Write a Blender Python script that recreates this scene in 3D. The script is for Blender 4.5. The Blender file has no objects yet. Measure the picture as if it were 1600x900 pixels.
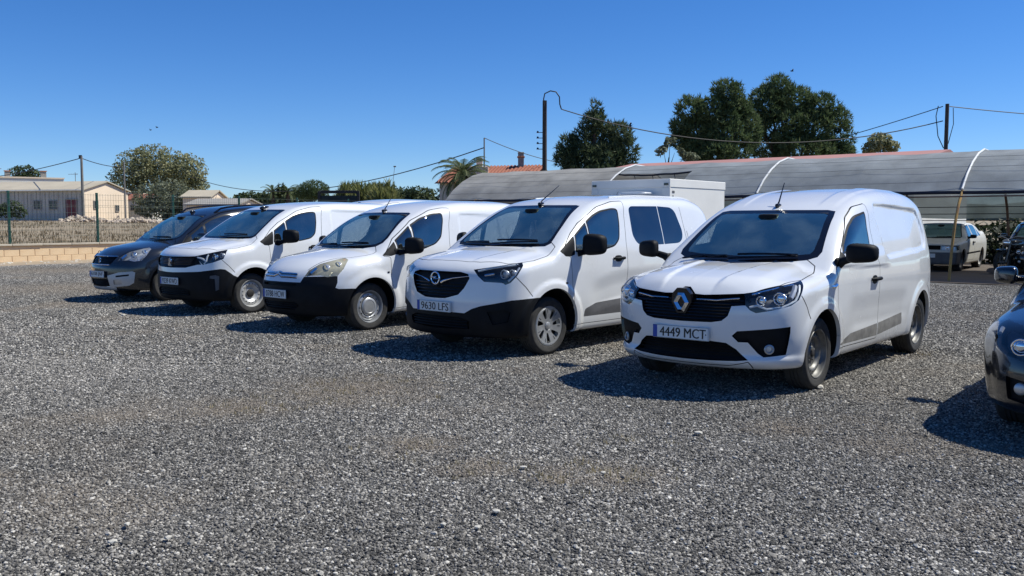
import bpy, bmesh, math, random
import numpy as np
from mathutils import Vector, Matrix, noise
SC = bpy.context.scene
COL = SC.collection
# ---------------------------------------------------------------- camera
CAM_H = 1.438
cam = bpy.data.cameras.new('camera'); cam_obj = bpy.data.objects.new('camera', cam); COL.objects.link(cam_obj)
cam.sensor_width = 36; cam.lens = 36*1416.4/1600; cam.clip_start = .1; cam.clip_end = 6000
cam_obj.location = (0, 0, CAM_H); cam_obj.rotation_euler = (math.radians(90 - 4.2756), 0, 0)
SC.camera = cam_obj
# ---------------------------------------------------------------- sky and sun
SUN = Vector((.72, .12, 1.0)).normalized()
world = bpy.data.worlds.new('World'); SC.world = world; world.use_nodes = True
_n = world.node_tree.nodes; _l = world.node_tree.links
sky = _n.new('ShaderNodeTexSky'); sky.sky_type = 'NISHITA'; sky.sun_disc = False
sky.sun_elevation = math.asin(SUN.z); sky.sun_rotation = math.atan2(SUN.x, SUN.y)
sky.altitude = 1800; sky.air_density = 1.0; sky.dust_density = .0; sky.ozone_density = 4.0
_hs = _n.new('ShaderNodeHueSaturation'); _hs.inputs['Saturation'].default_value = 1.25
_l.new(sky.outputs[0], _hs.inputs['Color']); _tm = _n.new('ShaderNodeMix'); _tm.data_type = 'RGBA'; _tm.blend_type = 'MULTIPLY'; _tm.inputs[0].default_value = 1; _tm.inputs[7].default_value = (.86, 1.01, 1.28, 1)
_l.new(_hs.outputs[0], _tm.inputs[6]); _l.new(_tm.outputs[2], _n['Background'].inputs[0]); _n['Background'].inputs[1].default_value = .072
sun = bpy.data.lights.new('sun', 'SUN'); sun_obj = bpy.data.objects.new('sun', sun); COL.objects.link(sun_obj)
sun.energy = 4.0; sun.angle = math.radians(.53); sun.color = (1, .98, .89)
sun_obj.location = (20, 5, 40); sun_obj.rotation_euler = SUN.to_track_quat('Z', 'Y').to_euler()
SC.view_settings.view_transform = 'Standard'; SC.view_settings.look = 'None'; SC.view_settings.gamma = 1
SC.view_settings.exposure = .48; SC.view_settings.use_curve_mapping = False
SC.cycles.max_bounces = 8; SC.cycles.transparent_max_bounces = 24; SC.cycles.caustics_reflective = False; SC.cycles.caustics_refractive = False
random.seed(7); RNG = np.random.default_rng(7)
# ---------------------------------------------------------------- materials
def mat(name, base=(.5, .5, .5), rough=.5, metal=0., coat=0., spec=.5, var=0., vscale=4., bump=0., bscale=60., var2=None, emit=None, alpha=None, trans=0., sub=None):
    m = bpy.data.materials.new(name); m.use_nodes = True; nt = m.node_tree; b = nt.nodes['Principled BSDF']
    def setv(k, v):
        if k in b.inputs: b.inputs[k].default_value = v
    setv('Base Color', (*base, 1)); setv('Roughness', rough); setv('Metallic', metal); setv('Coat Weight', coat); setv('Coat Roughness', .04); setv('Specular IOR Level', spec)
    if alpha is not None: setv('Alpha', alpha)
    if var or var2 or bump:
        tc = nt.nodes.new('ShaderNodeTexCoord')
    if var or var2:
        nz = nt.nodes.new('ShaderNodeTexNoise'); nz.inputs['Scale'].default_value = vscale; nz.inputs['Detail'].default_value = 6; nz.inputs['Roughness'].default_value = .65
        nt.links.new(tc.outputs['Object'], nz.inputs['Vector'])
        cr = nt.nodes.new('ShaderNodeValToRGB'); cr.color_ramp.elements[0].position = .3; cr.color_ramp.elements[1].position = .7
        lo = tuple(c*(1-var) for c in base) if var2 is None else base; hi = tuple(min(1, c*(1+var)) for c in base) if var2 is None else var2
        cr.color_ramp.elements[0].color = (*lo, 1); cr.color_ramp.elements[1].color = (*hi, 1)
        nt.links.new(nz.outputs['Fac'], cr.inputs['Fac']); nt.links.new(cr.outputs['Color'], b.inputs['Base Color'])
    if bump:
        bz = nt.nodes.new('ShaderNodeTexNoise'); bz.inputs['Scale'].default_value = bscale; bz.inputs['Detail'].default_value = 5
        nt.links.new(tc.outputs['Object'], bz.inputs['Vector'])
        bm = nt.nodes.new('ShaderNodeBump'); bm.inputs['Strength'].default_value = bump; bm.inputs['Distance'].default_value = .02
        nt.links.new(bz.outputs['Fac'], bm.inputs['Height']); nt.links.new(bm.outputs['Normal'], b.inputs['Normal'])
    return m
def glass_mat(name, tint, f0=.08, rough=.0, smudge=.03, refl=(1, 1, 1), dust=(.55, .55, .52)):
    """thin pane: tinted see-through plus a mirror layer by angle, a thin diffuse film of dust or painted haze"""
    m = bpy.data.materials.new(name); m.use_nodes = True; nt = m.node_tree; N = nt.nodes; L = nt.links
    N.remove(N['Principled BSDF']); out = N['Material Output']
    tr = N.new('ShaderNodeBsdfTransparent'); tr.inputs[0].default_value = (*tint, 1)
    gl = N.new('ShaderNodeBsdfGlossy'); gl.inputs['Roughness'].default_value = rough; gl.inputs['Color'].default_value = (*refl, 1)
    # reflectance by angle, the same from either face of the thin pane
    ge = N.new('ShaderNodeNewGeometry'); dt = N.new('ShaderNodeVectorMath'); dt.operation = 'DOT_PRODUCT'; L.new(ge.outputs['Incoming'], dt.inputs[0]); L.new(ge.outputs['Normal'], dt.inputs[1])
    ab = N.new('ShaderNodeMath'); ab.operation = 'ABSOLUTE'; L.new(dt.outputs['Value'], ab.inputs[0]); om = N.new('ShaderNodeMath'); om.operation = 'SUBTRACT'; om.inputs[0].default_value = 1; L.new(ab.outputs[0], om.inputs[1])
    pw = N.new('ShaderNodeMath'); pw.operation = 'POWER'; pw.inputs[1].default_value = 4.; L.new(om.outputs[0], pw.inputs[0]); fr = N.new('ShaderNodeMath'); fr.operation = 'MULTIPLY_ADD'; fr.inputs[1].default_value = 1-f0; fr.inputs[2].default_value = f0; fr.use_clamp = True; L.new(pw.outputs[0], fr.inputs[0])
    mx = N.new('ShaderNodeMixShader'); L.new(fr.outputs[0], mx.inputs[0]); L.new(tr.outputs[0], mx.inputs[1]); L.new(gl.outputs[0], mx.inputs[2])
    df = N.new('ShaderNodeBsdfDiffuse'); df.inputs[0].default_value = (*dust, 1)
    tc = N.new('ShaderNodeTexCoord'); nz = N.new('ShaderNodeTexNoise'); nz.inputs['Scale'].default_value = 3.5; nz.inputs['Detail'].default_value = 8
    L.new(tc.outputs['Object'], nz.inputs['Vector'])
    mr = N.new('ShaderNodeMapRange'); mr.inputs[1].default_value = .4; mr.inputs[2].default_value = .8; mr.inputs[3].default_value = smudge*.3; mr.inputs[4].default_value = smudge*1.6
    L.new(nz.outputs['Fac'], mr.inputs[0])
    m2 = N.new('ShaderNodeMixShader'); L.new(mr.outputs[0], m2.inputs[0]); L.new(mx.outputs[0], m2.inputs[1]); L.new(df.outputs[0], m2.inputs[2])
    L.new(m2.outputs[0], out.inputs[0]); return m
def paint_mat(name, base, coat=.6, rough=.32, dirt=(.30, .26, .21), dirt_amt=.45, metal=0.):
    """car paint with a film of blotchy road dust"""
    m = mat(name, base, rough=rough, coat=coat, metal=metal); nt = m.node_tree; N = nt.nodes; L = nt.links; b = N['Principled BSDF']
    tc = N.new('ShaderNodeTexCoord')
    nz = N.new('ShaderNodeTexNoise'); nz.inputs['Scale'].default_value = 14; nz.inputs['Detail'].default_value = 9; nz.inputs['Roughness'].default_value = .7; L.new(tc.outputs['Object'], nz.inputs['Vector'])
    mu = N.new('ShaderNodeMapRange'); mu.inputs[1].default_value = .58; mu.inputs[2].default_value = .85; mu.inputs[3].default_value = 0; mu.inputs[4].default_value = .35; L.new(nz.outputs['Fac'], mu.inputs[0])
    a2 = N.new('ShaderNodeMath'); a2.operation = 'MULTIPLY_ADD'; a2.inputs[1].default_value = dirt_amt*1.5; a2.use_clamp = True
    n2 = N.new('ShaderNodeTexNoise'); n2.inputs['Scale'].default_value = 2.2; n2.inputs['Detail'].default_value = 10; L.new(tc.outputs['Object'], n2.inputs['Vector'])
    m3 = N.new('ShaderNodeMapRange'); m3.inputs[1].default_value = .45; m3.inputs[2].default_value = .75; m3.inputs[3].default_value = .0; m3.inputs[4].default_value = dirt_amt*.35
    L.new(n2.outputs['Fac'], m3.inputs[0]); L.new(mu.outputs[0], a2.inputs[0]); L.new(m3.outputs[0], a2.inputs[2])
    mx = N.new('ShaderNodeMix'); mx.data_type = 'RGBA'; L.new(a2.outputs[0], mx.inputs[0]); mx.inputs[6].default_value = (*base, 1); mx.inputs[7].default_value = (*dirt, 1)
    L.new(mx.outputs[2], b.inputs['Base Color'])
    rr = N.new('ShaderNodeMapRange'); rr.inputs[3].default_value = rough; rr.inputs[4].default_value = .75; L.new(a2.outputs[0], rr.inputs[0]); L.new(rr.outputs[0], b.inputs['Roughness'])
    return m
M = {}
M['white_paint'] = paint_mat('white_paint', (.76, .77, .775), rough=.24, coat=1.0, dirt_amt=.30)
M['charcoal_paint'] = paint_mat('charcoal_paint', (.012, .014, .018), rough=.25, coat=.9, dirt=(.12, .11, .10), dirt_amt=.12)
M['black_paint'] = paint_mat('black_paint', (.008, .009, .012), rough=.2, coat=1.0, dirt=(.12, .11, .10), dirt_amt=.10)
M['old_paint'] = paint_mat('old_paint', (.58, .57, .52), rough=.55, coat=.15, dirt_amt=.8)
M['plastic'] = mat('black_plastic', (.005, .006, .008), rough=.6, spec=.2, var=.35, vscale=9, bump=.06, bscale=400)
M['grey_plastic'] = mat('grey_plastic', (.10, .10, .105), rough=.6, var=.25, vscale=8)
M['scuffed'] = mat('scuffed_rub_strip', (.11, .106, .10), rough=.75, var2=(.26, .25, .23), vscale=7)
M['gloss_black'] = mat('gloss_black', (.006, .006, .008), rough=.12, spec=.6)
M['rubber'] = mat('rubber', (.020, .020, .021), rough=.85, var2=(.050, .048, .045), vscale=14, bump=.15, bscale=120)
M['lining'] = mat('cabin_lining', (.045, .047, .05), rough=.8, var=.2)
M['seat'] = mat('seat_fabric', (.055, .06, .07), rough=.9, var=.3, vscale=30)
M['dash'] = mat('dashboard_plastic', (.045, .047, .052), rough=.6, var=.2)
M['chrome'] = mat('chrome', (.82, .83, .85), rough=.10, metal=1)
M['silver'] = mat('silver_paint', (.50, .51, .52), rough=.38, metal=.65, var=.12, vscale=10)
M['steel_dull'] = mat('dull_steel', (.17, .167, .16), rough=.5, metal=.55, var=.35, vscale=12)
M['white_steel'] = mat('pale_steel', (.56, .56, .55), rough=.45, metal=.4, var=.15, vscale=12)
M['iron'] = mat('dark_iron', (.035, .033, .032), rough=.7, metal=.3, var=.4, vscale=15)
M['windscreen'] = glass_mat('windscreen_glass', (.70, .78, .77), refl=(.68, 1, .86), f0=.40, smudge=.075, dust=(.42, .56, .56))  # the teal dust colour is a painted haze of reflected sky
M['window'] = glass_mat('window_glass', (.55, .62, .63), refl=(.80, 1, .93), f0=.24, smudge=.02)
M['tinted'] = glass_mat('tinted_glass', (.06, .07, .085), f0=.14, smudge=.012)
M['lens'] = glass_mat('lamp_lens', (.92, .94, .96), f0=.05, smudge=.012)
M['old_lens'] = glass_mat('yellowed_lens', (.85, .82, .68), f0=.06, smudge=.55, dust=(.66, .63, .48))
M['haze_lens'] = glass_mat('clear_lens', (.92, .94, .96), f0=.08, smudge=.26, dust=(.74, .77, .80))
M['bright'] = mat('bright_reflector', (.72, .73, .75), rough=.22, metal=.55)
M['plate_white'] = mat('plate_white', (.72, .73, .72), rough=.45, var=.06, vscale=20)
M['plate_blue'] = mat('plate_blue', (.012, .06, .36), rough=.4)
M['ink'] = mat('plate_ink', (.01, .01, .012), rough=.5)
M['orange'] = mat('amber_lens', (.75, .25, .03), rough=.2)
M['wash_grey'] = mat('bezel_silver', (.52, .53, .54), rough=.4, metal=.35, var=.08)
# ---------------------------------------------------------------- mesh helpers
def mesh_obj(name, V, F, m=None, parent=None, smooth=False, normals=None, loc=None):
    me = bpy.data.meshes.new(name); V = np.asarray(V, float)
    if isinstance(F, np.ndarray) and len(F):
        k = F.shape[1]; me.vertices.add(len(V)); me.vertices.foreach_set('co', V.astype(np.float32).ravel()); me.loops.add(F.size); me.loops.foreach_set('vertex_index', F.astype(np.int32).ravel())
        me.polygons.add(len(F)); me.polygons.foreach_set('loop_start', np.arange(0, F.size, k, dtype=np.int32)); me.update(calc_edges=True)
    else: me.from_pydata(V.tolist(), [], [list(map(int, f)) for f in F])
    if smooth or normals is not None: me.polygons.foreach_set('use_smooth', [True]*len(me.polygons))
    if normals is not None: me.normals_split_custom_set_from_vertices(np.asarray(normals).tolist())
    if m is not None: me.materials.append(m)
    o = bpy.data.objects.new(name, me); COL.objects.link(o)
    if parent is not None: o.parent = parent
    if loc is not None: o.location = loc
    return o
def empty(name, loc, rz=0.):
    o = bpy.data.objects.new(name, None); COL.objects.link(o); o.location = loc; o.rotation_euler = (0, 0, rz); o.empty_display_size = .2; return o
def tag(o, label=None, cat=None, group=None, kind=None):
    for k, v in (('label', label), ('category', cat), ('group', group), ('kind', kind)):
        if v: o[k] = v
    return o
def copy_tree(o, parent=None):
    c = o.copy(); COL.objects.link(c)
    if parent is not None: c.parent = parent
    for ch in list(o.children): copy_tree(ch, c)
    return c
class G:
    """collects simple solids into one mesh"""
    def __init__(self): self.V = []; self.F = []
    def add(self, V, F):
        n = len(self.V); self.V += [tuple(map(float, v)) for v in V]; self.F += [[i+n for i in f] for f in F]; return self
    def box(self, a, b, bev=0.):
        (x0, y0, z0), (x1, y1, z1) = a, b
        if bev:
            c = np.array([(x0+x1)/2, (y0+y1)/2, (z0+z1)/2]); h = np.array([abs(x1-x0)/2, abs(y1-y0)/2, abs(z1-z0)/2]); e = min(bev, h.min()*.9)
            V = []; idx = {}
            for s in [(i, j, k) for i in (-1, 1) for j in (-1, 1) for k in (-1, 1)]:
                for ax in range(3):
                    p = c + np.array(s)*h - np.array(s)*e*np.array([0 if q == ax else 1 for q in range(3)]); idx[(s, ax)] = len(V); V.append(p)
            F = []
            for ax in range(3):
                o1, o2 = (ax+1) % 3, (ax+2) % 3
                for sg in (-1, 1):
                    q = []
                    for d1, d2 in ((-1, -1), (1, -1), (1, 1), (-1, 1)):
                        s = [0]*3; s[ax] = sg; s[o1] = d1; s[o2] = d2; q.append(idx[(tuple(s), ax)])
                    F.append(q if sg > 0 else q[::-1])
            for ax in range(3):
                o1, o2 = (ax+1) % 3, (ax+2) % 3
                for d1 in (-1, 1):
                    for d2 in (-1, 1):
                        s0 = [0]*3; s1 = [0]*3; s0[ax] = -1; s1[ax] = 1
                        for s in (s0, s1): s[o1] = d1; s[o2] = d2
                        s0, s1 = tuple(s0), tuple(s1); q = [idx[(s0, o1)], idx[(s1, o1)], idx[(s1, o2)], idx[(s0, o2)]]
                        F.append(q if d1*d2 > 0 else q[::-1])
            for s in [(i, j, k) for i in (-1, 1) for j in (-1, 1) for k in (-1, 1)]:
                q = [idx[(s, 0)], idx[(s, 1)], idx[(s, 2)]]; F.append(q if s[0]*s[1]*s[2] > 0 else q[::-1])
            return self.add(V, F)
        V = [(x0, y0, z0), (x1, y0, z0), (x1, y1, z0), (x0, y1, z0), (x0, y0, z1), (x1, y0, z1), (x1, y1, z1), (x0, y1, z1)]
        return self.add(V, [(0, 3, 2, 1), (4, 5, 6, 7), (0, 1, 5, 4), (1, 2, 6, 5), (2, 3, 7, 6), (3, 0, 4, 7)])
    def tube(self, path, r, n=8, cap=True):
        P = [Vector(p) for p in path]; k = len(P); rr = r if hasattr(r, '__len__') else [r]*k; V = []; F = []; up = None
        for i, p in enumerate(P):
            t = (P[min(i+1, k-1)] - P[max(i-1, 0)]).normalized()
            if up is None: up = Vector((0, 0, 1)) if abs(t.z) < .9 else Vector((1, 0, 0))
            a = t.cross(up).normalized(); up = a.cross(t).normalized()
            for j in range(n):
                th = 2*math.pi*j/n; V.append(p + (a*math.cos(th) + up*math.sin(th))*rr[i])
        for i in range(k-1):
            for j in range(n):
                F.append((i*n+j, i*n+(j+1) % n, (i+1)*n+(j+1) % n, (i+1)*n+j))
        if cap: F += [tuple(range(n))[::-1], tuple(range((k-1)*n, k*n))]
        return self.add(V, F)
    def lathe(self, prof, axis='y', n=40, c=(0, 0, 0), close=False):
        """profile of (radius, height along the axis)"""
        V = []; F = []; k = len(prof)
        for r, h in prof:
            for j in range(n):
                a = 2*math.pi*j/n; p, q = r*math.cos(a), r*math.sin(a)
                v = {'y': (p, h, q), 'z': (p, q, h), 'x': (h, p, q)}[axis]; V.append((v[0]+c[0], v[1]+c[1], v[2]+c[2]))
        for i in range(k-1 if not close else k):
            for j in range(n):
                i2 = (i+1) % k; f = (i*n+j, i2*n+j, i2*n+(j+1) % n, i*n+(j+1) % n); F.append(f if axis == 'y' else f[::-1])
        return self.add(V, F)
    def sup(self, c, s, p=.5, nu=20, nv=12, fn=None):
        """super-ellipsoid"""
        V = []; F = []; sp = lambda v, e: math.copysign(abs(v)**e, v)
        for i in range(nv+1):
            b = -math.pi/2 + math.pi*i/nv
            for j in range(nu):
                a = 2*math.pi*j/nu; v = Vector((s[0]*sp(math.cos(b), p)*sp(math.cos(a), p), s[1]*sp(math.cos(b), p)*sp(math.sin(a), p), s[2]*sp(math.sin(b), p)))
                if fn: v = fn(v)
                V.append(v + Vector(c))
        for i in range(nv):
            for j in range(nu): F.append((i*nu+j, i*nu+(j+1) % nu, (i+1)*nu+(j+1) % nu, (i+1)*nu+j))
        return self.add(V, F)
    def prism(self, P, h0, h1, axis='z'):
        n = len(P); mp = {'z': lambda p, h: (p[0], p[1], h), 'y': lambda p, h: (p[0], h, p[1]), 'x': lambda p, h: (h, p[0], p[1])}[axis]
        V = [mp(p, h0) for p in P] + [mp(p, h1) for p in P]
        F = [list(range(n))[::-1], list(range(n, 2*n))] + [(i, (i+1) % n, n+(i+1) % n, n+i) for i in range(n)]
        if axis == 'y': F = [f[::-1] for f in F]
        return self.add(V, F)
    def build(self, name, m, parent=None, smooth=False, fix=False, loc=None):
        o = mesh_obj(name, self.V, self.F, m, parent, smooth, loc=loc)
        if fix or smooth:
            bm = bmesh.new(); bm.from_mesh(o.data); bmesh.ops.remove_doubles(bm, verts=bm.verts, dist=1e-5); bmesh.ops.recalc_face_normals(bm, faces=bm.faces); bm.to_mesh(o.data); bm.free()
        if smooth:
            try: o.data.set_sharp_from_angle(angle=math.radians(40))
            except Exception: pass
        return o
def text_mesh(txt, size, width=None, depth=.0, bold=0., font_scale_x=1.):
    cu = bpy.data.curves.new('lettering', 'FONT'); cu.body = txt; cu.size = size; cu.align_x = 'CENTER'; cu.align_y = 'CENTER'; cu.offset = bold; cu.extrude = depth; cu.resolution_u = 3
    o = bpy.data.objects.new('lettering', cu); COL.objects.link(o); bpy.context.view_layer.update()
    me = bpy.data.meshes.new_from_object(o.evaluated_get(bpy.context.evaluated_depsgraph_get())); bpy.data.objects.remove(o); bpy.data.curves.remove(cu)
    V = np.array([v.co for v in me.vertices]); F = [list(p.vertices) for p in me.polygons]; bpy.data.meshes.remove(me)
    if width:
        w = V[:, 0].max()-V[:, 0].min(); V[:, 0] = (V[:, 0] - (V[:, 0].max()+V[:, 0].min())/2)*width/w
    V[:, 1] -= (V[:, 1].max()+V[:, 1].min())/2
    return V, F
# ---------------------------------------------------------------- numeric core: smooth bodies cut into panels
def table(pts, lo, hi, n=600):
    """smooth (monotone cubic) curve through control points, as a dense table"""
    p = np.array(pts, float); x, y = p[:, 0], p[:, 1]
    h = np.diff(x); d = np.diff(y) / h; m = np.zeros(len(x)); m[0] = d[0]; m[-1] = d[-1]
    for i in range(1, len(x) - 1):
        if d[i-1] * d[i] > 0:
            w1 = 2*h[i] + h[i-1]; w2 = h[i] + 2*h[i-1]
            m[i] = (w1 + w2) / (w1/d[i-1] + w2/d[i])
    xs = np.linspace(lo, hi, n); i = np.clip(np.searchsorted(x, xs) - 1, 0, len(x) - 2)
    t = (xs - x[i]) / h[i]; tc = np.clip(t, 0, 1)
    v = ((2*tc**3 - 3*tc**2 + 1)*y[i] + (tc**3 - 2*tc**2 + tc)*h[i]*m[i] + (-2*tc**3 + 3*tc**2)*y[i+1] + (tc**3 - tc**2)*h[i]*m[i+1])
    v = v + np.where(t > 1, (t-1)*h[i]*m[i+1], 0) + np.where(t < 0, t*h[i]*m[i], 0)
    return xs, v
def smax(a, b, k):
    h = np.maximum(k - np.abs(a - b), 0) / k
    return np.maximum(a, b) + h*h*k*0.25
def smin(a, b, k): return -smax(-a, -b, k)
def sstep(a, b, x):
    t = np.clip((x - a) / (b - a), 0, 1); return t*t*(3 - 2*t)
def poly_sdf(P, x, z):
    P = np.asarray(P, float); d = np.full(np.shape(x), 1e9); s = np.ones(np.shape(x))
    for i in range(len(P)):
        a = P[i]; b = P[i-1]; ex, ez = b[0]-a[0], b[1]-a[1]; wx, wz = x-a[0], z-a[1]
        t = np.clip((wx*ex + wz*ez) / (ex*ex + ez*ez + 1e-12), 0, 1)
        d = np.minimum(d, (wx-ex*t)**2 + (wz-ez*t)**2)
        c1 = z >= a[1]; c2 = z < b[1]; c3 = ex*wz > ez*wx
        s = np.where((c1 & c2 & c3) | (~c1 & ~c2 & ~c3), -s, s)
    return s*np.sqrt(d)
def inside(P, q):
    return poly_sdf(P, q[:, 0], q[:, 1]) < 0
def rnd(P, r, n=4):
    """round the corners of a polygon; r one radius or one per corner"""
    P = [np.array(p[:2], float) for p in P]; out = []; N = len(P)
    for i in range(N):
        p, a, b = P[i], P[i-1], P[(i+1) % N]; ri = r[i] if hasattr(r, '__len__') else r
        da, db = a-p, b-p; la, lb = np.linalg.norm(da), np.linalg.norm(db)
        if ri <= 0 or la < 1e-9 or lb < 1e-9: out.append(p); continue
        da /= la; db /= lb; t = min(ri, la*.48, lb*.48); A, B = p+da*t, p+db*t
        for k in range(n+1):
            s = k/n; out.append((1-s)**2*A + 2*s*(1-s)*p + s*s*B)
    return np.array(out)
class Body:
    """closed smooth car body, u backwards from the front axle, y to the car's left, z up"""
    def __init__(self, S):
        self.S = S; z = (-.2, 2.4); u = (-1.6, 4.6)
        self.t = {k: table(S[k], *(z if k in ('side', 'front', 'rear') else u)) for k in ('side', 'front', 'rear', 'hood', 'roof', 'plan')}
    def tab(self, k, x): return np.interp(x, *self.t[k])
    def f(self, u, y, z):
        S = self.S; ay = np.sqrt(y*y + 1e-6)
        W = self.tab('side', z) * self.tab('plan', u)
        if 'side_fn' in S: W = W + S['side_fn'](u, z)
        a = (ay - W) * .97
        Fu = self.tab('front', z) + S['bow'] * (ay/.88)**S['bowp']
        if 'front_fn' in S: Fu = Fu + S['front_fn'](ay, z)
        b = (Fu - u) * .85
        Hd = self.tab('hood', u - S.get('hbow', 0)*(ay/.8)**2) - S['hcrown'] * (ay/.8)**2.4
        if 'hood_fn' in S: Hd = Hd + S['hood_fn'](u, ay)
        c = (z - Hd) * .96
        (ub, zb), (ut, zt) = S['ws']; L = np.hypot(ut-ub, zt-zb); w = S['wrap'] * (ay/.7)**2
        g = ((u - w - ub) * -(zt - zb) + (z - zb) * (ut - ub)) / L - S.get('wsbulge', .02)*(1-((u-ub)/(ut-ub)*2-1)**2)
        e = z - (self.tab('roof', u) - S['rcrown'] * (ay/.7)**2)
        if 'roof_fn' in S: e = e - S['roof_fn'](u, ay)
        r = u - (self.tab('rear', z) - S['rbow'] * (ay/.85)**S['rbp'])
        top = smin(smax(g, e, S['kwr']), c, .03)
        k = S['kh'] + (S['kr'] - S['kh']) * sstep(1.0, 1.35, z)
        q = smax(a, top, k); q = smax(q, b, S['kf']); q = smax(q, r, S['kre']); q = smax(q, S['floor'] - z, .05)
        return q
    def grad(self, P, e=.004):
        g = np.empty_like(P)
        for i in range(3):
            d = np.zeros(3); d[i] = e
            A, B = P + d, P - d
            g[:, i] = (self.f(*A.T) - self.f(*B.T)) / (2*e)
        return g
    def normal(self, P):
        g = self.grad(P, .009); return g / (np.linalg.norm(g, axis=1, keepdims=True) + 1e-9)
    def project(self, P, it=4):
        for _ in range(it):
            g = self.grad(P); P = P - (self.f(*P.T) / (np.sum(g*g, 1) + 1e-9))[:, None] * g
        return P
    def hit(self, C, D, t0=0., t1=3., n=240):
        """first hit of rays C + t D (arrays n x 3)"""
        C = np.atleast_2d(C).astype(float); D = np.atleast_2d(D).astype(float); ts = np.linspace(t0, t1, n)
        Q = C[:, None, :] + ts[None, :, None]*D[:, None, :]
        v = self.f(Q[..., 0], Q[..., 1], Q[..., 2]) < 0
        i = np.maximum(np.argmax(v, 1), 1); a, b = ts[i-1], ts[i]
        for _ in range(24):
            m = (a+b)/2; q = C + m[:, None]*D; s = self.f(*q.T) < 0; b = np.where(s, m, b); a = np.where(s, a, m)
        return C + b[:, None]*D
    def on_front(self, yz):
        yz = np.atleast_2d(yz); n = len(yz)
        return self.hit(np.c_[np.full(n, -1.4), yz], np.tile([1., 0, 0], (n, 1)))
    def on_side(self, uz):
        uz = np.atleast_2d(uz); n = len(uz)
        return self.hit(np.c_[uz[:, 0], np.full(n, 1.2), uz[:, 1]], np.tile([0, -1., 0], (n, 1)), t1=1.2)
    def on_top(self, uy):
        uy = np.atleast_2d(uy); n = len(uy)
        return self.hit(np.c_[uy, np.full(n, 2.4)], np.tile([0, 0, -1.], (n, 1)), t1=2.4)
    def on_diag(self, tz):
        tz = np.atleast_2d(tz); n = len(tz); r = np.sqrt(.5)
        c = np.c_[tz[:, 0]*r - 2*r, tz[:, 0]*r + 2*r, tz[:, 1]]
        return self.hit(c, np.tile([r, -r, 0], (n, 1)), t1=4)
    def mesh(self, h):
        S = self.S; lo = np.array([S['box'][0], -2.5*h, S['floor']-2*h]); hi = np.array([S['box'][1], 1.02, S['box'][2]])
        ax = [np.arange(lo[i], hi[i]+h, h) for i in range(3)]
        G = np.meshgrid(*ax, indexing='ij'); F = self.f(*G); s = F < 0; nx, ny, nz = s.shape
        acc = np.zeros((nx-1, ny-1, nz-1, 3)); cnt = np.zeros((nx-1, ny-1, nz-1))
        offs = [(0, 0), (1, 0), (0, 1), (1, 1)]
        for d in range(3):
            o1, o2 = [k for k in range(3) if k != d]
            for (p, q) in offs:
                sa = [slice(0, -1)]*3; sb = [slice(0, -1)]*3
                off = [0, 0, 0]; off[o1] = p; off[o2] = q
                for k in (o1, o2):
                    sa[k] = sb[k] = slice(off[k], (None if off[k] else -1))
                sb[d] = slice(1, None)
                A, B = F[tuple(sa)], F[tuple(sb)]; m = (A < 0) != (B < 0)
                t = np.where(m, A/(A-B+1e-12), 0)
                for k in range(3): acc[..., k] += np.where(m, (t if k == d else off[k]), 0)
                cnt += m
        idx = -np.ones(cnt.shape, int); w = np.argwhere(cnt > 0); idx[tuple(w.T)] = np.arange(len(w))
        V = lo + h*(w + acc[tuple(w.T)]/cnt[tuple(w.T)][:, None])
        Q = []
        for d in range(3):
            o1, o2 = [(1, 2), (2, 0), (0, 1)][d]
            sa = [slice(None)]*3; sb = [slice(None)]*3; sa[d] = slice(0, -1); sb[d] = slice(1, None)
            a, b = s[tuple(sa)], s[tuple(sb)]; e = np.argwhere(a != b)
            e = e[(e[:, o1] > 0) & (e[:, o2] > 0) & (e[:, o1] < cnt.shape[o1]) & (e[:, o2] < cnt.shape[o2])]
            i1 = np.zeros(3, int); i1[o1] = 1; i2 = np.zeros(3, int); i2[o2] = 1
            q = np.c_[idx[tuple((e-i1-i2).T)], idx[tuple((e-i2).T)], idx[tuple(e.T)], idx[tuple((e-i1).T)]]
            fl = ~a[tuple(e.T)]; q[fl] = q[fl][:, ::-1]; Q.append(q)
        Q = np.vstack(Q); Q = Q[(Q >= 0).all(1)]
        V = self.project(V)
        T = np.vstack([Q[:, [0, 1, 2]], Q[:, [0, 2, 3]]])
        return V, T
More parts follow.
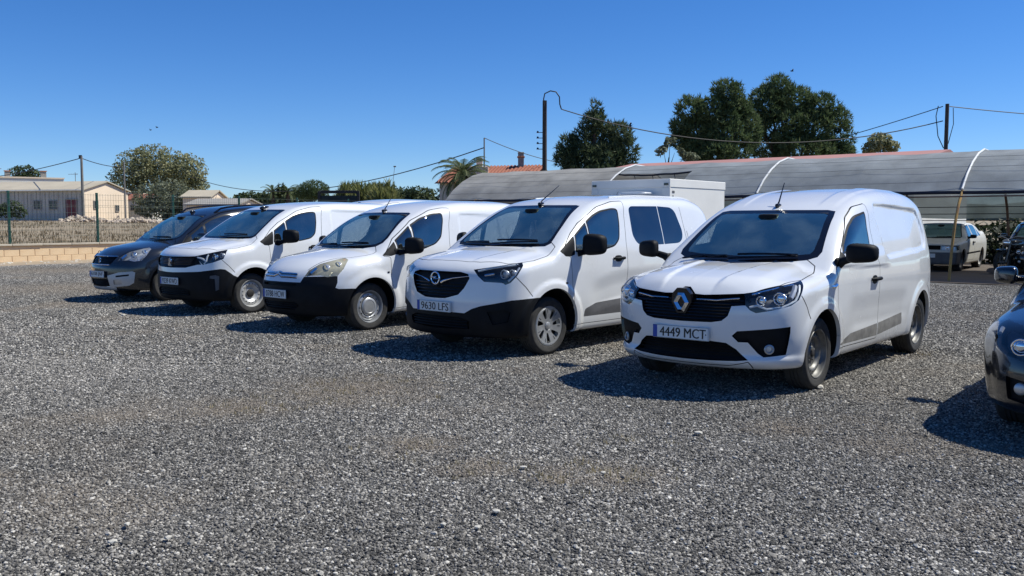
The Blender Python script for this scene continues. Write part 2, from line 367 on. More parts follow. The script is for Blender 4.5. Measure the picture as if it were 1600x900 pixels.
class Shell:
    def __init__(self, V, T):
        self.V = V; self.T = T; self.tag = np.zeros(len(T), int); self.names = ['body']
    def P(self, axis, V=None):
        V = self.V if V is None else V; r = np.sqrt(.5)
        if axis == 'side': return V[:, [0, 2]]
        if axis == 'front': return V[:, [1, 2]]
        if axis == 'top': return V[:, [0, 1]]
        return np.c_[(V[:, 0] + V[:, 1])*r, V[:, 2]]
    def cen(self): return self.V[self.T].mean(1)
    def line(self, axis, a, b, mask, whole=False):
        a = np.array(a, float); b = np.array(b, float); d = b-a; L = np.hypot(*d)
        if L < 1e-6: return mask
        P = self.P(axis)
        n = np.array([-d[1], d[0]])/L; s = (P-a) @ n; s[np.abs(s) < 4e-4] = 0
        st = s[self.T]; hit = mask & ((st[:, 0] > 0) | (st[:, 1] > 0) | (st[:, 2] > 0)) & ((st[:, 0] < 0) | (st[:, 1] < 0) | (st[:, 2] < 0))
        if not whole:
            hit &= self.near(axis, np.array([a, b]))
        ids = np.where(hit)[0]
        if not len(ids): return mask
        T = self.T[ids]; S = st[ids]; newT = []; src = []
        E = []
        for i in range(3):
            j = (i+1) % 3; m = S[:, i]*S[:, j] < 0; E.append(np.sort(T[m][:, [i, j]], 1))
        E = np.unique(np.vstack(E), axis=0); t = (s[E[:, 0]]/(s[E[:, 0]]-s[E[:, 1]]))[:, None]
        base = len(self.V); self.V = np.vstack([self.V, self.V[E[:, 0]]*(1-t) + self.V[E[:, 1]]*t])
        lut = {(int(p), int(q)): base+k for k, (p, q) in enumerate(E)}
        for tri, sv, ti in zip(T.tolist(), S.tolist(), ids.tolist()):
            out = [[], []]
            for i in range(3):
                j = (i+1) % 3; p, q = tri[i], tri[j]
                if sv[i] >= 0: out[0].append(p)
                if sv[i] <= 0: out[1].append(p)
                if sv[i]*sv[j] < 0:
                    v = lut[(p, q) if p < q else (q, p)]; out[0].append(v); out[1].append(v)
            for pl in out:
                for k in range(1, len(pl)-1): newT.append((pl[0], pl[k], pl[k+1])); src.append(ti)
        keep = np.ones(len(self.T), bool); keep[ids] = False
        src = np.array(src, int); tg = np.r_[self.tag[keep], self.tag[src]]; mk = np.r_[mask[keep], mask[src]]
        self.T = np.vstack([self.T[keep], np.array(newT, int)]); self.tag = tg
        return mk
    def region(self, name, axis, poly, where=None, over=None):
        """cut a closed outline and tag what lies inside it"""
        poly = np.asarray(poly, float); T0 = self.T
        near = self.near(axis, poly)
        if where is not None:
            k = np.where(near)[0]; near[k] = where(self.V[T0[k]].sum(1)/3)
        if over is not None: near &= np.isin(self.tag, [self.names.index(o) for o in over if o in self.names])
        if name not in self.names: self.names.append(name)
        if not near.any(): return
        restT, restg = T0[~near], self.tag[~near]; V0 = self.V; us, inv = np.unique(T0[near], return_inverse=True)
        self.T = inv.reshape(-1, 3); self.V = V0[us]; nu = len(us); self.tag = self.tag[near]
        m = np.ones(len(self.T), bool)
        for i in range(len(poly)): m = self.line(axis, poly[i], poly[(i+1) % len(poly)], m)
        c = self.cen(); ok = inside(poly, self.P(axis, c))
        self.tag[ok] = self.names.index(name)
        idx = np.r_[us, np.arange(len(V0), len(V0)+len(self.V)-nu)]; self.V = np.vstack([V0, self.V[nu:]])
        self.T = np.vstack([restT, idx[self.T]]); self.tag = np.r_[restg, self.tag]
    def near(self, axis, poly, pad=1e-3):
        P = self.P(axis); lo, hi = poly.min(0)-pad, poly.max(0)+pad; T = self.T
        out = [P[:, 0] < lo[0], P[:, 0] > hi[0], P[:, 1] < lo[1], P[:, 1] > hi[1]]; k = np.zeros(len(T), bool)
        for o in out: k |= o[T[:, 0]] & o[T[:, 1]] & o[T[:, 2]]
        return ~k
    def gap(self, axis, path, w, where=None, name='gap', over=None):
        path = np.asarray(path, float)
        near = np.zeros(len(self.T), bool)
        for a, b in zip(path[:-1], path[1:]): near |= self.near(axis, np.array([a, b]), w+.002)
        k = np.where(near)[0]
        if where is not None: near[k] = where(self.V[self.T[k]].sum(1)/3)
        restT, restg = self.T[~near], self.tag[~near]; V0 = self.V; u, inv = np.unique(self.T[near], return_inverse=True)
        self.T = inv.reshape(-1, 3); self.tag = self.tag[near]; self.V = V0[u]; nu = len(u)
        self._gap(axis, path, w, None, name, over)
        idx = np.r_[u, np.arange(len(V0), len(V0)+len(self.V)-nu)]
        self.T = np.vstack([restT, idx[self.T]]); self.tag = np.r_[restg, self.tag]; self.V = np.vstack([V0, self.V[nu:]])
    def _gap(self, axis, path, w, where=None, name='gap', over=None):
        for a, b in zip(path[:-1], path[1:]):
            d = b-a; L = np.hypot(*d)
            if L < 1e-6: continue
            d /= L; n = np.array([-d[1], d[0]])*w/2; e = d*w*.5
            self.region(name, axis, [a+n-e, b+n+e, b-n+e, a-n-e], where, over)
    def get(self, *names):
        ids = [self.names.index(n) for n in names if n in self.names]
        return np.isin(self.tag, ids)
    def sub(self, m):
        T = self.T[m]; u, inv = np.unique(T, return_inverse=True)
        return self.V[u], inv.reshape(-1, 3)
def weld(V, T, tol=2e-4):
    k = np.round(V/tol).astype(np.int64); _, i, inv = np.unique(k, axis=0, return_index=True, return_inverse=True); inv = inv.ravel()
    T = inv[T]; ok = (T[:, 0] != T[:, 1]) & (T[:, 1] != T[:, 2]) & (T[:, 0] != T[:, 2])
    return V[i], T[ok]
def border(T):
    E = np.vstack([T[:, [0, 1]], T[:, [1, 2]], T[:, [2, 0]]]); s = np.sort(E, 1)
    _, i, c = np.unique(s, axis=0, return_index=True, return_counts=True)
    return E[i[c == 1]]
# ---------------------------------------------------------------- body shapes
def arch_bulge(R, amt, wb, r0=.36, w=.10, zmax=1.0):
    """raised wheel-arch shoulders round both wheels"""
    def fn(u, z):
        o = 0
        for cu in (0., wb):
            r = np.hypot(u - cu, (z - .31)*1.02); o = o + amt*sstep(R + w*.5, R - w*.5, r)
        return o
    return fn
EXPRESS = dict(box=(-1.05, 3.75, 1.95), floor=.23,
    side=[(.15, .80), (.35, .85), (.6, .868), (.85, .870), (1.0, .862), (1.2, .825), (1.45, .757), (1.65, .70), (1.85, .64)],
    plan=[(-1, .93), (-.6, .975), (0, 1), (2.5, 1.0), (3.0, .975), (3.6, .90)],
    front=[(.15, -.76), (.26, -.83), (.36, -.845), (.5, -.885), (.66, -.90), (.8, -.885), (.90, -.83), (1.1, -.70)], bow=.36, bowp=2.3,
    hood=[(-1.2, .74), (-.90, .87), (-.80, .915), (-.6, .968), (-.25, 1.025), (.1, 1.06), (.5, 1.09)], hcrown=.085,
    ws=((.15, 1.065), (.87, 1.53)), wrap=.10, roof=[(.5, 1.46), (.87, 1.545), (1.15, 1.635), (1.6, 1.73), (2.2, 1.775), (3.0, 1.765), (3.6, 1.72)], rcrown=.045,
    rear=[(.2, 3.42), (.6, 3.52), (1.0, 3.50), (1.5, 3.45), (1.8, 3.39)], rbow=.16, rbp=3, kwr=.07, kh=.09, kr=.15, kf=.16, kre=.17)
def _ex_side(u, z):
    o = arch_bulge(.47, .014, 2.812, w=.09)(u, z)
    P = [(1.62, 1.07), (3.05, 1.14), (3.12, 1.30), (3.02, 1.545), (1.62, 1.60), (1.55, 1.50)]
    o = o - .024*sstep(.020, -.024, poly_sdf(rnd(P, .10), u, z))
    o = o + .010*sstep(.99, 1.02, z + (u-1.4)*.03)*sstep(1.20, 1.08, z)*sstep(.15, .45, u)*sstep(1.75, 1.5, u)
    o = o - .012*sstep(.40, .52, z)*sstep(.80, .60, z)*sstep(.5, .8, u)*sstep(2.35, 2.1, u)
    return o
def _ex_hood(u, ay):
    c = .24 + .10*(u + .8)
    return .020*sstep(-.022, .022, ay - c)*sstep(.66, .50, ay)*sstep(-.86, -.72, u) + .004*sstep(.02, .0, ay)
def _ex_front(ay, z):
    o = .035*sstep(.62, .58, z)*sstep(.40, .46, z)*sstep(.3, .42, ay)*0
    return o - .03*sstep(.24, .30, z)*sstep(.36, .31, z)
EXPRESS.update(side_fn=_ex_side, hood_fn=_ex_hood, front_fn=_ex_front,
    roof_fn=lambda u, ay: .012*sstep(.36, .40, ay)*sstep(.56, .52, ay)*sstep(1.0, 1.15, u)*sstep(2.9, 2.7, u))
K9 = dict(box=(-1.08, 3.75, 1.95), floor=.22,
    side=[(.15, .83), (.35, .872), (.6, .89), (.85, .893), (1.05, .882), (1.2, .855), (1.45, .79), (1.65, .735), (1.85, .68)],
    plan=[(-1, .935), (-.6, .98), (0, 1), (2.6, 1.0), (3.1, .98), (3.6, .93)],
    front=[(.15, -.80), (.25, -.86), (.40, -.895), (.55, -.90), (.75, -.885), (.90, -.865), (1.0, -.82), (1.15, -.70)], bow=.33, bowp=2.4,
    hood=[(-1.2, .86), (-.9, .97), (-.8, 1.0), (-.6, 1.045), (-.3, 1.095), (0, 1.14), (.4, 1.185)], hcrown=.075,
    ws=((.03, 1.15), (.73, 1.605)), wrap=.085, roof=[(.4, 1.54), (.73, 1.615), (1.0, 1.69), (1.4, 1.735), (2.0, 1.76), (2.8, 1.755), (3.6, 1.70)], rcrown=.045,
    rear=[(.2, 3.42), (.6, 3.52), (1.0, 3.50), (1.5, 3.44), (1.8, 3.36)], rbow=.12, rbp=3, kwr=.06, kh=.09, kr=.13, kf=.15, kre=.20)
def _k9_side(u, z):
    o = arch_bulge(.49, .022, 2.785, w=.07)(u, z)
    o = o - .018*sstep(.40, .52, z - .07*sstep(.6, 1.3, u))*sstep(.80, .60, z - .10*sstep(.5, 1.3, u))*sstep(.55, .85, u)*sstep(2.25, 2.0, u)
    return o
def _k9_hood(u, ay):
    return .012*sstep(-.03, .03, ay - (.34 + .12*(u+.8)))*sstep(.75, .6, ay)*sstep(-.75, -.55, u)
K9.update(side_fn=_k9_side, hood_fn=_k9_hood)
B9 = dict(box=(-1.08, 3.70, 1.95), floor=.21,
    side=[(.15, .81), (.35, .858), (.6, .878), (.85, .882), (1.0, .872), (1.2, .835), (1.45, .775), (1.65, .72), (1.85, .66)],
    plan=[(-1, .92), (-.6, .975), (0, 1), (2.6, 1.0), (3.1, .98), (3.6, .93)],
    front=[(.15, -.80), (.25, -.86), (.45, -.905), (.6, -.90), (.68, -.88), (.80, -.84), (.88, -.79), (1.1, -.62)], bow=.44, bowp=2.2,
    hood=[(-1.2, .72), (-.88, .84), (-.78, .875), (-.5, .96), (-.1, 1.035), (.15, 1.07), (.5, 1.10)], hcrown=.09,
    ws=((.14, 1.065), (.82, 1.54)), wrap=.10, roof=[(.5, 1.46), (.82, 1.55), (1.1, 1.635), (1.4, 1.69), (2.0, 1.735), (2.8, 1.735), (3.6, 1.69)], rcrown=.055,
    rear=[(.2, 3.42), (.6, 3.48), (1.0, 3.46), (1.5, 3.40), (1.8, 3.34)], rbow=.12, rbp=3, kwr=.08, kh=.14, kr=.15, kf=.20, kre=.22)
def _b9_side(u, z):
    o = arch_bulge(.47, .022, 2.728, w=.12)(u, z)
    o = o - .022*sstep(.40, .52, z)*sstep(.82, .62, z)*sstep(.5, .8, u)*sstep(2.2, 1.95, u)
    return o
B9.update(side_fn=_b9_side)
LEON = dict(box=(-1.08, 3.5, 1.65), floor=.18,
    side=[(.1, .80), (.35, .85), (.6, .875), (.75, .88), (.9, .85), (1.1, .74), (1.35, .62), (1.5, .55)],
    plan=[(-1, .93), (-.6, .975), (0, 1), (2.4, 1.0), (3.0, .96), (3.5, .88)],
    front=[(.1, -.80), (.22, -.87), (.4, -.90), (.55, -.88), (.66, -.84), (.75, -.78), (.9, -.60)], bow=.46, bowp=2.2,
    hood=[(-1.2, .55), (-.85, .66), (-.7, .72), (-.4, .80), (0, .88), (.35, .93), (.7, .97)], hcrown=.10,
    ws=((.35, .92), (1.2, 1.36)), wrap=.16, roof=[(.8, 1.30), (1.2, 1.385), (1.6, 1.43), (2.1, 1.43), (2.8, 1.38), (3.4, 1.28)], rcrown=.06,
    rear=[(.1, 3.2), (.5, 3.32), (.8, 3.32), (1.0, 3.26), (1.4, 2.75)], rbow=.2, rbp=2.6, kwr=.10, kh=.14, kr=.18, kf=.20, kre=.2)
LEON.update(side_fn=arch_bulge(.45, .022, 2.578, w=.10))
SEDAN = dict(box=(-1.0, 3.6, 1.6), floor=.20,
    side=[(.1, .76), (.35, .81), (.6, .825), (.75, .825), (.9, .80), (1.1, .71), (1.35, .60), (1.5, .55)],
    plan=[(-1, .95), (-.6, .98), (0, 1), (2.4, 1.0), (3.0, .98), (3.5, .94)],
    front=[(.1, -.74), (.3, -.80), (.5, -.80), (.62, -.77), (.75, -.76), (.9, -.7)], bow=.10, bowp=3,
    hood=[(-1.2, .74), (-.8, .78), (-.7, .80), (-.3, .85), (.2, .90), (.6, .93)], hcrown=.04,
    ws=((.38, .91), (1.0, 1.34)), wrap=.06, roof=[(.6, 1.28), (1.0, 1.355), (1.4, 1.38), (2.0, 1.375), (2.3, 1.33), (2.75, 1.02), (2.95, .95), (3.6, .90)], rcrown=.04,
    rear=[(.1, 3.3), (.5, 3.35), (.8, 3.34), (1.4, 3.3)], rbow=.06, rbp=3, kwr=.05, kh=.05, kr=.10, kf=.06, kre=.08)
# ---------------------------------------------------------------- setting
FPX, HOR = 1416.4, 344.1
def P3(px, d, z=0.): return Vector(((px-800)/FPX*d, d, z))          # survey point: bearing, distance, height
def ZH(py, d): return CAM_H + (HOR-py)/FPX*d                        # height that shows at a bearing at that distance
def nz(x, y, s=1.): return noise.noise(Vector((x*s, y*s, 3.7)))
def grid_mesh(name, xs, ys, zf, m, kind='structure'):
    V = [(x, y, zf(x, y)) for y in ys for x in xs]; n = len(xs)
    F = [(j*n+i, j*n+i+1, (j+1)*n+i+1, (j+1)*n+i) for j in range(len(ys)-1) for i in range(n-1)]
    o = mesh_obj(name, V, F, m, smooth=True); o['kind'] = kind; return o
def node_mat(name):
    m = bpy.data.materials.new(name); m.use_nodes = True; nt = m.node_tree; return m, nt, nt.nodes, nt.links, nt.nodes['Principled BSDF']
def ramp(N, pts):
    r = N.new('ShaderNodeValToRGB'); e = r.color_ramp.elements
    while len(e) < len(pts): e.new(.5)
    for k, (p, c) in zip(e, pts): k.position = p; k.color = (*c, 1)
    return r
def gravel_mat():
    m, nt, N, L, b = node_mat('gravel_ground'); tc = N.new('ShaderNodeTexCoord'); b.inputs['Roughness'].default_value = .9
    vo = N.new('ShaderNodeTexVoronoi'); vo.inputs['Scale'].default_value = 85; L.new(tc.outputs['Object'], vo.inputs['Vector'])
    sp = N.new('ShaderNodeSeparateColor'); L.new(vo.outputs['Color'], sp.inputs[0])
    cr = ramp(N, [(0, (.020, .020, .021)), (.35, (.070, .069, .068)), (.7, (.150, .148, .145)), (.9, (.23, .225, .215)), (1, (.42, .41, .39))]); L.new(sp.outputs[0], cr.inputs[0])
    # large, soft patches of dust and trodden dirt
    n1 = N.new('ShaderNodeTexNoise'); n1.inputs['Scale'].default_value = .35; n1.inputs['Detail'].default_value = 7; L.new(tc.outputs['Object'], n1.inputs['Vector'])
    d1 = ramp(N, [(.52, (0, 0, 0)), (.72, (1, 1, 1))]); L.new(n1.outputs['Fac'], d1.inputs[0])
    mx = N.new('ShaderNodeMix'); mx.data_type = 'RGBA'; mu = N.new('ShaderNodeMath'); mu.operation = 'MULTIPLY'; mu.inputs[1].default_value = .45; L.new(d1.outputs[0], mu.inputs[0])
    L.new(mu.outputs[0], mx.inputs[0]); L.new(cr.outputs[0], mx.inputs[6]); mx.inputs[7].default_value = (.16, .145, .125, 1)
    L.new(mx.outputs[2], b.inputs['Base Color'])
    bp = N.new('ShaderNodeBump'); bp.inputs['Strength'].default_value = 1.; bp.inputs['Distance'].default_value = .012; bp.invert = True
    L.new(vo.outputs['Distance'], bp.inputs['Height']); L.new(bp.outputs[0], b.inputs['Normal']); return m
def stone_mat():
    m, nt, N, L, b = node_mat('crushed_stone'); oi = N.new('ShaderNodeNewGeometry'); b.inputs['Roughness'].default_value = .82
    cr = ramp(N, [(0, (.020, .020, .020)), (.25, (.076, .071, .063)), (.55, (.168, .156, .138)), (.80, (.29, .268, .235)), (.94, (.44, .41, .36)), (1, (.66, .62, .55))]); L.new(oi.outputs['Random Per Island'], cr.inputs[0])
    tc = N.new('ShaderNodeTexCoord'); n1 = N.new('ShaderNodeTexNoise'); n1.inputs['Scale'].default_value = 3; L.new(tc.outputs['Object'], n1.inputs['Vector'])
    hs = N.new('ShaderNodeHueSaturation'); mr = N.new('ShaderNodeMapRange'); mr.inputs[3].default_value = .7; mr.inputs[4].default_value = 1.3; L.new(n1.outputs['Fac'], mr.inputs[0]); L.new(mr.outputs[0], hs.inputs['Value']); L.new(cr.outputs[0], hs.inputs['Color'])
    # dust and soil trodden into the stones in patches
    n2 = N.new('ShaderNodeTexNoise'); n2.inputs['Scale'].default_value = .55; n2.inputs['Detail'].default_value = 6; L.new(oi.outputs['Position'], n2.inputs['Vector'])
    d1 = ramp(N, [(.54, (0, 0, 0)), (.74, (.62, .62, .62))]); L.new(n2.outputs['Fac'], d1.inputs[0])
    n3 = N.new('ShaderNodeTexNoise'); n3.inputs['Scale'].default_value = .28; n3.inputs['Detail'].default_value = 5; L.new(oi.outputs['Position'], n3.inputs['Vector'])
    m3 = N.new('ShaderNodeMapRange'); m3.inputs[1].default_value = .32; m3.inputs[2].default_value = .68; m3.inputs[3].default_value = .72; m3.inputs[4].default_value = 1.22; L.new(n3.outputs['Fac'], m3.inputs[0])
    h2 = N.new('ShaderNodeHueSaturation'); L.new(m3.outputs[0], h2.inputs['Value']); L.new(hs.outputs[0], h2.inputs['Color'])
    n4 = N.new('ShaderNodeTexNoise'); n4.inputs['Scale'].default_value = 5; n4.inputs['Detail'].default_value = 5; L.new(oi.outputs['Position'], n4.inputs['Vector']); last = d1.outputs[0]
    for cx, cy, cr_ in ((-1.37, 7.6, .9), (-.20, 5.21, .30), (.61, 5.02, .34), (.26, 5.04, .25), (-2.14, 6.88, .55), (4.04, 9.79, .6), (-.61, 5.72, .35), (-9.5, 19.2, 2.2), (-13.2, 26., 2.5), (-3.0, 4.9, .3), (1.9, 6.2, .35)):
        ds = N.new('ShaderNodeVectorMath'); ds.operation = 'DISTANCE'; L.new(oi.outputs['Position'], ds.inputs[0]); ds.inputs[1].default_value = (cx, cy, 0)
        ma = N.new('ShaderNodeMath'); ma.operation = 'MULTIPLY_ADD'; ma.inputs[1].default_value = 1.6*cr_; L.new(n4.outputs['Fac'], ma.inputs[0]); L.new(ds.outputs['Value'], ma.inputs[2])
        mp = N.new('ShaderNodeMapRange'); mp.inputs[1].default_value = 1.9*cr_; mp.inputs[2].default_value = .9*cr_; mp.inputs[3].default_value = 0; mp.inputs[4].default_value = .58; L.new(ma.outputs[0], mp.inputs[0])
        mm = N.new('ShaderNodeMath'); mm.operation = 'MAXIMUM'; L.new(last, mm.inputs[0]); L.new(mp.outputs[0], mm.inputs[1]); last = mm.outputs[0]
    mx = N.new('ShaderNodeMix'); mx.data_type = 'RGBA'; L.new(last, mx.inputs[0]); L.new(h2.outputs[0], mx.inputs[6]); mx.inputs[7].default_value = (.23, .185, .135, 1)
    L.new(mx.outputs[2], b.inputs['Base Color']); return m
M['dry_earth'] = mat('dry_earth', (.20, .155, .10), rough=.95, var2=(.31, .25, .165), vscale=.6, bump=.5, bscale=6)
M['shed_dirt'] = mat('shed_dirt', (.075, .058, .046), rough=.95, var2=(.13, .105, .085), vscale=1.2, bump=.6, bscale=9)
M['gravel'] = gravel_mat(); M['stone'] = stone_mat()
M['block'] = mat('tan_block', (.68, .48, .28), rough=.9, var2=(.78, .58, .36), vscale=2.5, bump=.25, bscale=40)
M['mortar'] = mat('mortar', (.56, .41, .26), rough=.95, var=.15, vscale=6)
M['coping'] = mat('coping_concrete', (.46, .40, .31), rough=.9, var=.15, vscale=3, bump=.2, bscale=30)
M['green_steel'] = mat('green_steel', (.012, .075, .052), rough=.45, var=.15)
M['pale_stone'] = mat('pale_stone', (.50, .47, .41), rough=.85, var=.2, vscale=8, bump=.3, bscale=20)
ground = mesh_obj('ground', [(-3000, -60, -.06), (3000, -60, -.06), (3000, 4000, -.06), (-3000, 4000, -.06)], [(0, 1, 2, 3)], M['dry_earth']); ground['kind'] = 'structure'
lot = grid_mesh('gravel_lot', np.arange(-34, 34.1, .5), np.arange(-6, 52.1, .5), lambda x, y: .010*nz(x, y, .35) - .004 + .004*nz(x, y, 1.7), M['gravel'])
# fence line on the left: runs back parallel to the vans
Q0 = Vector((-16.6, 30., 0)); QD = Vector((.592, .806, 0)); QN = Vector((-.806, .592, 0)); QRZ = math.atan2(QD.y, QD.x)
def field_z(s): return .50 + .90*min(1., max(0., (s-.3)/42.))**.9
def field_mesh():
    T = [-60, -45, -34, -26, -20, -16, -12, -8, -4, 0, 4, 8, 12, 16, 22, 30, 40, 55, 80, 120, 200, 400, 900, 1600]; S = [.12, 1, 2, 4, 6, 9, 12, 16, 20, 25, 30, 36, 43, 52, 65, 85, 120, 200, 400, 900, 1800]
    V = []; n = len(T)
    for s in S:
        for t in T: p = Q0 + QD*t + QN*s; V.append((p.x, p.y, field_z(s) + .05*nz(p.x, p.y, .15)*min(1, s/4)))
    F = [(j*n+i, j*n+i+1, (j+1)*n+i+1, (j+1)*n+i) for j in range(len(S)-1) for i in range(n-1)]
    o = mesh_obj('field', V, F, M['dry_earth'], smooth=True); o['kind'] = 'structure'; return o
field_mesh()
# ---------- low block wall with coping, courses of separate blocks
def block_wall():
    r = empty('block_wall', Q0, QRZ); tag(r, 'low tan concrete block wall with flat coping under the green fence', 'wall')
    core = G().box((-9, -.085, -.1), (26, .085, .585)).build('mortar_core', M['mortar'], r)
    bq = G().box((-.243, -.10, -.108), (.243, .10, .108), .008).build('block', M['block'], r); src = bq.data; first = True
    for c, z in enumerate((.13, .352)):
        x = -9 + (.25 if c else 0)
        while x < 25.6:
            o = bq if first else bpy.data.objects.new('block', src)
            if not first: COL.objects.link(o); o.parent = r
            first = False; o.location = (x+.25, random.uniform(-.004, .004), z); x += .5
    G().box((-9, -.098, .462), (26, .098, .58)).build('top_course', M['block'], r)
    cp = None; x = -9
    while x < 25.5:
        if cp is None: cp = G().box((-.495, -.16, 0), (.495, .16, .065), .008).build('coping_slab', M['coping'], r); o = cp
        else: o = bpy.data.objects.new('coping_slab', cp.data); COL.objects.link(o); o.parent = r
        o.location = (x+.5, random.uniform(-.006, .006), .586+random.uniform(0, .004)); x += 1.
    return r
block_wall()
def wire_fence():
    r = empty('wire_fence', (Q0.x, Q0.y, .652), QRZ); tag(r, 'green welded wire fence with square posts on the block wall', 'fence'); sp = 3.04; post = None; pan = None
    g = G(); n = 0
    for i in range(int(sp/.10)+1):
        x = i*.10; g.tube([(x, 0, .03), (x, 0, .60), (x, .03, .63), (x, 0, .66), (x, 0, 1.25), (x, .03, 1.28), (x, 0, 1.31), (x, 0, 1.72)], .0036, 4, cap=False)
    for z in (.05, .25, .45, .60, .66, .85, 1.05, 1.25, 1.31, 1.50, 1.68): g.tube([(0, 0, z), (sp, 0, z)], .0036, 4, cap=False)
    wm = mat('wire_green', (.05, .075, .065), rough=.5, metal=.3)
    for k in range(-3, 9):
        if post is None:
            post = G().box((-.035, -.035, -.05), (.035, .035, 1.76), .006).build('post', M['green_steel'], r); o = post; pan = g.build('mesh_panel', wm, r); p = pan
        else:
            o = bpy.data.objects.new('post', post.data); p = bpy.data.objects.new('mesh_panel', pan.data)
            for q in (o, p): COL.objects.link(q); q.parent = r
        o.location = (k*sp, 0, 0); p.location = (k*sp, -.045, 0)
wire_fence()
# ---------- loose earth and stones along the foot of the wall
def rock_mesh(seed, k=1, sub=1):
    rr = random.Random(seed); bm = bmesh.new(); bmesh.ops.create_icosphere(bm, subdivisions=sub, radius=1.)
    sx, sy, sz = rr.uniform(.8, 1.25), rr.uniform(.7, 1.05), rr.uniform(.5, .8); o = Vector((rr.uniform(0, 99), rr.uniform(0, 99), 0))
    for v in bm.verts:
        v.co *= 1 + .42*noise.noise(v.co*1.3 + o) + .15*noise.noise(v.co*3.1 + o); v.co.x *= sx; v.co.y *= sy; v.co.z *= sz
    me = bpy.data.meshes.new('rock'); bm.to_mesh(me); bm.free(); return me
ROCKS = [rock_mesh(i) for i in range(8)]
def joined_rocks(name, spots, m, kind='stuff'):
    V = []; F = []; arr = [(np.array([v.co for v in r.vertices]), [list(p.vertices) for p in r.polygons]) for r in ROCKS]
    for (x, y, z, s) in spots:
        a, f = random.choice(arr); th = random.uniform(0, 6.28); R = np.array(Matrix.Rotation(th, 3, 'Z') @ Matrix.Rotation(random.uniform(-.5, .5), 3, 'X')); n = len(V)
        V += (a @ R.T * s + np.array([x, y, z])).tolist(); F += [[i+n for i in q] for q in f]
    o = mesh_obj(name, V, F, m); o['kind'] = kind; return o
sp = []
for i in range(900):
    t = random.uniform(-9, 16); s = -random.expovariate(3.2) - .1; p = Q0 + QD*t + QN*s; sp.append((p.x, p.y, .01+random.uniform(0, .03)*(s > -.35), random.uniform(.02, .075)))
tag(joined_rocks('wall_foot_stones', sp, M['pale_stone']), 'loose pale stones and crumbs along the foot of the block wall', 'stones')
bank = G(); Vb = []; Fb = []; nt_ = 80
for i in range(nt_):
    t = -9 + 35*i/(nt_-1)
    for j, (s, z) in enumerate(((-.08, .07), (-.3, .045), (-.7, .02), (-1.5, .003), (-2.2, -.02))):
        p = Q0 + QD*t + QN*(s*(1 + .35*nz(t, s, .9))); Vb.append((p.x, p.y, z*(1+.5*nz(t, j, 1.3)) + .004))
Fb = [(i*5+j, i*5+j+1, (i+1)*5+j+1, (i+1)*5+j) for i in range(nt_-1) for j in range(4)]
mesh_obj('earth_strip', Vb, Fb, mat('sandy_earth', (.27, .20, .135), rough=.95, var2=(.38, .31, .22), vscale=3, bump=.6, bscale=25), smooth=True)['kind'] = 'structure'
# ---------- farm buildings far left
M['cream'] = mat('cream_render', (.80, .65, .49), rough=.9, var=.06, vscale=.7, bump=.1, bscale=10)
M['whitewash'] = mat('whitewash', (.72, .69, .62), rough=.9, var=.10, vscale=.6)
M['tin'] = mat('pale_roof_sheet', (.46, .40, .30), rough=.7, var=.10, vscale=.5)
M['facade'] = mat('ribbed_cladding', (.56, .52, .46), rough=.8, var=.08, vscale=.8)
M['dark_glass'] = mat('dark_pane', (.03, .035, .04), rough=.15)
M['maroon'] = mat('maroon_door', (.16, .022, .03), rough=.6, var=.2)
M['brick'] = mat('orange_brick', (.48, .20, .10), rough=.9, var=.25, vscale=3)
M['tile'] = mat('roof_tile', (.24, .075, .045), rough=.85, var2=(.36, .14, .085), vscale=5)
M['pink_roof'] = mat('faded_red_sheet', (.40, .19, .165), rough=.75, var=.12, vscale=.6)
M['grey_stone'] = mat('grey_render', (.30, .28, .25), rough=.9, var=.15)
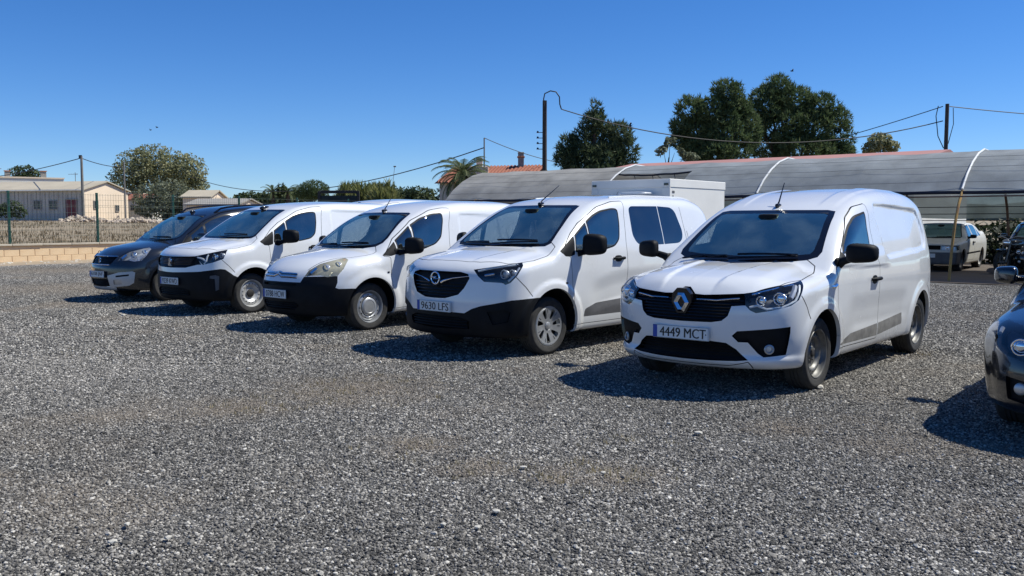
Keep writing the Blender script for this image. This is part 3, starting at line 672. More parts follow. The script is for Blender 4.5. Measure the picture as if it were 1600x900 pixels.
def gable_house(name, c, fdir, L, Wd, zb, ze, zr, wall_m, gable_m, roof_m, label, cat='building', over=.25, ribs=0, tiles=False):
    """c: near corner; fdir: unit direction of the long facade; gable end runs at right angles, away from the viewer"""
    f = Vector((fdir[0], fdir[1], 0)).normalized(); g_ = Vector((-f.y, f.x, 0))
    if g_.y < 0: g_ = -g_
    r = empty(name, c); tag(r, label, cat); A = lambda a, b, z: Vector(f*a + g_*b) + Vector((0, 0, z))
    r.location.z = 0
    def quad(nm, pts, m, par=r): return mesh_obj(nm, pts, [list(range(len(pts)))], m, par)
    w = G()
    pr = [A(0, 0, zb), A(L, 0, zb), A(L, Wd, zb), A(0, Wd, zb), A(0, 0, ze), A(L, 0, ze), A(L, Wd, ze), A(0, Wd, ze)]
    w.add(pr, [(0, 1, 5, 4), (2, 3, 7, 6), (1, 2, 6, 5)]); w.build('wall', wall_m, r, fix=True)
    G().add([A(0, 0, zb), A(0, Wd, zb), A(0, Wd, ze), A(0, Wd/2, zr-.08), A(0, 0, ze), A(.2, 0, zb), A(.2, Wd, zb), A(.2, Wd, ze), A(.2, Wd/2, zr-.08), A(.2, 0, ze)], [(0, 1, 2, 3, 4), (5, 9, 8, 7, 6), (0, 4, 9, 5), (1, 6, 7, 2)]).build('gable_wall', gable_m, r, fix=True)
    sl = (zr-ze)/(Wd/2); o = over
    rf = G()
    for (b0, z0, b1, z1) in ((-o, ze - sl*o, Wd/2, zr), (Wd/2, zr, Wd+o, ze - sl*o)):
        for th in ((0, 0),):
            rf.add([A(-o, b0, z0), A(L+o, b0, z0), A(L+o, b1, z1), A(-o, b1, z1), A(-o, b0, z0+.12), A(L+o, b0, z0+.12), A(L+o, b1, z1+.12), A(-o, b1, z1+.12)], [(0, 3, 2, 1), (4, 5, 6, 7), (0, 1, 5, 4), (1, 2, 6, 5), (2, 3, 7, 6), (3, 0, 4, 7)])
    rf.build('roof', roof_m, r, fix=True)
    if ribs:
        q = G(); x = .3
        while x < L: a, b = A(x, -.05, zb), A(x, -.05, ze-.1); q.tube([a, b], .035, 4); x += ribs
        q.build('cladding_rib', wall_m, r)['kind'] = 'stuff'
    def opening(nm, a0, a1, z0, z1, m, side='f', frame=None):
        if side == 'f': B = lambda a, d, z: A(a, d, z)
        else: B = lambda a, d, z: A(d, a, z)
        q = G(); e = .06
        pts = [B(a0, -e, z0), B(a1, -e, z0), B(a1, -e, z1), B(a0, -e, z1)]; w_ = mesh_obj(nm, pts + [B(a0, .1, z0), B(a1, .1, z0), B(a1, .1, z1), B(a0, .1, z1)], [(0, 1, 2, 3), (0, 4, 5, 1), (1, 5, 6, 2), (2, 6, 7, 3), (3, 7, 4, 0)], m, r)
        t = .07; fr = G()
        for (p0, p1, q0, q1) in ((a0-t, a1+t, z0-t, z0), (a0-t, a1+t, z1, z1+t), (a0-t, a0, z0, z1), (a1, a1+t, z0, z1), ((a0+a1)/2-.03, (a0+a1)/2+.03, z0, z1)):
            fr.add([B(p0, -e-.04, q0), B(p1, -e-.04, q0), B(p1, -e-.04, q1), B(p0, -e-.04, q1), B(p0, 0, q0), B(p1, 0, q0), B(p1, 0, q1), B(p0, 0, q1)], [(0, 1, 2, 3), (0, 4, 5, 1), (1, 5, 6, 2), (2, 6, 7, 3), (3, 7, 4, 0)])
        fr.build('frame', frame or M['grey_stone'], w_, fix=True); return w_
    return r, A, opening
bc = P3(133, 95); fd = (-.97, .24); ZF = 1.30
r, A, op = gable_house('long_barn', bc, fd, 21, 7.2, ZF-.3, 4.62, 5.55, M['facade'], M['cream'], M['tin'], 'long pale barn with maroon door and cream gable end beyond the fence', ribs=.55)
op('window', 5.2, 6.0, 2.65, 3.45, M['dark_glass']); op('window', 3.3, 4.1, 2.65, 3.45, M['dark_glass']); op('door', .75, 2.1, ZF-.2, 3.60, M['maroon'])
op('window', 1.55, 2.15, 2.7, 3.45, M['dark_glass'], 'g'); op('window', 5.0, 5.5, 2.45, 3.05, M['dark_glass'], 'g')
G().tube([A(-.12, -.1, ZF), A(-.12, -.1, 4.6)], .07, 8).build('downpipe', M['whitewash'], r); G().tube([A(-.1, -.32, 4.55), A(21, -.32, 4.55)], .08, 8).build('gutter', M['whitewash'], r)
# terrace block behind
def box_house(name, c, fdir, L, Wd, zb, zt, m, label):
    f = Vector((fdir[0], fdir[1], 0)).normalized(); g_ = Vector((-f.y, f.x, 0)); g_ = g_ if g_.y > 0 else -g_
    r = empty(name, (c.x, c.y, 0)); tag(r, label, 'building'); A = lambda a, b, z: Vector(f*a + g_*b) + Vector((0, 0, z))
    bx = lambda q, a0, a1, b0, b1, z0, z1: q.add([A(a0, b0, z0), A(a1, b0, z0), A(a1, b1, z0), A(a0, b1, z0), A(a0, b0, z1), A(a1, b0, z1), A(a1, b1, z1), A(a0, b1, z1)], [(0, 3, 2, 1), (4, 5, 6, 7), (0, 1, 5, 4), (1, 2, 6, 5), (2, 3, 7, 6), (3, 0, 4, 7)])
    q = G(); bx(q, 0, L, 0, Wd, zb, zt); q.build('wall', m, r, fix=True); return r, A, bx
c2 = P3(104, 140); r, A, bx = box_house('terrace_block', c2, (-.82, -.57), 24, 9, 1., ZH(277, 135), M['whitewash'], 'long white flat roofed block with chimneys behind the barn')
q = G(); bx(q, -.1, 24.1, -.12, 0, ZH(277, 135)-.1, ZH(276, 135)); q.build('parapet_cap', M['cream'], r, fix=True)
for a, w_, h in ((2.3, .75, 1.0), (7.2, .65, .9), (9.6, 1.1, .55)):
    q = G(); bx(q, a, a+w_, .6, 1.3, ZH(286, 135), ZH(277, 135)+h); ch = q.build('chimney', M['grey_stone'], r, fix=True); q = G(); bx(q, a-.1, a+w_+.1, .5, 1.4, ZH(277, 135)+h+.003, ZH(277, 135)+h+.12); q.build('chimney_cap', M['brick'], ch, fix=True)
c3 = P3(8, 112); r, A, bx = box_house('red_roof_shed', c3, (-1, .1), 9, 5, 1., 4.9, M['whitewash'], 'small shed with sloping red roof at the far left edge')
G().add([A(-.3, -.4, 4.85), A(9, -.4, 4.85), A(9, 5, 6.0), A(-.3, 5, 6.0), A(-.3, -.4, 5.0), A(9, -.4, 5.0), A(9, 5, 6.15), A(-.3, 5, 6.15)], [(0, 3, 2, 1), (4, 5, 6, 7), (0, 1, 5, 4), (1, 2, 6, 5), (2, 3, 7, 6), (3, 0, 4, 7)]).build('roof', M['pink_roof'], r, fix=True)
c4 = P3(233, 104); r, A, op = gable_house('white_hut', c4, (-1, .12), 2.7, 3.2, ZF-.3, 3.75, 4.35, M['whitewash'], M['whitewash'], M['tile'], 'small whitewashed hut with tiled roof right of the barn', over=.15)
op('door', .2, .75, ZF-.2, 3.1, M['dark_glass'], 'g'); op('window', 1.6, 2.0, 2.6, 3.1, M['dark_glass'])
c4b = P3(219, 107); r, A, bx = box_house('brick_lean_to', c4b, (-1, .05), 1.5, 2, 1., ZH(303.5, 107), M['brick'], 'orange brick block standing behind the white hut roof')
q = G(); bx(q, -.06, 1.56, -.06, 2.06, ZH(303.5, 107)+.003, ZH(303, 107)+.1); q.build('cap', M['cream'], r, fix=True)
c5 = P3(372, 88); r, A, op = gable_house('low_tan_barn', c5, (-.98, .2), 5.4, 5.0, ZF-.3, ZH(320, 88), ZH(311, 88), M['cream'], M['cream'], M['grey_stone'], 'low tan barn with brown sheet roof above the dark car')
op('window', 1.2, 1.8, 1.6, 2.2, M['dark_glass'])
c6 = P3(330, 97); r, A, op = gable_house('cream_gable_house', c6, (-.99, .1), 3.0, 4., ZF-.3, ZH(308, 97), ZH(298, 97), M['cream'], M['cream'], M['tin'], 'cream house end peeping over the low tan barn')
# ---------- rubble on the field
sp = []
for i in range(420):
    px = random.uniform(95, 250); d = random.uniform(70, 76); h = max(0, .55*math.exp(-((px-130)/38)**2) + .35*math.exp(-((px-215)/30)**2)); p = P3(px, d); sp.append((p.x, p.y, 1.18 + random.uniform(0, 1)*h, random.uniform(.10, .28)))
tag(joined_rocks('rubble_heap', sp, mat('rubble', (.34, .26, .19), rough=.95, var2=(.55, .47, .38), vscale=1.1)), 'long heap of broken stones and rubble on the dry field', 'rubble')
# ---------- distant hills and tree belt
hill_m = mat('far_scrub', (.07, .085, .06), rough=1., var2=(.11, .12, .085), vscale=.05)
V = []; n = 90
for i in range(n):
    px = -300 + i*25; d = 420; h = ZH(318 + 4*nz(px, 0, .02) + 3*nz(px, 9, .07), d) ; p = P3(px, d)
    V += [(p.x, p.y, -1), (p.x, p.y, h), (p.x*1.3, p.y*1.3, h*.8)]
F = [(i*3+a, (i+1)*3+a, (i+1)*3+a+1, i*3+a+1) for i in range(n-1) for a in (0, 1)]
mesh_obj('far_hills', V, F, hill_m, smooth=True)['kind'] = 'structure'
# ---------------------------------------------------------------- shade-net tunnel on the right, parallel to the row
TO = Vector((10.24, 21.2, 0)); TA = Vector((-.77, .638, 0)).normalized(); TN = Vector((.638, .77, 0)).normalized()
def TP(t, s, z): p = TO + TA*t + TN*s; return Vector((p.x, p.y, z))
HOOP = [(0, 0), (.06, .35), (.18, .85), (.36, 1.35), (.62, 1.8), (.93, 2.15), (1.35, 2.52), (1.85, 2.84), (2.4, 3.08), (3.0, 3.22), (3.6, 3.20), (4.2, 3.06), (4.75, 2.82), (5.25, 2.50), (5.62, 2.15), (5.9, 1.8), (6.1, 1.35), (6.22, .85), (6.3, .35), (6.33, 0)]
M['pole_wood'] = mat('tarred_pole', (.055, .042, .034), rough=.85, var=.35, vscale=8); M['pole_grey'] = mat('concrete_pole', (.20, .19, .175), rough=.85, var=.2); M['cable'] = mat('black_cable', (.012, .012, .013), rough=.6)
def net_mat(name, col, hole, scale=260):
    m, nt, N, L, b = node_mat(name); out = N['Material Output']; tc = N.new('ShaderNodeTexCoord')
    n1 = N.new('ShaderNodeTexNoise'); n1.inputs['Scale'].default_value = 1.3; n1.inputs['Detail'].default_value = 8; L.new(tc.outputs['Object'], n1.inputs['Vector'])
    n2 = N.new('ShaderNodeTexNoise'); n2.inputs['Scale'].default_value = 45; n2.inputs['Detail'].default_value = 3; L.new(tc.outputs['Object'], n2.inputs['Vector'])
    cr = ramp(N, [(.3, tuple(c*.75 for c in col)), (.7, tuple(min(1, c*1.25) for c in col))]); L.new(n1.outputs['Fac'], cr.inputs[0])
    b.inputs['Roughness'].default_value = .8; L.new(cr.outputs[0], b.inputs['Base Color'])
    tl = N.new('ShaderNodeBsdfTranslucent'); L.new(cr.outputs[0], tl.inputs[0]); m1 = N.new('ShaderNodeMixShader'); m1.inputs[0].default_value = .22; L.new(b.outputs[0], m1.inputs[1]); L.new(tl.outputs[0], m1.inputs[2])
    tr = N.new('ShaderNodeBsdfTransparent'); m2 = N.new('ShaderNodeMixShader'); mr = N.new('ShaderNodeMapRange'); mr.inputs[1].default_value = .35; mr.inputs[2].default_value = .65; mr.inputs[3].default_value = hole*.5; mr.inputs[4].default_value = hole*1.5
    L.new(n2.outputs['Fac'], mr.inputs[0]); L.new(mr.outputs[0], m2.inputs[0]); L.new(m1.outputs[0], m2.inputs[1]); L.new(tr.outputs[0], m2.inputs[2]); L.new(m2.outputs[0], out.inputs[0]); return m
M['net'] = net_mat('grey_shade_net', (.285, .31, .325), .09); M['net_pale'] = net_mat('pale_grey_net', (.36, .35, .325), .06); M['net_green'] = net_mat('green_grey_net', (.17, .205, .20), .10)  # pale variant: lighter, denser net for the far left bays and end
M['white_tube'] = mat('white_tube', (.70, .70, .68), rough=.5, var=.1); M['yellow_tube'] = mat('yellow_rusty_tube', (.50, .30, .06), rough=.6, var2=(.22, .11, .05), vscale=4); M['brown_tube'] = mat('rusty_tube', (.17, .10, .07), rough=.75, var=.3, vscale=5)
M['black_cloth'] = mat('rolled_net', (.012, .016, .03), rough=.85)
def tunnel():
    r = empty('shade_tunnel', TO); tag(r, 'long arched tunnel of bent tubes covered with grey shade net', 'shade tunnel'); Z = Vector((TO.x, TO.y, 0))
    loc = lambda t, s, z: TP(t, s, z) - Z
    step = 2.62; ts = [round(-10.48 + step*i, 3) for i in range(12)]; ts[-1] = 17.2
    cs = np.array(HOOP); fine = []
    for i in range(len(cs)-1):
        for k in range(3): fine.append(tuple(cs[i] + (cs[i+1]-cs[i])*k/3))
    fine.append(tuple(cs[-1]))
    for i, t in enumerate(ts):
        white = i in (4, 6, 8)
        low = [loc(t, s, z) for s, z in fine if z < 2.2 and s < 2]; up = [loc(t, s - (.03 if white else -.03), z + (.035 if white else -.06)) for s, z in fine if z > 2.12]; far = [loc(t, s, z) for s, z in fine if z < 2.2 and s > 2]
        h = G().tube(up, .028, 8).build('hoop', M['white_tube'] if white else M['brown_tube'], r, smooth=True)
        G().tube(low, .034, 8).build('near_leg', M['yellow_tube'] if i % 2 == 0 else M['brown_tube'], h, smooth=True); G().tube(far, .034, 8).build('far_leg', M['brown_tube'], h, smooth=True)
    # net sheets bay by bay, sagging a little between the hoops
    def sheet(name, t0, t1, s_of, m):
        V = []; F = []; nt = 9; ns = len(s_of)
        for a in range(nt):
            t = t0 + (t1-t0)*a/(nt-1); sag = .055*math.sin(math.pi*a/(nt-1))
            for b, (s, z) in enumerate(s_of):
                w = .012*nz(t*2.2, s*2.0, 1.) ; V.append(loc(t, s, z - sag*(.6+.4*nz(s, t)) + w + .012))
        F = [(a*ns+b, a*ns+b+1, (a+1)*ns+b+1, (a+1)*ns+b) for a in range(nt-1) for b in range(ns-1)]
        return mesh_obj(name, V, F, m, r, smooth=True)
    prof = [(s, z) for s, z in fine if z > 2.13]
    near_half = [(s, z) for s, z in prof if s <= 3.05]; far_half = [(s, z) for s, z in prof if s >= 2.95]
    far_wall = [(s, z) for s, z in fine if 1.42 < z < 2.2 and s > 3]
    for i in range(len(ts)-1):
        m = M['net'] if i < 8 else M['net_pale']
        if i == 7:
            top = [(s, z) for s, z in near_half if s > 2.0]; sheet('net_sheet', ts[i], ts[i+1], top, m)
        else: sheet('net_sheet', ts[i], ts[i+1], near_half, m)
        sheet('net_sheet', ts[i], ts[i+1], far_half, m); sheet('side_net', ts[i], ts[i+1], far_wall, M['net_green'])
    # line wires and the rolled hem along the eave
    def run(nm, s, z, rr, m, wob=0., t0=-10.48, t1=17.2): G().tube([loc(t, s, z + wob*nz(t, s, .8)) for t in np.arange(t0, t1+.01, .6)], rr, 6).build(nm, m, r)
    run('rolled_hem', .90, 2.10, .045, M['black_cloth'], .02)
    for s, z in ((1.10, 2.345), (1.62, 2.735), (2.15, 3.00)): run('line_wire', s-.03, z+.02, .0045, M['pole_grey'], .02)
    for s, z in ((5.90, 1.82), (6.02, 1.62), (6.07, 1.43)): run('back_wire', s-.05, z, .012, M['black_cloth'], .01)
    run('purlin', .62, 1.82+.18, .02, M['brown_tube'], 0.)
    # torn edge and hanging straps in the open bay
    t0, t1 = ts[7], ts[8]
    G().tube([loc(t0 + (t1-t0)*k/12, 2.0 + .05*nz(k, 0, .9), 2.90 - .05*math.sin(math.pi*k/12) + .03*nz(k, 3, .8)) for k in range(13)], .03, 6).build('torn_edge', M['black_cloth'], r)
    for k in (.25, .55, .8): p = loc(t0+(t1-t0)*k, 2.1, 2.86); G().tube([p, p + Vector((.03, 0, -.12)), p + Vector((-.02, .02, -.26))], [.012, .01, .03], 6).build('hanging_strap', M['black_cloth'], r)
    # open end at the far left closed with net
    ep = [loc(17.2, s, z) for s, z in fine if z > .9]; mesh_obj('end_net', ep, [list(range(len(ep)))], M['net_pale'], r)
    return r
tunnel()
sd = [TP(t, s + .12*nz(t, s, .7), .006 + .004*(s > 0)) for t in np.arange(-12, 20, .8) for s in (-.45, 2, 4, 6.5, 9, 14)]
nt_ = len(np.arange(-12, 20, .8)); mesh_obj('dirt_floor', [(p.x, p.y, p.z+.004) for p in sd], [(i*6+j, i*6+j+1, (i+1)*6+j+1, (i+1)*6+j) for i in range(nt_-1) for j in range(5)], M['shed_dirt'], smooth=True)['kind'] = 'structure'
# low bank and hedge behind the tunnel, seen under the side net
# ---------- red-roofed shed behind the tunnel
def long_shed():
    a = TP(3.4, 9.0, 0); r = empty('red_roof_long_shed', a); tag(r, 'long low shed with faded red roof behind the shade tunnel', 'building')
    B = lambda t, s, z: TP(3.4+t, 9.0+s, z) - Vector((a.x, a.y, 0))
    w = G().add([B(0, 0, 0), B(13, 0, 0), B(13, 7, 0), B(0, 7, 0), B(0, 0, 3.2), B(13, 0, 3.2), B(13, 7, 3.2), B(0, 7, 3.2)], [(0, 1, 5, 4), (1, 2, 6, 5), (2, 3, 7, 6), (3, 0, 4, 7)]).build('wall', M['whitewash'], r, fix=True)
    for s0, z0, s1, z1 in ((-.3, 3.28, 3.5, 3.88), (3.5, 3.88, 7.3, 3.28)):
        G().add([B(-.2, s0, z0), B(13.2, s0, z0), B(13.2, s1, z1), B(-.2, s1, z1), B(-.2, s0, z0+.1), B(13.2, s0, z0+.1), B(13.2, s1, z1+.1), B(-.2, s1, z1+.1)], [(0, 3, 2, 1), (4, 5, 6, 7), (0, 1, 5, 4), (1, 2, 6, 5), (2, 3, 7, 6), (3, 0, 4, 7)]).build('roof', M['pink_roof'], r, fix=True)
    G().add([B(-.05, 0, 3.2), B(-.05, 7, 3.2), B(-.05, 3.5, 3.86)], [(0, 1, 2)]).build('gable', M['whitewash'], r)
long_shed()
# ---------- tiled house behind the palm
def tiled_house():
    d = 56.; a = P3(826, d); r = empty('tiled_house', (a.x, a.y, 0)); tag(r, 'house with red tiled roof and chimney behind the palm', 'building')
    f = Vector((-.94, .34, 0)); g_ = Vector((.34, .94, 0)); A = lambda u, b, z: f*u + g_*b + Vector((0, 0, z)); L = 6.0
    G().add([A(0, 0, 0), A(L, 0, 0), A(L, 5, 0), A(0, 5, 0), A(0, 0, 3.9), A(L, 0, 3.9), A(L, 5, 3.9), A(0, 5, 3.9)], [(0, 1, 5, 4), (1, 2, 6, 5), (2, 3, 7, 6), (3, 0, 4, 7)]).build('wall', M['cream'], r, fix=True)
    z0, z1 = 3.75, ZH(258, d)+.05
    rf = G().add([A(-.2, -.4, z0), A(L+.2, -.4, z0), A(L+.2, 2.5, z1), A(-.2, 2.5, z1), A(-.2, 2.5, z1+.0), A(L+.2, 2.5, z1), A(L+.2, 5.4, z0), A(-.2, 5.4, z0)], [(0, 1, 2, 3), (4, 5, 6, 7)]).build('roof', M['tile'], r, fix=True)
    src = None; q = G(); n = 8
    for k in range(n+1): th = math.pi*k/n
    V = []; p0, p1 = A(0, -.42, z0+.0), A(0, 2.5, z1+.0)
    for p in (p0, p1):
        for k in range(n+1):
            th = math.pi*k/n; V.append(p + f*(.105*math.cos(th)) + Vector((0, 0, .10*math.sin(th))))
    F = [(k, k+1, n+1+k+1, n+1+k) for k in range(n)] + [list(range(n+1))]
    u = -.1
    while u < L+.15:
        if src is None: src = mesh_obj('tile_row', V, F, M['tile'], r); o = src
        else: o = bpy.data.objects.new('tile_row', src.data); COL.objects.link(o); o.parent = r
        o.location = f*u + Vector((0, 0, random.uniform(0, .012))); u += .235
    q = G().box((-.19, -.19, 0), (.19, .19, ZH(236, d)-4.2), .01).build('chimney', M['grey_stone'], r, loc=A(1.35, 2.4, 4.2)); G().box((-.24, -.24, 0), (.24, .24, .10), .01).build('chimney_cap', M['brick'], q, loc=(0, 0, ZH(236, d)-4.2-.28)); G().box((-.20, -.20, 0), (.20, .20, .08), .01).build('chimney_top', M['coping'], q, loc=(0, 0, ZH(236, d)-4.2+.003))
    G().box((-.2, -.2, 0), (.2, .2, .9), .01).build('vent_stack', M['cream'], r, loc=A(3.9, 1.6, z1-.35))
    G().box((0, -.15, 0), (1.4, .15, .7), .02).build('parapet', M['cream'], r, loc=A(4.4, .6, z1-.75))
    return r
tiled_house()
# ---------- poles and lines
def pole(name, px, d, ytop, zb, r0, r1, m, label, extra=None):
    p = P3(px, d); o = empty(name, (p.x, p.y, 0)); tag(o, label, 'pole'); zt = ZH(ytop, d)
    G().tube([(0, 0, zb), (0, 0, (zb+zt)/2), (0, 0, zt)], [r0, (r0+r1)/2, r1], 12).build('shaft', m, o, smooth=True)
    if extra: extra(o, zt)
    return Vector((p.x, p.y, zt)), o
def loop_top(o, zt):
    G().tube([(-.02, -.14, zt-.3), (-.06, -.14, zt+.05), (.0, -.05, zt+.33), (.28, 0, zt+.47), (.55, 0, zt+.42), (.72, 0, zt+.18), (.74, 0, zt-.18), (.82, 0, zt-.42)], .03, 8).build('cable_loop', M['cable'], o, smooth=True)
    for k in range(4):
        z = zt-1.55-.27*k; b = G().tube([(-.1, 0, z), (-.36, 0, z)], .018, 6).build('bracket', M['cable'], o); G().lathe([(.0, z-.02), (.06, z-.02), (.045, z+.06), (.0, z+.09)], 'z', 10, c=(-.34, 0, 0)).build('insulator', M['gloss_black'], b, smooth=True)
pa, _ = pole('timber_pole', 850.5, 45, 160, -.1, .125, .105, M['pole_wood'], 'dark timber utility pole with a looped cable, left of the cypress clump', loop_top)
def twin(o, zt):
    G().tube([(.62, 0, 0), (.05, 0, zt-2.3)], [.10, .08], 10).build('stay_leg', M['pole_wood'], o, smooth=True)
    G().tube([(-.45, 0, zt-.1), (-.55, 0, zt-.6), (-.42, 0, zt-1.6), (-.12, 0, zt-2.2)], .022, 6).build('cable_loop', M['cable'], o); G().tube([(.3, 0, zt-.2), (.34, 0, zt-1.0), (.1, 0, zt-2.0)], .018, 6).build('cable_loop', M['cable'], o)
pb, _ = pole('timber_pole', 1472, 46, 165, -.1, .11, .09, M['pole_wood'], 'timber utility pole propped by a slanting second leg at right', twin)
pc, _ = pole('thin_pole', 757, 55, 217, 0, .05, .04, M['pole_grey'], 'thin metal mast rising behind the tiled house', None)
pd, _ = pole('concrete_pole', 132.5, 90, 245, 1.2, .16, .11, M['pole_grey'], 'grey concrete pole in front of the barn corner', lambda o, zt: G().box((-.25, -.05, zt-.25), (.05, .05, zt+.1), .01).build('crosshead', M['cable'], o))
pe, _ = pole('thin_pole', 198, 92, 254, 1.2, .09, .07, M['pole_grey'], 'thin grey pole before the big tree', None)
def aerial(name, px, d, y0, y1, label):
    p = P3(px, d); o = empty(name, (p.x, p.y, 0)); tag(o, label, 'aerial'); z0, z1 = ZH(y1, d), ZH(y0, d)
    G().tube([(0, 0, z0-1.), (0, 0, z1)], .035, 6).build('mast', M['pole_grey'], o); G().tube([(-.9, 0, z1-.25), (.35, 0, z1-.2)], .025, 6).build('boom', M['pole_grey'], o)
    for k in range(5): G().tube([(-.8+.25*k, -.25, z1-.245), (-.8+.25*k, .25, z1-.245)], .02, 4).build('element', M['pole_grey'], o)
aerial('roof_aerial', 122, 118, 270, 286, 'thin television aerial above the barn ridge'); aerial('roof_aerial', 4, 134, 262, 275, 'television aerial on the white block at the far left')
pf = P3(607, 70); o = empty('leaning_mast', (pf.x, pf.y, 0)); tag(o, 'thin leaning mast above the hedge', 'pole'); G().tube([(0, 0, 1.), (.55, 0, ZH(260, 70))], [.03, .016], 6).build('shaft', M['pole_grey'], o); G().box((.45, -.03, ZH(262, 70)), (.65, .03, ZH(260, 70)), .01).build('head', M['pole_grey'], o)
def line(name, a, b, sag, rr, label, n=24):
    V = [a.lerp(b, k/n) + Vector((0, 0, -sag*4*(k/n)*(1-k/n))) for k in range(n+1)]
    o = G().tube(V, rr, 5).build(name, M['cable'], None, smooth=True); tag(o, label, 'cable'); return o
def S3(px, py, d): p = P3(px, d); p.z = ZH(py, d); return p
line('overhead_cable', Vector((pa.x+.82, pa.y, pa.z-.42)), S3(1466, 191, 46), 1.35, .026, 'overhead cable sagging from the looped pole across the big pines to the propped pole')
line('overhead_cable', S3(1290, 222, 60), S3(1465, 169, 46), .05, .024, 'upper cable coming down from the propped pole behind the pines')
line('overhead_cable', S3(1476, 169, 46), S3(1680, 186, 50), .05, .024, 'cable leaving the propped pole to the right edge')
line('overhead_cable', S3(1440, 168.5, 46), S3(1500, 169, 46), .0, .014, 'short jumper cable at the head of the propped pole') if False else None
line('overhead_cable', S3(757, 217, 55), S3(905, 260, 60), .25, .022, 'cable running from the thin mast down behind the timber pole')
line('overhead_cable', S3(300, 276, 110), S3(757, 232, 55), 2.2, .034, 'long slack cable over the hedge between the big tree and the thin mast')
line('overhead_cable', S3(-60, 281, 140), S3(132, 248, 90), .5, .045, 'cable dropping left from the concrete pole over the white block')
line('overhead_cable', S3(132, 248, 90), S3(200, 262, 108), .25, .04, 'cable running from the concrete pole into the big tree')
# ---------- dark gate frame beyond the parked row
p = P3(561, 43); o = empty('gate_frame', (p.x, p.y, 0)); tag(o, 'dark steel gate frame standing behind the white vans', 'gate')
for x in (0, -1.85): G().box((x-.06, -.06, 0), (x+.06, .06, ZH(298.5 if x == 0 else 299, 43)), .01).build('post', M['iron'], o)
G().box((-1.785, -.04, ZH(302.5, 43)), (-.065, .04, ZH(298, 43)), .01).build('top_beam', M['iron'], o); G().box((-1.785, -.02, .3), (-.065, .02, ZH(306, 43)), .005).build('leaf', mat('dark_netting', (.02, .03, .03), rough=.9, var=.4), o)
# ---------- birds
def bird(px, py, d, s, label, perched=False):
    p = S3(px, py, d); g = G().sup((0, 0, 0), (.10*s, .035*s, .04*s), 1., 10, 6)
    if perched: g = G().sup((0, 0, .10*s), (.05*s, .05*s, .10*s), 1., 10, 6).sup((.02*s, 0, .22*s), (.04*s, .035*s, .04*s), 1., 8, 6)
    else: g.add([(-.03*s, 0, 0), (.06*s, 0, 0), (.02*s, .26*s, .08*s), (-.04*s, .24*s, .08*s), (.02*s, -.26*s, .08*s), (-.04*s, -.24*s, .08*s)], [(0, 1, 2, 3), (1, 0, 5, 4)])
    o = g.build('bird', M['gloss_black'], None, smooth=True); o.location = p; tag(o, label, 'bird')
bird(983, 203, 45.5, 1.2, 'small bird perched on the sagging overhead cable', True); bird(1231, 115, 60, 1.1, 'bird flying above the big pines'); bird(251, 201, 90, 1.2, 'upper bird flying above the big tree'); bird(241, 205, 90, 1.1, 'lower bird flying above the big tree')
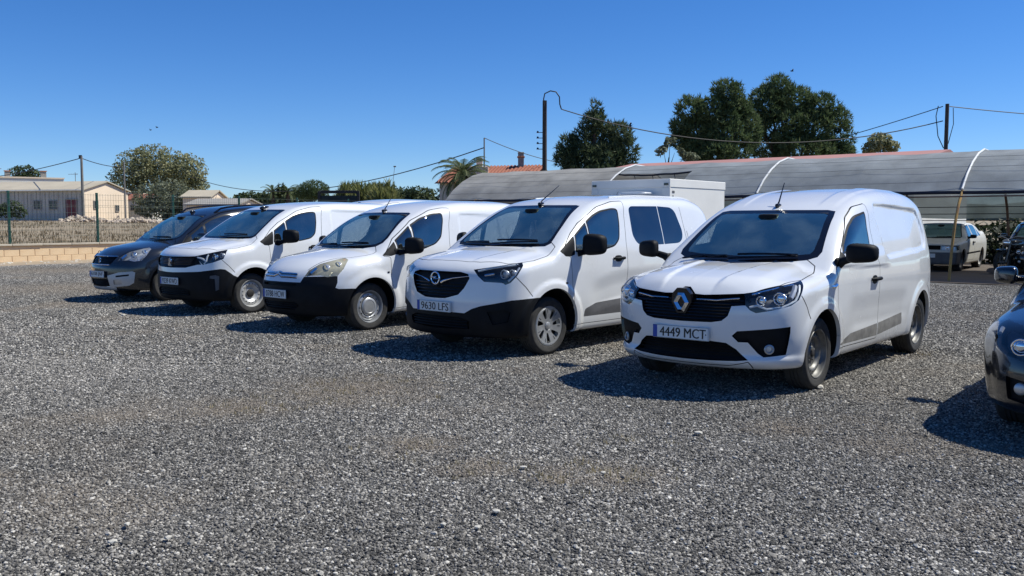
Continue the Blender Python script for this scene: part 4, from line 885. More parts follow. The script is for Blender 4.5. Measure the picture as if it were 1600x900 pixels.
# ---------------------------------------------------------------- vehicles
RT = math.sqrt(.5)
def D3(L): return [((u+y)*RT, z) for u, y, z in L]           # the same outline seen from the front left corner
def fix_orient(V, T, N):
    n = np.cross(V[T[:, 1]]-V[T[:, 0]], V[T[:, 2]]-V[T[:, 0]]); s = np.sum(n*N[T].mean(1), 1) < 0
    T = T.copy(); T[s] = T[s][:, ::-1]; return T
def to_obj(V): V = np.array(V, float); V[:, 0] *= -1; return V
class Vehicle:
    def __init__(self, S, name, h=.026):
        self.B = Body(S); self.S = S; self.root = empty(name, (0, 0, 0)); V, T = self.B.mesh(h); sh = Shell(V, T)
        m = sh.line('top', (-3, 0), (6, 0), np.ones(len(T), bool), whole=True)
        k = sh.cen()[:, 1] > 0; sh.T = sh.T[k]; sh.tag = sh.tag[k]; self.sh = sh
    def emit(self, name, m, tags, parent=None, both='join', off=0., label=None, flip=False, mask=None, only=None):
        """make panels from the tagged pieces: joined across the middle, or one for each side"""
        sh = self.sh; k = sh.get(*tags)
        if mask is not None: k &= mask(sh.cen())
        if not k.any(): return []
        V, T = sh.sub(k); V, T = weld(V, T); N = self.B.normal(V); T = fix_orient(V, T, N)
        V = V - N*off
        if flip: T = T[:, ::-1]; N = -N
        return self.put(name, m, V, T, N, parent, both, label, only)
    def put(self, name, m, V, T, N=None, parent=None, both='join', label=None, only=None):
        par = parent if parent is not None else self.root; R = np.array([1, -1, 1.])
        T = np.asarray(T); mk = lambda V, T, N, p: mesh_obj(name, to_obj(V), T[:, ::-1], m, p, normals=None if N is None else to_obj(N))
        out = []
        if both == 'join':
            n = len(V); V2 = np.vstack([V, V*R]); T2 = np.vstack([T, T[:, ::-1]+n]); N2 = None if N is None else np.vstack([N, N*R])
            out.append(mk(V2, T2, N2, par))
        else:
            if only != 'right': out.append(mk(V, T, N, par[0] if isinstance(par, (list, tuple)) else par))
            if only != 'left': out.append(mk(V*R, T[:, ::-1], None if N is None else N*R, par[-1] if isinstance(par, (list, tuple)) else par))
        if label:
            for o in out: o['label'] = label
        return out
    def g(self, name, m, fn, parent=None, both='one', smooth=True):
        """free-standing solids: fn fills a G in car coordinates (u, y, z)"""
        q = G(); fn(q); V = np.array(q.V); par = parent if parent is not None else self.root; out = []
        for s in ((1,) if both == 'one' else (1, -1)):
            W = V*np.array([-1, s, 1.]); F = q.F if s < 0 else [f[::-1] for f in q.F]
            r = G(); r.V = W.tolist(); r.F = [list(f) for f in F]
            out.append(r.build(name, m, (par[0] if s > 0 else par[-1]) if isinstance(par, (list, tuple)) else par, smooth=smooth))
        return out
    def wall(self, name, m, tags, depth, parent=None, both='join', direction=None, keep=None):
        """return wall running inwards from the rim of a cut-out"""
        k = self.sh.get(*tags)
        if not k.any(): return []
        V, T = self.sh.sub(k); V, T = weld(V, T); E = border(T)
        E = E[~((np.abs(V[E[:, 0], 1]) < 1e-3) & (np.abs(V[E[:, 1], 1]) < 1e-3))]
        if keep is not None and len(E): E = E[keep(V[E].mean(1))]
        if not len(E): return []
        N = self.B.normal(V) if direction is None else np.tile(np.array(direction, float), (len(V), 1))
        W = np.vstack([V, V - N*depth]); n = len(V); Q = [(a, b, b+n, a+n) for a, b in E]
        return self.put(name, m, W, Q, None, parent, both)
    def strip(self, q, pts, r, off=0., n=6, flat=None):
        """a bar that follows the skin through given (u, y, z) points"""
        P = self.B.project(np.array(pts, float), 6); N = self.B.normal(P); q.tube((P + N*off).tolist(), r, n)
def dense(P, step=.05):
    P = [np.array(p, float) for p in P]; out = []
    for a, b in zip(P[:-1], P[1:]):
        k = max(1, int(np.linalg.norm(b-a)/step)); out += [a + (b-a)*i/k for i in range(k)]
    return out + [P[-1]]
# ------- wheels
WHEELS = {}
def wheel_set(style, R=.312):
    if style in WHEELS: return WHEELS[style]
    tyre = G().lathe([(.205, -.085), (.235, -.100), (.27, -.104), (R-.022, -.096), (R-.006, -.082), (R, -.062), (R, -.035), (R-.008, -.032), (R-.008, -.026), (R, -.023), (R, -.004), (R-.008, -.001), (R-.008, .005), (R, .008), (R, .026), (R-.008, .029), (R-.008, .035), (R, .038), (R, .062), (R-.006, .082), (R-.022, .096), (.285, .101), (.27, .1045), (.262, .1025), (.235, .100), (.218, .094), (.205, .080)], n=56)
    # tread blocks: shallow cross grooves by pulling every other segment in a little
    TV = np.array(tyre.V).reshape(-1, 56, 3); rr = np.hypot(TV[..., 0], TV[..., 2])
    k = (rr > R-.002) & (np.arange(56)[None, :] % 2 == 0) & (np.abs(TV[..., 1]) > .036); TV[..., 0] = np.where(k, TV[..., 0]*(1-.006/R), TV[..., 0]); TV[..., 2] = np.where(k, TV[..., 2]*(1-.006/R), TV[..., 2])
    tyre.V = [tuple(v) for v in TV.reshape(-1, 3)]
    def disc(prof, holes, thick=.006, n=96):
        rs = np.array(prof, float); fine = []
        for (r0, h0), (r1, h1) in zip(rs[:-1], rs[1:]):
            k = max(1, int(abs(r1-r0)/.012)); fine += [(r0+(r1-r0)*i/k, h0+(h1-h0)*i/k) for i in range(k)]
        fine.append(tuple(rs[-1])); V = []; T = []
        for r, h in fine:
            for j in range(n): a = 2*math.pi*j/n; V.append((r*math.cos(a), h, r*math.sin(a)))
        for i in range(len(fine)-1):
            for j in range(n):
                a, b, c, d = i*n+j, i*n+(j+1) % n, (i+1)*n+(j+1) % n, (i+1)*n+j; T += [(a, b, c), (a, c, d)]
        sh = Shell(np.array(V), np.array(T))
        for P in holes: sh.region('hole', 'side', P)
        q = G(); V, T = sh.sub(sh.get('body')); V, T = weld(V, T); nn = np.cross(V[T[:, 1]]-V[T[:, 0]], V[T[:, 2]]-V[T[:, 0]]); fl = nn[:, 1] < 0; T[fl] = T[fl][:, ::-1]
        E = border(T); m = len(V); q.add(V, T.tolist()); q.add(np.vstack([V, V-[0, thick*2.5, 0]]), [(b, a, a+m, b+m) for a, b in E]); return q
    circ = lambda cx, cz, r, k=12, sx=1., rot=0: [(cx + (r*sx*math.cos(t))*math.cos(rot) - r*math.sin(t)*math.sin(rot), cz + (r*sx*math.cos(t))*math.sin(rot) + r*math.sin(t)*math.cos(rot)) for t in [2*math.pi*i/k for i in range(k)]]
    ring = lambda R0, r, n, sx=1., ph=0.: [circ(R0*math.cos(2*math.pi*i/n+ph), R0*math.sin(2*math.pi*i/n+ph), r, sx=sx, rot=2*math.pi*i/n+ph) for i in range(n)]
    barrel = [(.214, .088), (.210, .096), (.203, .094), (.198, .080), (.196, .058), (.188, .050), (.184, .02), (.184, -.07), (.20, -.09)]
    extras = []
    if style == 'steel_dark':
        rim = disc([(.190, .034), (.176, .050), (.160, .060), (.146, .062), (.132, .054), (.122, .030), (.085, .024), (.07, .030), (.055, .046), (.034, .048), (.030, .040), (.004, .040)], ring(.158, .0105, 18, sx=.8) + ring(.086, .008, 5))
        mt = M['steel_dull']; cap = G().lathe([(.032, .040), (.032, .056), (.026, .060), (.002, .060)], n=20); extras.append(('hub_cap', cap, M['iron']))
        for i in range(5):
            a = 2*math.pi*(i+.5)/5; b = G().lathe([(.011, .022), (.011, .040), (.007, .043), (.001, .043)], n=8, c=(.072*math.cos(a), 0, .072*math.sin(a))); extras.append(('wheel_bolt', b, M['steel_dull']))
    elif style == 'cover':
        holes = []
        for i in range(7):
            a = 2*math.pi*i/7 + .25; d = lambda r, t: (r*math.cos(a+t), r*math.sin(a+t))
            holes.append([tuple(p) for p in rnd([d(.078, -.13), d(.12, -.22), d(.176, -.25), d(.186, -.14), d(.186, .10), d(.160, .10), d(.115, .16), d(.078, .13)], .012, 2)])
            holes.append([tuple(p) for p in rnd([d(.135, .22), d(.180, .20), d(.184, .28), d(.140, .27)], .008, 2)])
        rim = disc([(.206, .090), (.200, .098), (.192, .096), (.17, .094), (.13, .088), (.09, .080), (.05, .078), (.045, .072), (.002, .072)], holes)
        mt = M['silver']; cap = G().lathe([(.042, .070), (.042, .082), (.036, .086), (.002, .087)], n=24); extras.append(('hub_cap', cap, M['silver']))
        back = G().lathe([(.188, .04), (.10, .03), (.002, .03)], n=24); extras.append(('brake_disc', back, M['iron']))
    elif style == 'steel_cap':
        rim = disc([(.190, .040), (.178, .060), (.160, .072), (.140, .074), (.126, .066), (.118, .05), (.002, .05)], ring(.152, .0115, 12, sx=.8))
        mt = M['silver']; cap = G().lathe([(.118, .055), (.118, .074), (.110, .082), (.085, .086), (.082, .083), (.03, .085), (.002, .086)], n=40); extras.append(('hub_cap', cap, M['silver']))
    else:
        rim = disc([(.190, .036), (.178, .056), (.158, .066), (.138, .066), (.118, .050), (.09, .034), (.07, .034), (.055, .044), (.002, .044)], ring(.148, .013, 16, sx=.75) + ring(.075, .008, 5))
        mt = M['white_steel']; cap = G().lathe([(.062, .040), (.062, .056), (.054, .062), (.002, .062)], n=28); extras.append(('hub_cap', cap, M['iron']))
    bar = G().lathe(barrel, n=56); rim.add(bar.V, bar.F)
    well = G().lathe([(.186, -.05), (.05, -.06), (.002, -.06)], n=24); extras.append(('brake_drum', well, M['iron']))
    o = rim.build('wheel', mt, None, smooth=True); kids = [('tyre', tyre, M['rubber'])] + extras; me = o.data; bpy.data.objects.remove(o); lst = []
    for nm, q, m_ in kids:
        k = q.build(nm, m_, None, smooth=True); lst.append((nm, k.data)); bpy.data.objects.remove(k)
    WHEELS[style] = (me, lst); return WHEELS[style]
def add_wheels(v, style, wb, y=.70, R=.312, front_steer=0., style_rear=None):
    for i, u in enumerate((0., wb)):
        me, kids = wheel_set(style if i == 0 else (style_rear or style))
        for s in (1, -1):
            w = bpy.data.objects.new('wheel', me); COL.objects.link(w); w.parent = v.root; w.location = (-u, s*y, R)
            w.rotation_euler = (0, random.uniform(0, 6), (0 if s > 0 else math.pi) + (front_steer if i == 0 else 0)); w.rotation_mode = 'ZYX'
            w.rotation_euler = (0, random.uniform(0, 6), (0 if s > 0 else math.pi) + (front_steer if i == 0 else 0)); w.rotation_mode = 'XYZ'
            for nm, kd in kids:
                k = bpy.data.objects.new(nm, kd); COL.objects.link(k); k.parent = w
def add_plate(v, txt, z, tilt=0., u=None):
    p = v.B.on_front([[0., z]])[0]; u0 = (p[0] if u is None else u) - .012
    o = v.g('number_plate', M['plate_white'], lambda q: q.box((u0-.006, -.26, z-.055), (u0+.004, .26, z+.055), .003), smooth=False)[0]
    v.g('blue_band', M['plate_blue'], lambda q: q.box((u0-.0072, -.257, z-.052), (u0-.0055, -.217, z+.052)), parent=o, smooth=False)
    V, F = text_mesh(txt, .10, width=.425, bold=0.); hh = V[:, 1].max()-V[:, 1].min(); V[:, 1] *= .078/hh
    W = np.c_[np.full(len(V), -(u0-.0075)), V[:, 0]+.022, V[:, 1]+z]
    # read from in front of the car: text runs towards the car's left
    n = len(W); W = np.vstack([W + [0, d, 0] + [.0001*k, 0, 0] for k, d in enumerate((0, .0018, -.0018))]); mesh_obj('lettering', W, [list(f) for f in F] + [[i+n for i in f] for f in F] + [[i+2*n for i in f] for f in F], M['ink'], o)
    mesh_obj('rim_line', *frame_lines(-(u0-.0073), z), M['ink'], o)
    return o
def frame_lines(x, z):
    V = []; F = []
    for (y0, y1, z0, z1) in ((-.257, .257, z+.0505, z+.0525), (-.257, .257, z-.0525, z-.0505), (.255, .257, z-.05, z+.05), (-.257, -.255, z-.05, z+.05)):
        n = len(V); V += [(x, y0, z0), (x, y1, z0), (x, y1, z1), (x, y0, z1)]; F.append((n, n+1, n+2, n+3))
    return V, F
def add_cabin(v, u_dash, z_dash, u_seat, z_roof, wd=.72, rows=1, bulk=None, wheel_z=None):
    """dashboard, seats with head restraints, steering wheel, inside mirror"""
    d = v.g('dashboard', M['dash'], lambda q: (q.sup((u_dash, 0, z_dash-.16), (.30, wd, .15), .35, 28, 12), q.sup((u_dash+.06, .38, z_dash-.03), (.14, .20, .06), .5)))[0]
    def sw(q):
        c = Vector((u_dash+.42, .36, z_dash-.05)); ax = Vector((-.85, 0, -.5)).normalized(); a = Vector((0, 1, 0)); b = ax.cross(a)
        q.tube([c + (a*math.cos(t) + b*math.sin(t))*.185 for t in [2*math.pi*i/24 for i in range(25)]], .014, 6, cap=False)
        for t in (0, math.pi, -math.pi/2): q.tube([c, c + (a*math.cos(t) + b*math.sin(t))*.18], .018, 6)
        q.tube([c, c + ax*.25], .03, 8); q.sup(c, (.04, .07, .05), .6, 12, 8)
    v.g('steering_wheel', M['dash'], sw)
    for r in range(rows):
        us = u_seat + r*.85
        for y in (.37, -.37):
            s = v.g('seat', M['seat'], lambda q: (q.sup((us-.05, y, .62), (.26, .23, .10), .5, 16, 8), q.sup((us+.22, y, .95), (.09, .23, .36), .5, 16, 10, fn=lambda w: Vector((w.x + .12*w.z, w.y*(1-.18*max(0, w.z/.36)), w.z)))))[0]
            v.g('head_restraint', M['seat'], lambda q: (q.sup((us+.29, y, z_roof-.28), (.055, .13, .10), .6, 14, 8), q.tube([(us+.27, y-.05, 1.2), (us+.29, y-.05, z_roof-.3)], .008, 6), q.tube([(us+.27, y+.05, 1.2), (us+.29, y+.05, z_roof-.3)], .008, 6)), parent=s)
    (ub, zb), (ut, zt) = v.S['ws']
    v.g('inside_mirror', M['plastic'], lambda q: (q.sup((ut-.06, 0, zt-.13), (.02, .12, .035), .5, 14, 8), q.tube([(ut-.10, 0, zt-.05), (ut-.06, 0, zt-.12)], .012, 6), q.sup((ut-.05, 0, zt-.06), (.09, .10, .03), .5, 12, 8)))
    v.g('sun_visor', M['lining'], lambda q: [q.sup((ut+.10, s*.33, zt-.035), (.08, .22, .015), .4, 16, 6) for s in (1, -1)])
    if bulk: v.g('bulkhead', M['lining'], lambda q: q.box((bulk, -.66, .3), (bulk+.03, .66, z_roof), .01), smooth=False)
def add_mirror(v, u, y0, y1, z0, z1, arm, cap=None, lean=.04):
    c = (u, (y0+y1)/2, (z0+z1)/2); s = (.085, (y1-y0)/2, (z1-z0)/2)
    def body(q):
        q.sup(c, s, .55, 24, 14, fn=lambda w: Vector((w.x*(1 if w.x < 0 else .35) + lean*(w.y/s[1]), w.y, w.z*(1 - .10*w.y/s[1]))))
        q.tube([arm, ((arm[0]+u)/2, (arm[1]+y0)/2, (arm[2]+z0)/2+.02), (u, y0+.05, z0+.04)], [.045, .035, .03], 10)
        q.sup((arm[0], arm[1]-.005, arm[2]), (.07, .02, .055), .6, 14, 8)
    hs = v.g('door_mirror', cap or M['plastic'], body, both='two')
    v.g('mirror_glass', M['chrome'], lambda q: q.sup((u+.030+.0, c[1], c[2]), (.004, s[1]*.88, s[2]*.86), .5, 18, 8, fn=lambda w: Vector((w.x + lean*(w.y/s[1]), w.y, w.z))), parent=hs, both='two')
def add_handles(v, u, z, w=.20, m=None):
    p = v.B.on_side([[u, z]])[0]; y = p[1]
    hs = v.g('door_handle', m or M['plastic'], lambda q: (q.tube([(u-w/2, y, z), (u-w/2+.025, y+.03, z+.003), (u+w/2-.03, y+.032, z+.005), (u+w/2, y, z+.004)], [.014, .017, .018, .014], 10), q.sup((u-.005, y-.002, z-.004), (w*.36, .006, .042), .7, 18, 8)), both='two')
    return hs
def add_wipers(v, pts):
    def one(q, a, b, c):
        P = v.B.project(np.array(dense([a, b], .08)), 6); N = v.B.normal(P); q.tube((P+N*.018).tolist(), .009, 6)
        P = v.B.project(np.array(dense([c, b], .08)), 6); N = v.B.normal(P); q.tube((P+N*.035).tolist(), .011, 6)
    for t in pts: v.g('wiper', M['gloss_black'], lambda q: one(q, *t))
def add_antenna(v, u, ln=.36, lean=.75, base=True):
    p = v.B.on_top([[u, 0.]])[0]
    v.g('antenna', M['gloss_black'], lambda q: (q.sup((u, 0, p[2]+.008), (.05, .022, .022), .7, 14, 8), q.tube([(u-.01, 0, p[2]+.015), (u+.02, 0, p[2]+.05), (u+ln*math.cos(lean), 0, p[2]+ln*math.sin(lean))], [.011, .008, .004], 8)))
def arch_parts(v, wb, R0=.375, R1=.375, z=.315, skip=(), dz=.0):
    """open the wheel arches and line them"""
    sh = v.sh; arcs = []
    for i, (cu, R) in enumerate(((0., R0), (wb, R1))):
        P = [(cu + R*math.cos(t), z + dz + R*math.sin(t)) for t in np.linspace(-.75, math.pi+.75, 36)]
        nm = 'arch%d' % i; sh.region(nm, 'side', P, lambda c: c[:, 1] > .42); arcs.append(nm)
        sh.region(nm, 'top', [(cu-R*.8, .5), (cu+R*.8, .5), (cu+R*.8, .95), (cu-R*.8, .95)], lambda c: c[:, 2] < .32)
    for i, nm in enumerate(arcs):
        cu, R = ((0., R0), (wb, R1))[i]
        th = np.linspace(-.2, math.pi+.2, 30); uz = np.c_[cu + R*1.02*np.cos(th), z+dz + R*1.02*np.sin(th)]; yo = v.B.on_side(uz)[:, 1]; yo = np.where(yo > 1.0, .55, np.minimum(yo-.012, .86))
        q = lambda g_: g_.add([(a, .42, b) for a, b in uz] + [(a, y_, b) for (a, b), y_ in zip(uz, yo)] + [(cu, .42, z)],
                              [(j, j+1, 30+j+1, 30+j) for j in range(29)] + [(j+1, j, 60) for j in range(29)])
        v.g('arch_liner', M['plastic'], q, both='two', smooth=False)
        v.wall('arch_lip', v.paint, [nm], .035, direction=(0, 1, 0), keep=lambda c: np.hypot(c[:, 0]-cu, c[:, 2]-z-dz) > R-.012, both='two')
def lamp(v, tags, lens_m, elems, depth=.07, housing=None):
    """headlamp: clear lens over a deep housing with reflectors, one each side"""
    L = v.emit('headlamp', lens_m, tags, both='two'); hs = v.emit('housing', housing or M['gloss_black'], tags, parent=L, both='two', off=depth)
    v.wall('bezel', M['gloss_black'], tags, depth, parent=L, both='two')
    for kind, m, *a in elems:
        if kind == 'bowl':
            (u, y, z), r = a; P = v.B.project(np.array([[u, y, z]]), 5); p = P[0] - v.B.normal(P)[0]*.028
            v.g('reflector', m, lambda q: (q.sup(tuple(p + np.array([.02, 0, 0])), (.028, r, r), 1., 20, 10), q.tube([tuple(p + np.array([-.012, math.cos(t)*r, math.sin(t)*r])) for t in [2*math.pi*i/20 for i in range(21)]], .006, 6, cap=False)), parent=L, both='two')
        elif kind == 'bar':
            pts, r = a; v.g('light_bar', m, lambda q: v.strip(q, dense(pts, .04), r, off=-.016), parent=L, both='two')
    return L
def poly_band(P, d):
    """outline moved inwards by d (for seals and frames)"""
    P = np.asarray(P, float); n = len(P); out = []
    A = .5*np.sum(P[:, 0]*np.roll(P[:, 1], -1) - np.roll(P[:, 0], -1)*P[:, 1]); sg = 1 if A > 0 else -1
    for i in range(n):
        a, b, c = P[i-1], P[i], P[(i+1) % n]; e1 = b-a; e2 = c-b
        n1 = np.array([-e1[1], e1[0]])/(np.hypot(*e1)+1e-9)*sg; n2 = np.array([-e2[1], e2[0]])/(np.hypot(*e2)+1e-9)*sg
        m = n1+n2; m /= (np.hypot(*m)+1e-9); out.append(b + m*d/max(.5, float(m @ n1)))
    return np.array(out)
SIDE = lambda c: c[:, 1] > .40
def common_cuts(v, ws, ws_in, win, door, hood, sill_z=None, quarter=None, tri=None, rear_glass=None, gaps=()):
    sh = v.sh
    sh.region('hood', 'top', hood, lambda c: c[:, 2] > .70)
    sh.region('door', 'side', door, SIDE)
    sh.gap('side', list(door) + [door[0]], .0065, SIDE)
    hp = [p for p in hood if p[1] >= -.001 or True]
    sh.gap('top', [p for p in hood if p[1] > -.01 and p[0] > -.79], .008, lambda c: (c[:, 2] > .8))
    for ax, path in gaps: sh.gap(ax, path, .008, SIDE if ax == 'side' else (lambda c: c[:, 2] > .2))
    WS = lambda c: (c[:, 0] < 1.5) & (c[:, 2] > .80)
    sh.region('frit', 'front', ws, WS); sh.region('windscreen', 'front', ws_in, WS)
    sh.region('seal', 'side', win, SIDE)
    if tri is not None: sh.region('tri', 'side', tri, SIDE)
    if quarter is not None:
        sh.region('seal', 'side', quarter, SIDE); sh.region('quarter', 'side', poly_band(quarter, .016), SIDE)
    sh.region('window', 'side', poly_band(win, .018), SIDE)
    for i, P in enumerate(rear_glass or []): sh.region('rearglass%d' % i, 'side', P, SIDE)
def common_emit(v, nrear=0, rear_m=None, lining=True):
    P = v.paint
    v.emit('bodyshell', P, ['body']); v.emit('hood', P, ['hood']); v.emit('door', P, ['door'], both='two')
    w = v.emit('windscreen', M['windscreen'], ['windscreen'])
    v.emit('windscreen_surround', M['gloss_black'], ['frit'], parent=w[0])
    wd = v.emit('side_window', M['window'], ['window'], both='two'); v.emit('quarter_window', M['window'], ['quarter'], both='two')
    v.emit('window_seal', M['plastic'], ['seal'], both='two'); v.emit('mirror_triangle', M['plastic'], ['tri'], both='two')
    for i in range(nrear): v.emit('rear_side_window', rear_m or M['tinted'], ['rearglass%d' % i], both='two')
    if lining: v.emit('inner_lining', M['lining'], ['body', 'door', 'seal', 'gap', 'hood', 'tri', 'frit'], off=.028, flip=True, mask=lambda c: c[:, 2] > .24)
def place(v, X, Y, a, label, cat, group=None):
    a = math.radians(a); v.root.location = (X, Y, 0); v.root.rotation_euler = (0, 0, math.atan2(-math.cos(a), -math.sin(a)))
    tag(v.root, label, cat, group)
def grille_bars(v, zs, ymax, r=.006, off=-.02, m=None, name='slat', parent=None):
    for z in zs:
        ym = ymax(z)
        if ym < .03: continue
        P = v.B.on_front([[y, z] for y in np.linspace(-ym, ym, 15)]); N = v.B.normal(P)
        v.g(name, m or M['plastic'], lambda q: q.tube((P+N*off).tolist(), r, 6), parent=parent)
def recess(v, name, tags, depth=.05, m=None, parent=None, both='join'):
    o = v.emit(name, m or M['plastic'], tags, off=depth, both=both, parent=parent); v.wall('rim', M['gloss_black'], tags, depth, parent=o if both != 'join' else o[0], both=both); return o
# ================= nearest van: diamond badge
def build_express():
    v = Vehicle(EXPRESS, 'panel_van', h=.024); v.paint = M['white_paint']; sh = v.sh
    ws = [(-.1, 1.537), (.50, 1.535), (.575, 1.522), (.60, 1.47), (.655, 1.28), (.69, 1.16), (.675, 1.115), (.60, 1.088), (.45, 1.07), (-.1, 1.05)]
    wsi = [(-.1, 1.505), (.50, 1.50), (.54, 1.485), (.60, 1.28), (.615, 1.17), (.60, 1.14), (.45, 1.125), (-.1, 1.11)]
    win = rnd([(.47, 1.14), (.57, 1.235), (.81, 1.385), (1.02, 1.48), (1.30, 1.525), (1.23, 1.37), (1.19, 1.19)], [.01, .02, .05, .08, .03, .02, .03])
    door = rnd([(.30, .32), (.29, .70), (.27, 1.02), (.42, 1.13), (.90, 1.46), (1.15, 1.565), (1.40, 1.60), (1.385, 1.53), (1.30, 1.34), (1.295, 1.10), (1.39, .99), (1.37, .85), (1.39, .57), (1.385, .31)], [.02, 0, .04, .02, .05, .05, .03, .03, .05, .05, .04, .05, 0, .03], 3)
    hood = [(-1.05, -.1), (-1.05, .50), (-.74, .53), (-.52, .69), (-.27, .765), (.06, .735), (.20, .69), (.26, .58), (.205, .45), (.13, -.1)]
    tri = rnd([(.33, 1.075), (.47, 1.165), (.50, 1.13), (.44, 1.06), (.36, 1.045)], .015, 2)
    common_cuts(v, ws, wsi, win, door, hood, tri=tri, gaps=[('side', [(3.02, .45), (3.10, .8)]), ('diag', D3([(-.44, .835, .83), (-.37, .86, .73), (-.32, .87, .64)]))])
    sh.region('grille', 'diag', D3([(-.795, -.12, .888), (-.79, .035, .888), (-.84, .10, .836), (-.84, .18, .832), (-.74, .49, .852), (-.78, .52, .76), (-.83, .42, .75), (-.84, .39, .67), (-.86, .35, .63), (-.87, .26, .615), (-.90, 0, .61), (-.90, -.12, .61)]), lambda c: c[:, 0] < 0)
    HL = [(-.75, .49, .852), (-.70, .56, .865), (-.55, .68, .905), (-.30, .78, .945), (-.36, .815, .905), (-.42, .83, .86), (-.48, .83, .80), (-.56, .80, .757), (-.69, .69, .72), (-.75, .59, .70), (-.77, .55, .72), (-.79, .52, .76)]
    sh.region('headlamp', 'diag', D3(HL), lambda c: c[:, 0] < .1)
    LG = [(-.88, -.15, .455), (-.85, .25, .46), (-.82, .37, .45), (-.78, .44, .40), (-.75, .53, .315), (-.79, .45, .305), (-.84, .25, .298), (-.88, -.15, .293)]
    sh.region('lowgrille', 'diag', D3(LG), lambda c: c[:, 0] < 0)
    FP = [(-.82, .42, .51), (-.81, .46, .55), (-.56, .80, .59), (-.56, .80, .54), (-.56, .77, .36), (-.68, .63, .34), (-.70, .59, .37), (-.76, .53, .46), (-.79, .46, .46)]
    sh.region('pocket', 'diag', D3(FP), lambda c: c[:, 0] < 0)
    sh.region('rub', 'side', rnd([(.34, .345), (.64, .425), (1.375, .455), (1.375, .335)], .01, 2), SIDE); sh.region('rub2', 'side', rnd([(1.40, .455), (2.13, .50), (2.13, .385), (1.40, .337)], .01, 2), SIDE)
    sh.gap('diag', D3(dense([(-.88, -.1, .262), (-.80, .40, .262), (-.74, .52, .30), (-.70, .56, .245)])), .007, lambda c: c[:, 0] < 0)
    arch_parts(v, 2.812, .382, .375)
    common_emit(v)
    v.emit('rub_strip', M['scuffed'], ['rub'], both='two', label='scuffed grey rub strip along the door'); v.emit('rub_strip', M['scuffed'], ['rub2'], both='two')
    g = recess(v, 'grille', ['grille'], .05)[0]
    grille_bars(v, np.arange(.635, .80, .027), lambda z: .50 if z > .75 else .36+.6*(z-.63), .007, -.022, M['gloss_black'], parent=g)
    for s in (1, -1): v.g('chrome_bar', M['chrome'], lambda q: v.strip(q, dense([(-.87, s*.13, .795), (-.86, s*.30, .800), (-.79, s*.47, .815)], .05), .006, off=.002), parent=g)
    p = v.B.on_front([[0, .765]])[0]; u0 = p[0] - .012
    def dia(q):
        def outl(w, h): return [(0, h), (w*.30, h*.62), (w, 0), (w*.30, -h*.62), (0, -h), (-w*.30, -h*.62), (-w, 0), (-w*.30, h*.62)]
        O = [(0, .125), (.038, .125), (.098, 0), (.038, -.125), (-.038, -.125), (-.098, 0), (-.038, .125)]; I = [(0, .062), (.006, .062), (.040, 0), (.006, -.062), (-.006, -.062), (-.040, 0), (-.006, .062)]
        n = len(O); V = []
        for P, du in ((O, .008), (O, -.002), ([((a[0]+b[0])/2, (a[1]+b[1])/2) for a, b in zip(O, I)], -.026), (I, -.004), (I, .008)): V += [(u0+du, y*.74, .765+z*.62) for y, z in P]
        q.add(V, [(k*n+i, k*n+(i+1) % n, (k+1)*n+(i+1) % n, (k+1)*n+i) for k in range(4) for i in range(n)])
    v.g('diamond_badge', M['chrome'], dia, smooth=False, parent=g)
    v.g('badge_plinth', M['gloss_black'], lambda q: q.add(*(lambda P: ([(u0+.006, y, z) for y, z in P] + [(u0+.06, y, z) for y, z in P], [list(range(len(P)))] + [(i, (i+1) % len(P), len(P)+(i+1) % len(P), len(P)+i) for i in range(len(P))]))([(-.04, .882), (.04, .882), (.085, .835), (.09, .765), (.04, .675), (-.04, .675), (-.09, .765), (-.085, .835)])), smooth=False, parent=g)
    lg = recess(v, 'lower_grille', ['lowgrille'], .06)[0]
    grille_bars(v, np.arange(.312, .45, .022), lambda z: .50-.10*max(0, (z-.33)/.1), .006, -.025, M['plastic'], parent=lg)
    fp = recess(v, 'fog_lamp_pocket', ['pocket'], .025, both='two')
    def fog(q):
        c = v.B.project(np.array([[-.66, .67, .405]]), 5)[0]; n = v.B.normal(c[None])[0]; n[2] = 0; n /= np.linalg.norm(n); a = np.array([-n[1], n[0], 0]); b = np.array([0, 0, 1.])
        for r, o in ((.036, -.006), (.030, .0)): q.tube([c + n*o + (a*math.cos(t) + b*math.sin(t))*r for t in [2*math.pi*i/20 for i in range(21)]], .005, 6, cap=False)
        V = [c - n*.004] + [c - n*.010 + (a*math.cos(t) + b*math.sin(t))*.031 for t in [2*math.pi*i/20 for i in range(20)]]; q.add(V, [(0, i+1, (i+1) % 20+1) for i in range(20)])
    v.g('fog_lamp', M['silver'], fog, parent=fp, both='two')
    lamp(v, ['headlamp'], M['lens'], [('bowl', M['chrome'], (-.70, .615, .80), .036), ('bowl', M['chrome'], (-.59, .72, .81), .048),
        ('bar', M['plate_white'], [(-.77, .545, .745), (-.73, .59, .758), (-.69, .655, .728), (-.60, .745, .742), (-.50, .81, .79), (-.43, .81, .86), (-.37, .79, .915)], .010),
        ('bar', M['chrome'], [(-.72, .54, .85), (-.56, .66, .885), (-.40, .75, .915)], .009), ('bar', M['silver'], [(-.52, .76, .80), (-.47, .78, .86), (-.42, .77, .90)], .022)], .075, M['grey_plastic'])
    add_plate(v, '4449 MCT', .513)
    v.g('plate_dot', M['ink'], lambda q: q.lathe([(.006, -.93), (.001, -.931)], 'x', 8, c=(0, .247, .513)), smooth=False)
    add_mirror(v, .34, .93, 1.17, 1.075, 1.24, (.36, .84, 1.06))
    hs = add_handles(v, 1.24, .885)
    add_wipers(v, [((.16, -.10, 1.07), (.24, .52, 1.12), (.20, -.02, 1.10)), ((.20, -.60, 1.08), (.17, -.12, 1.10), (.17, -.50, 1.10))])
    add_antenna(v, 1.0, .27, 1.05)
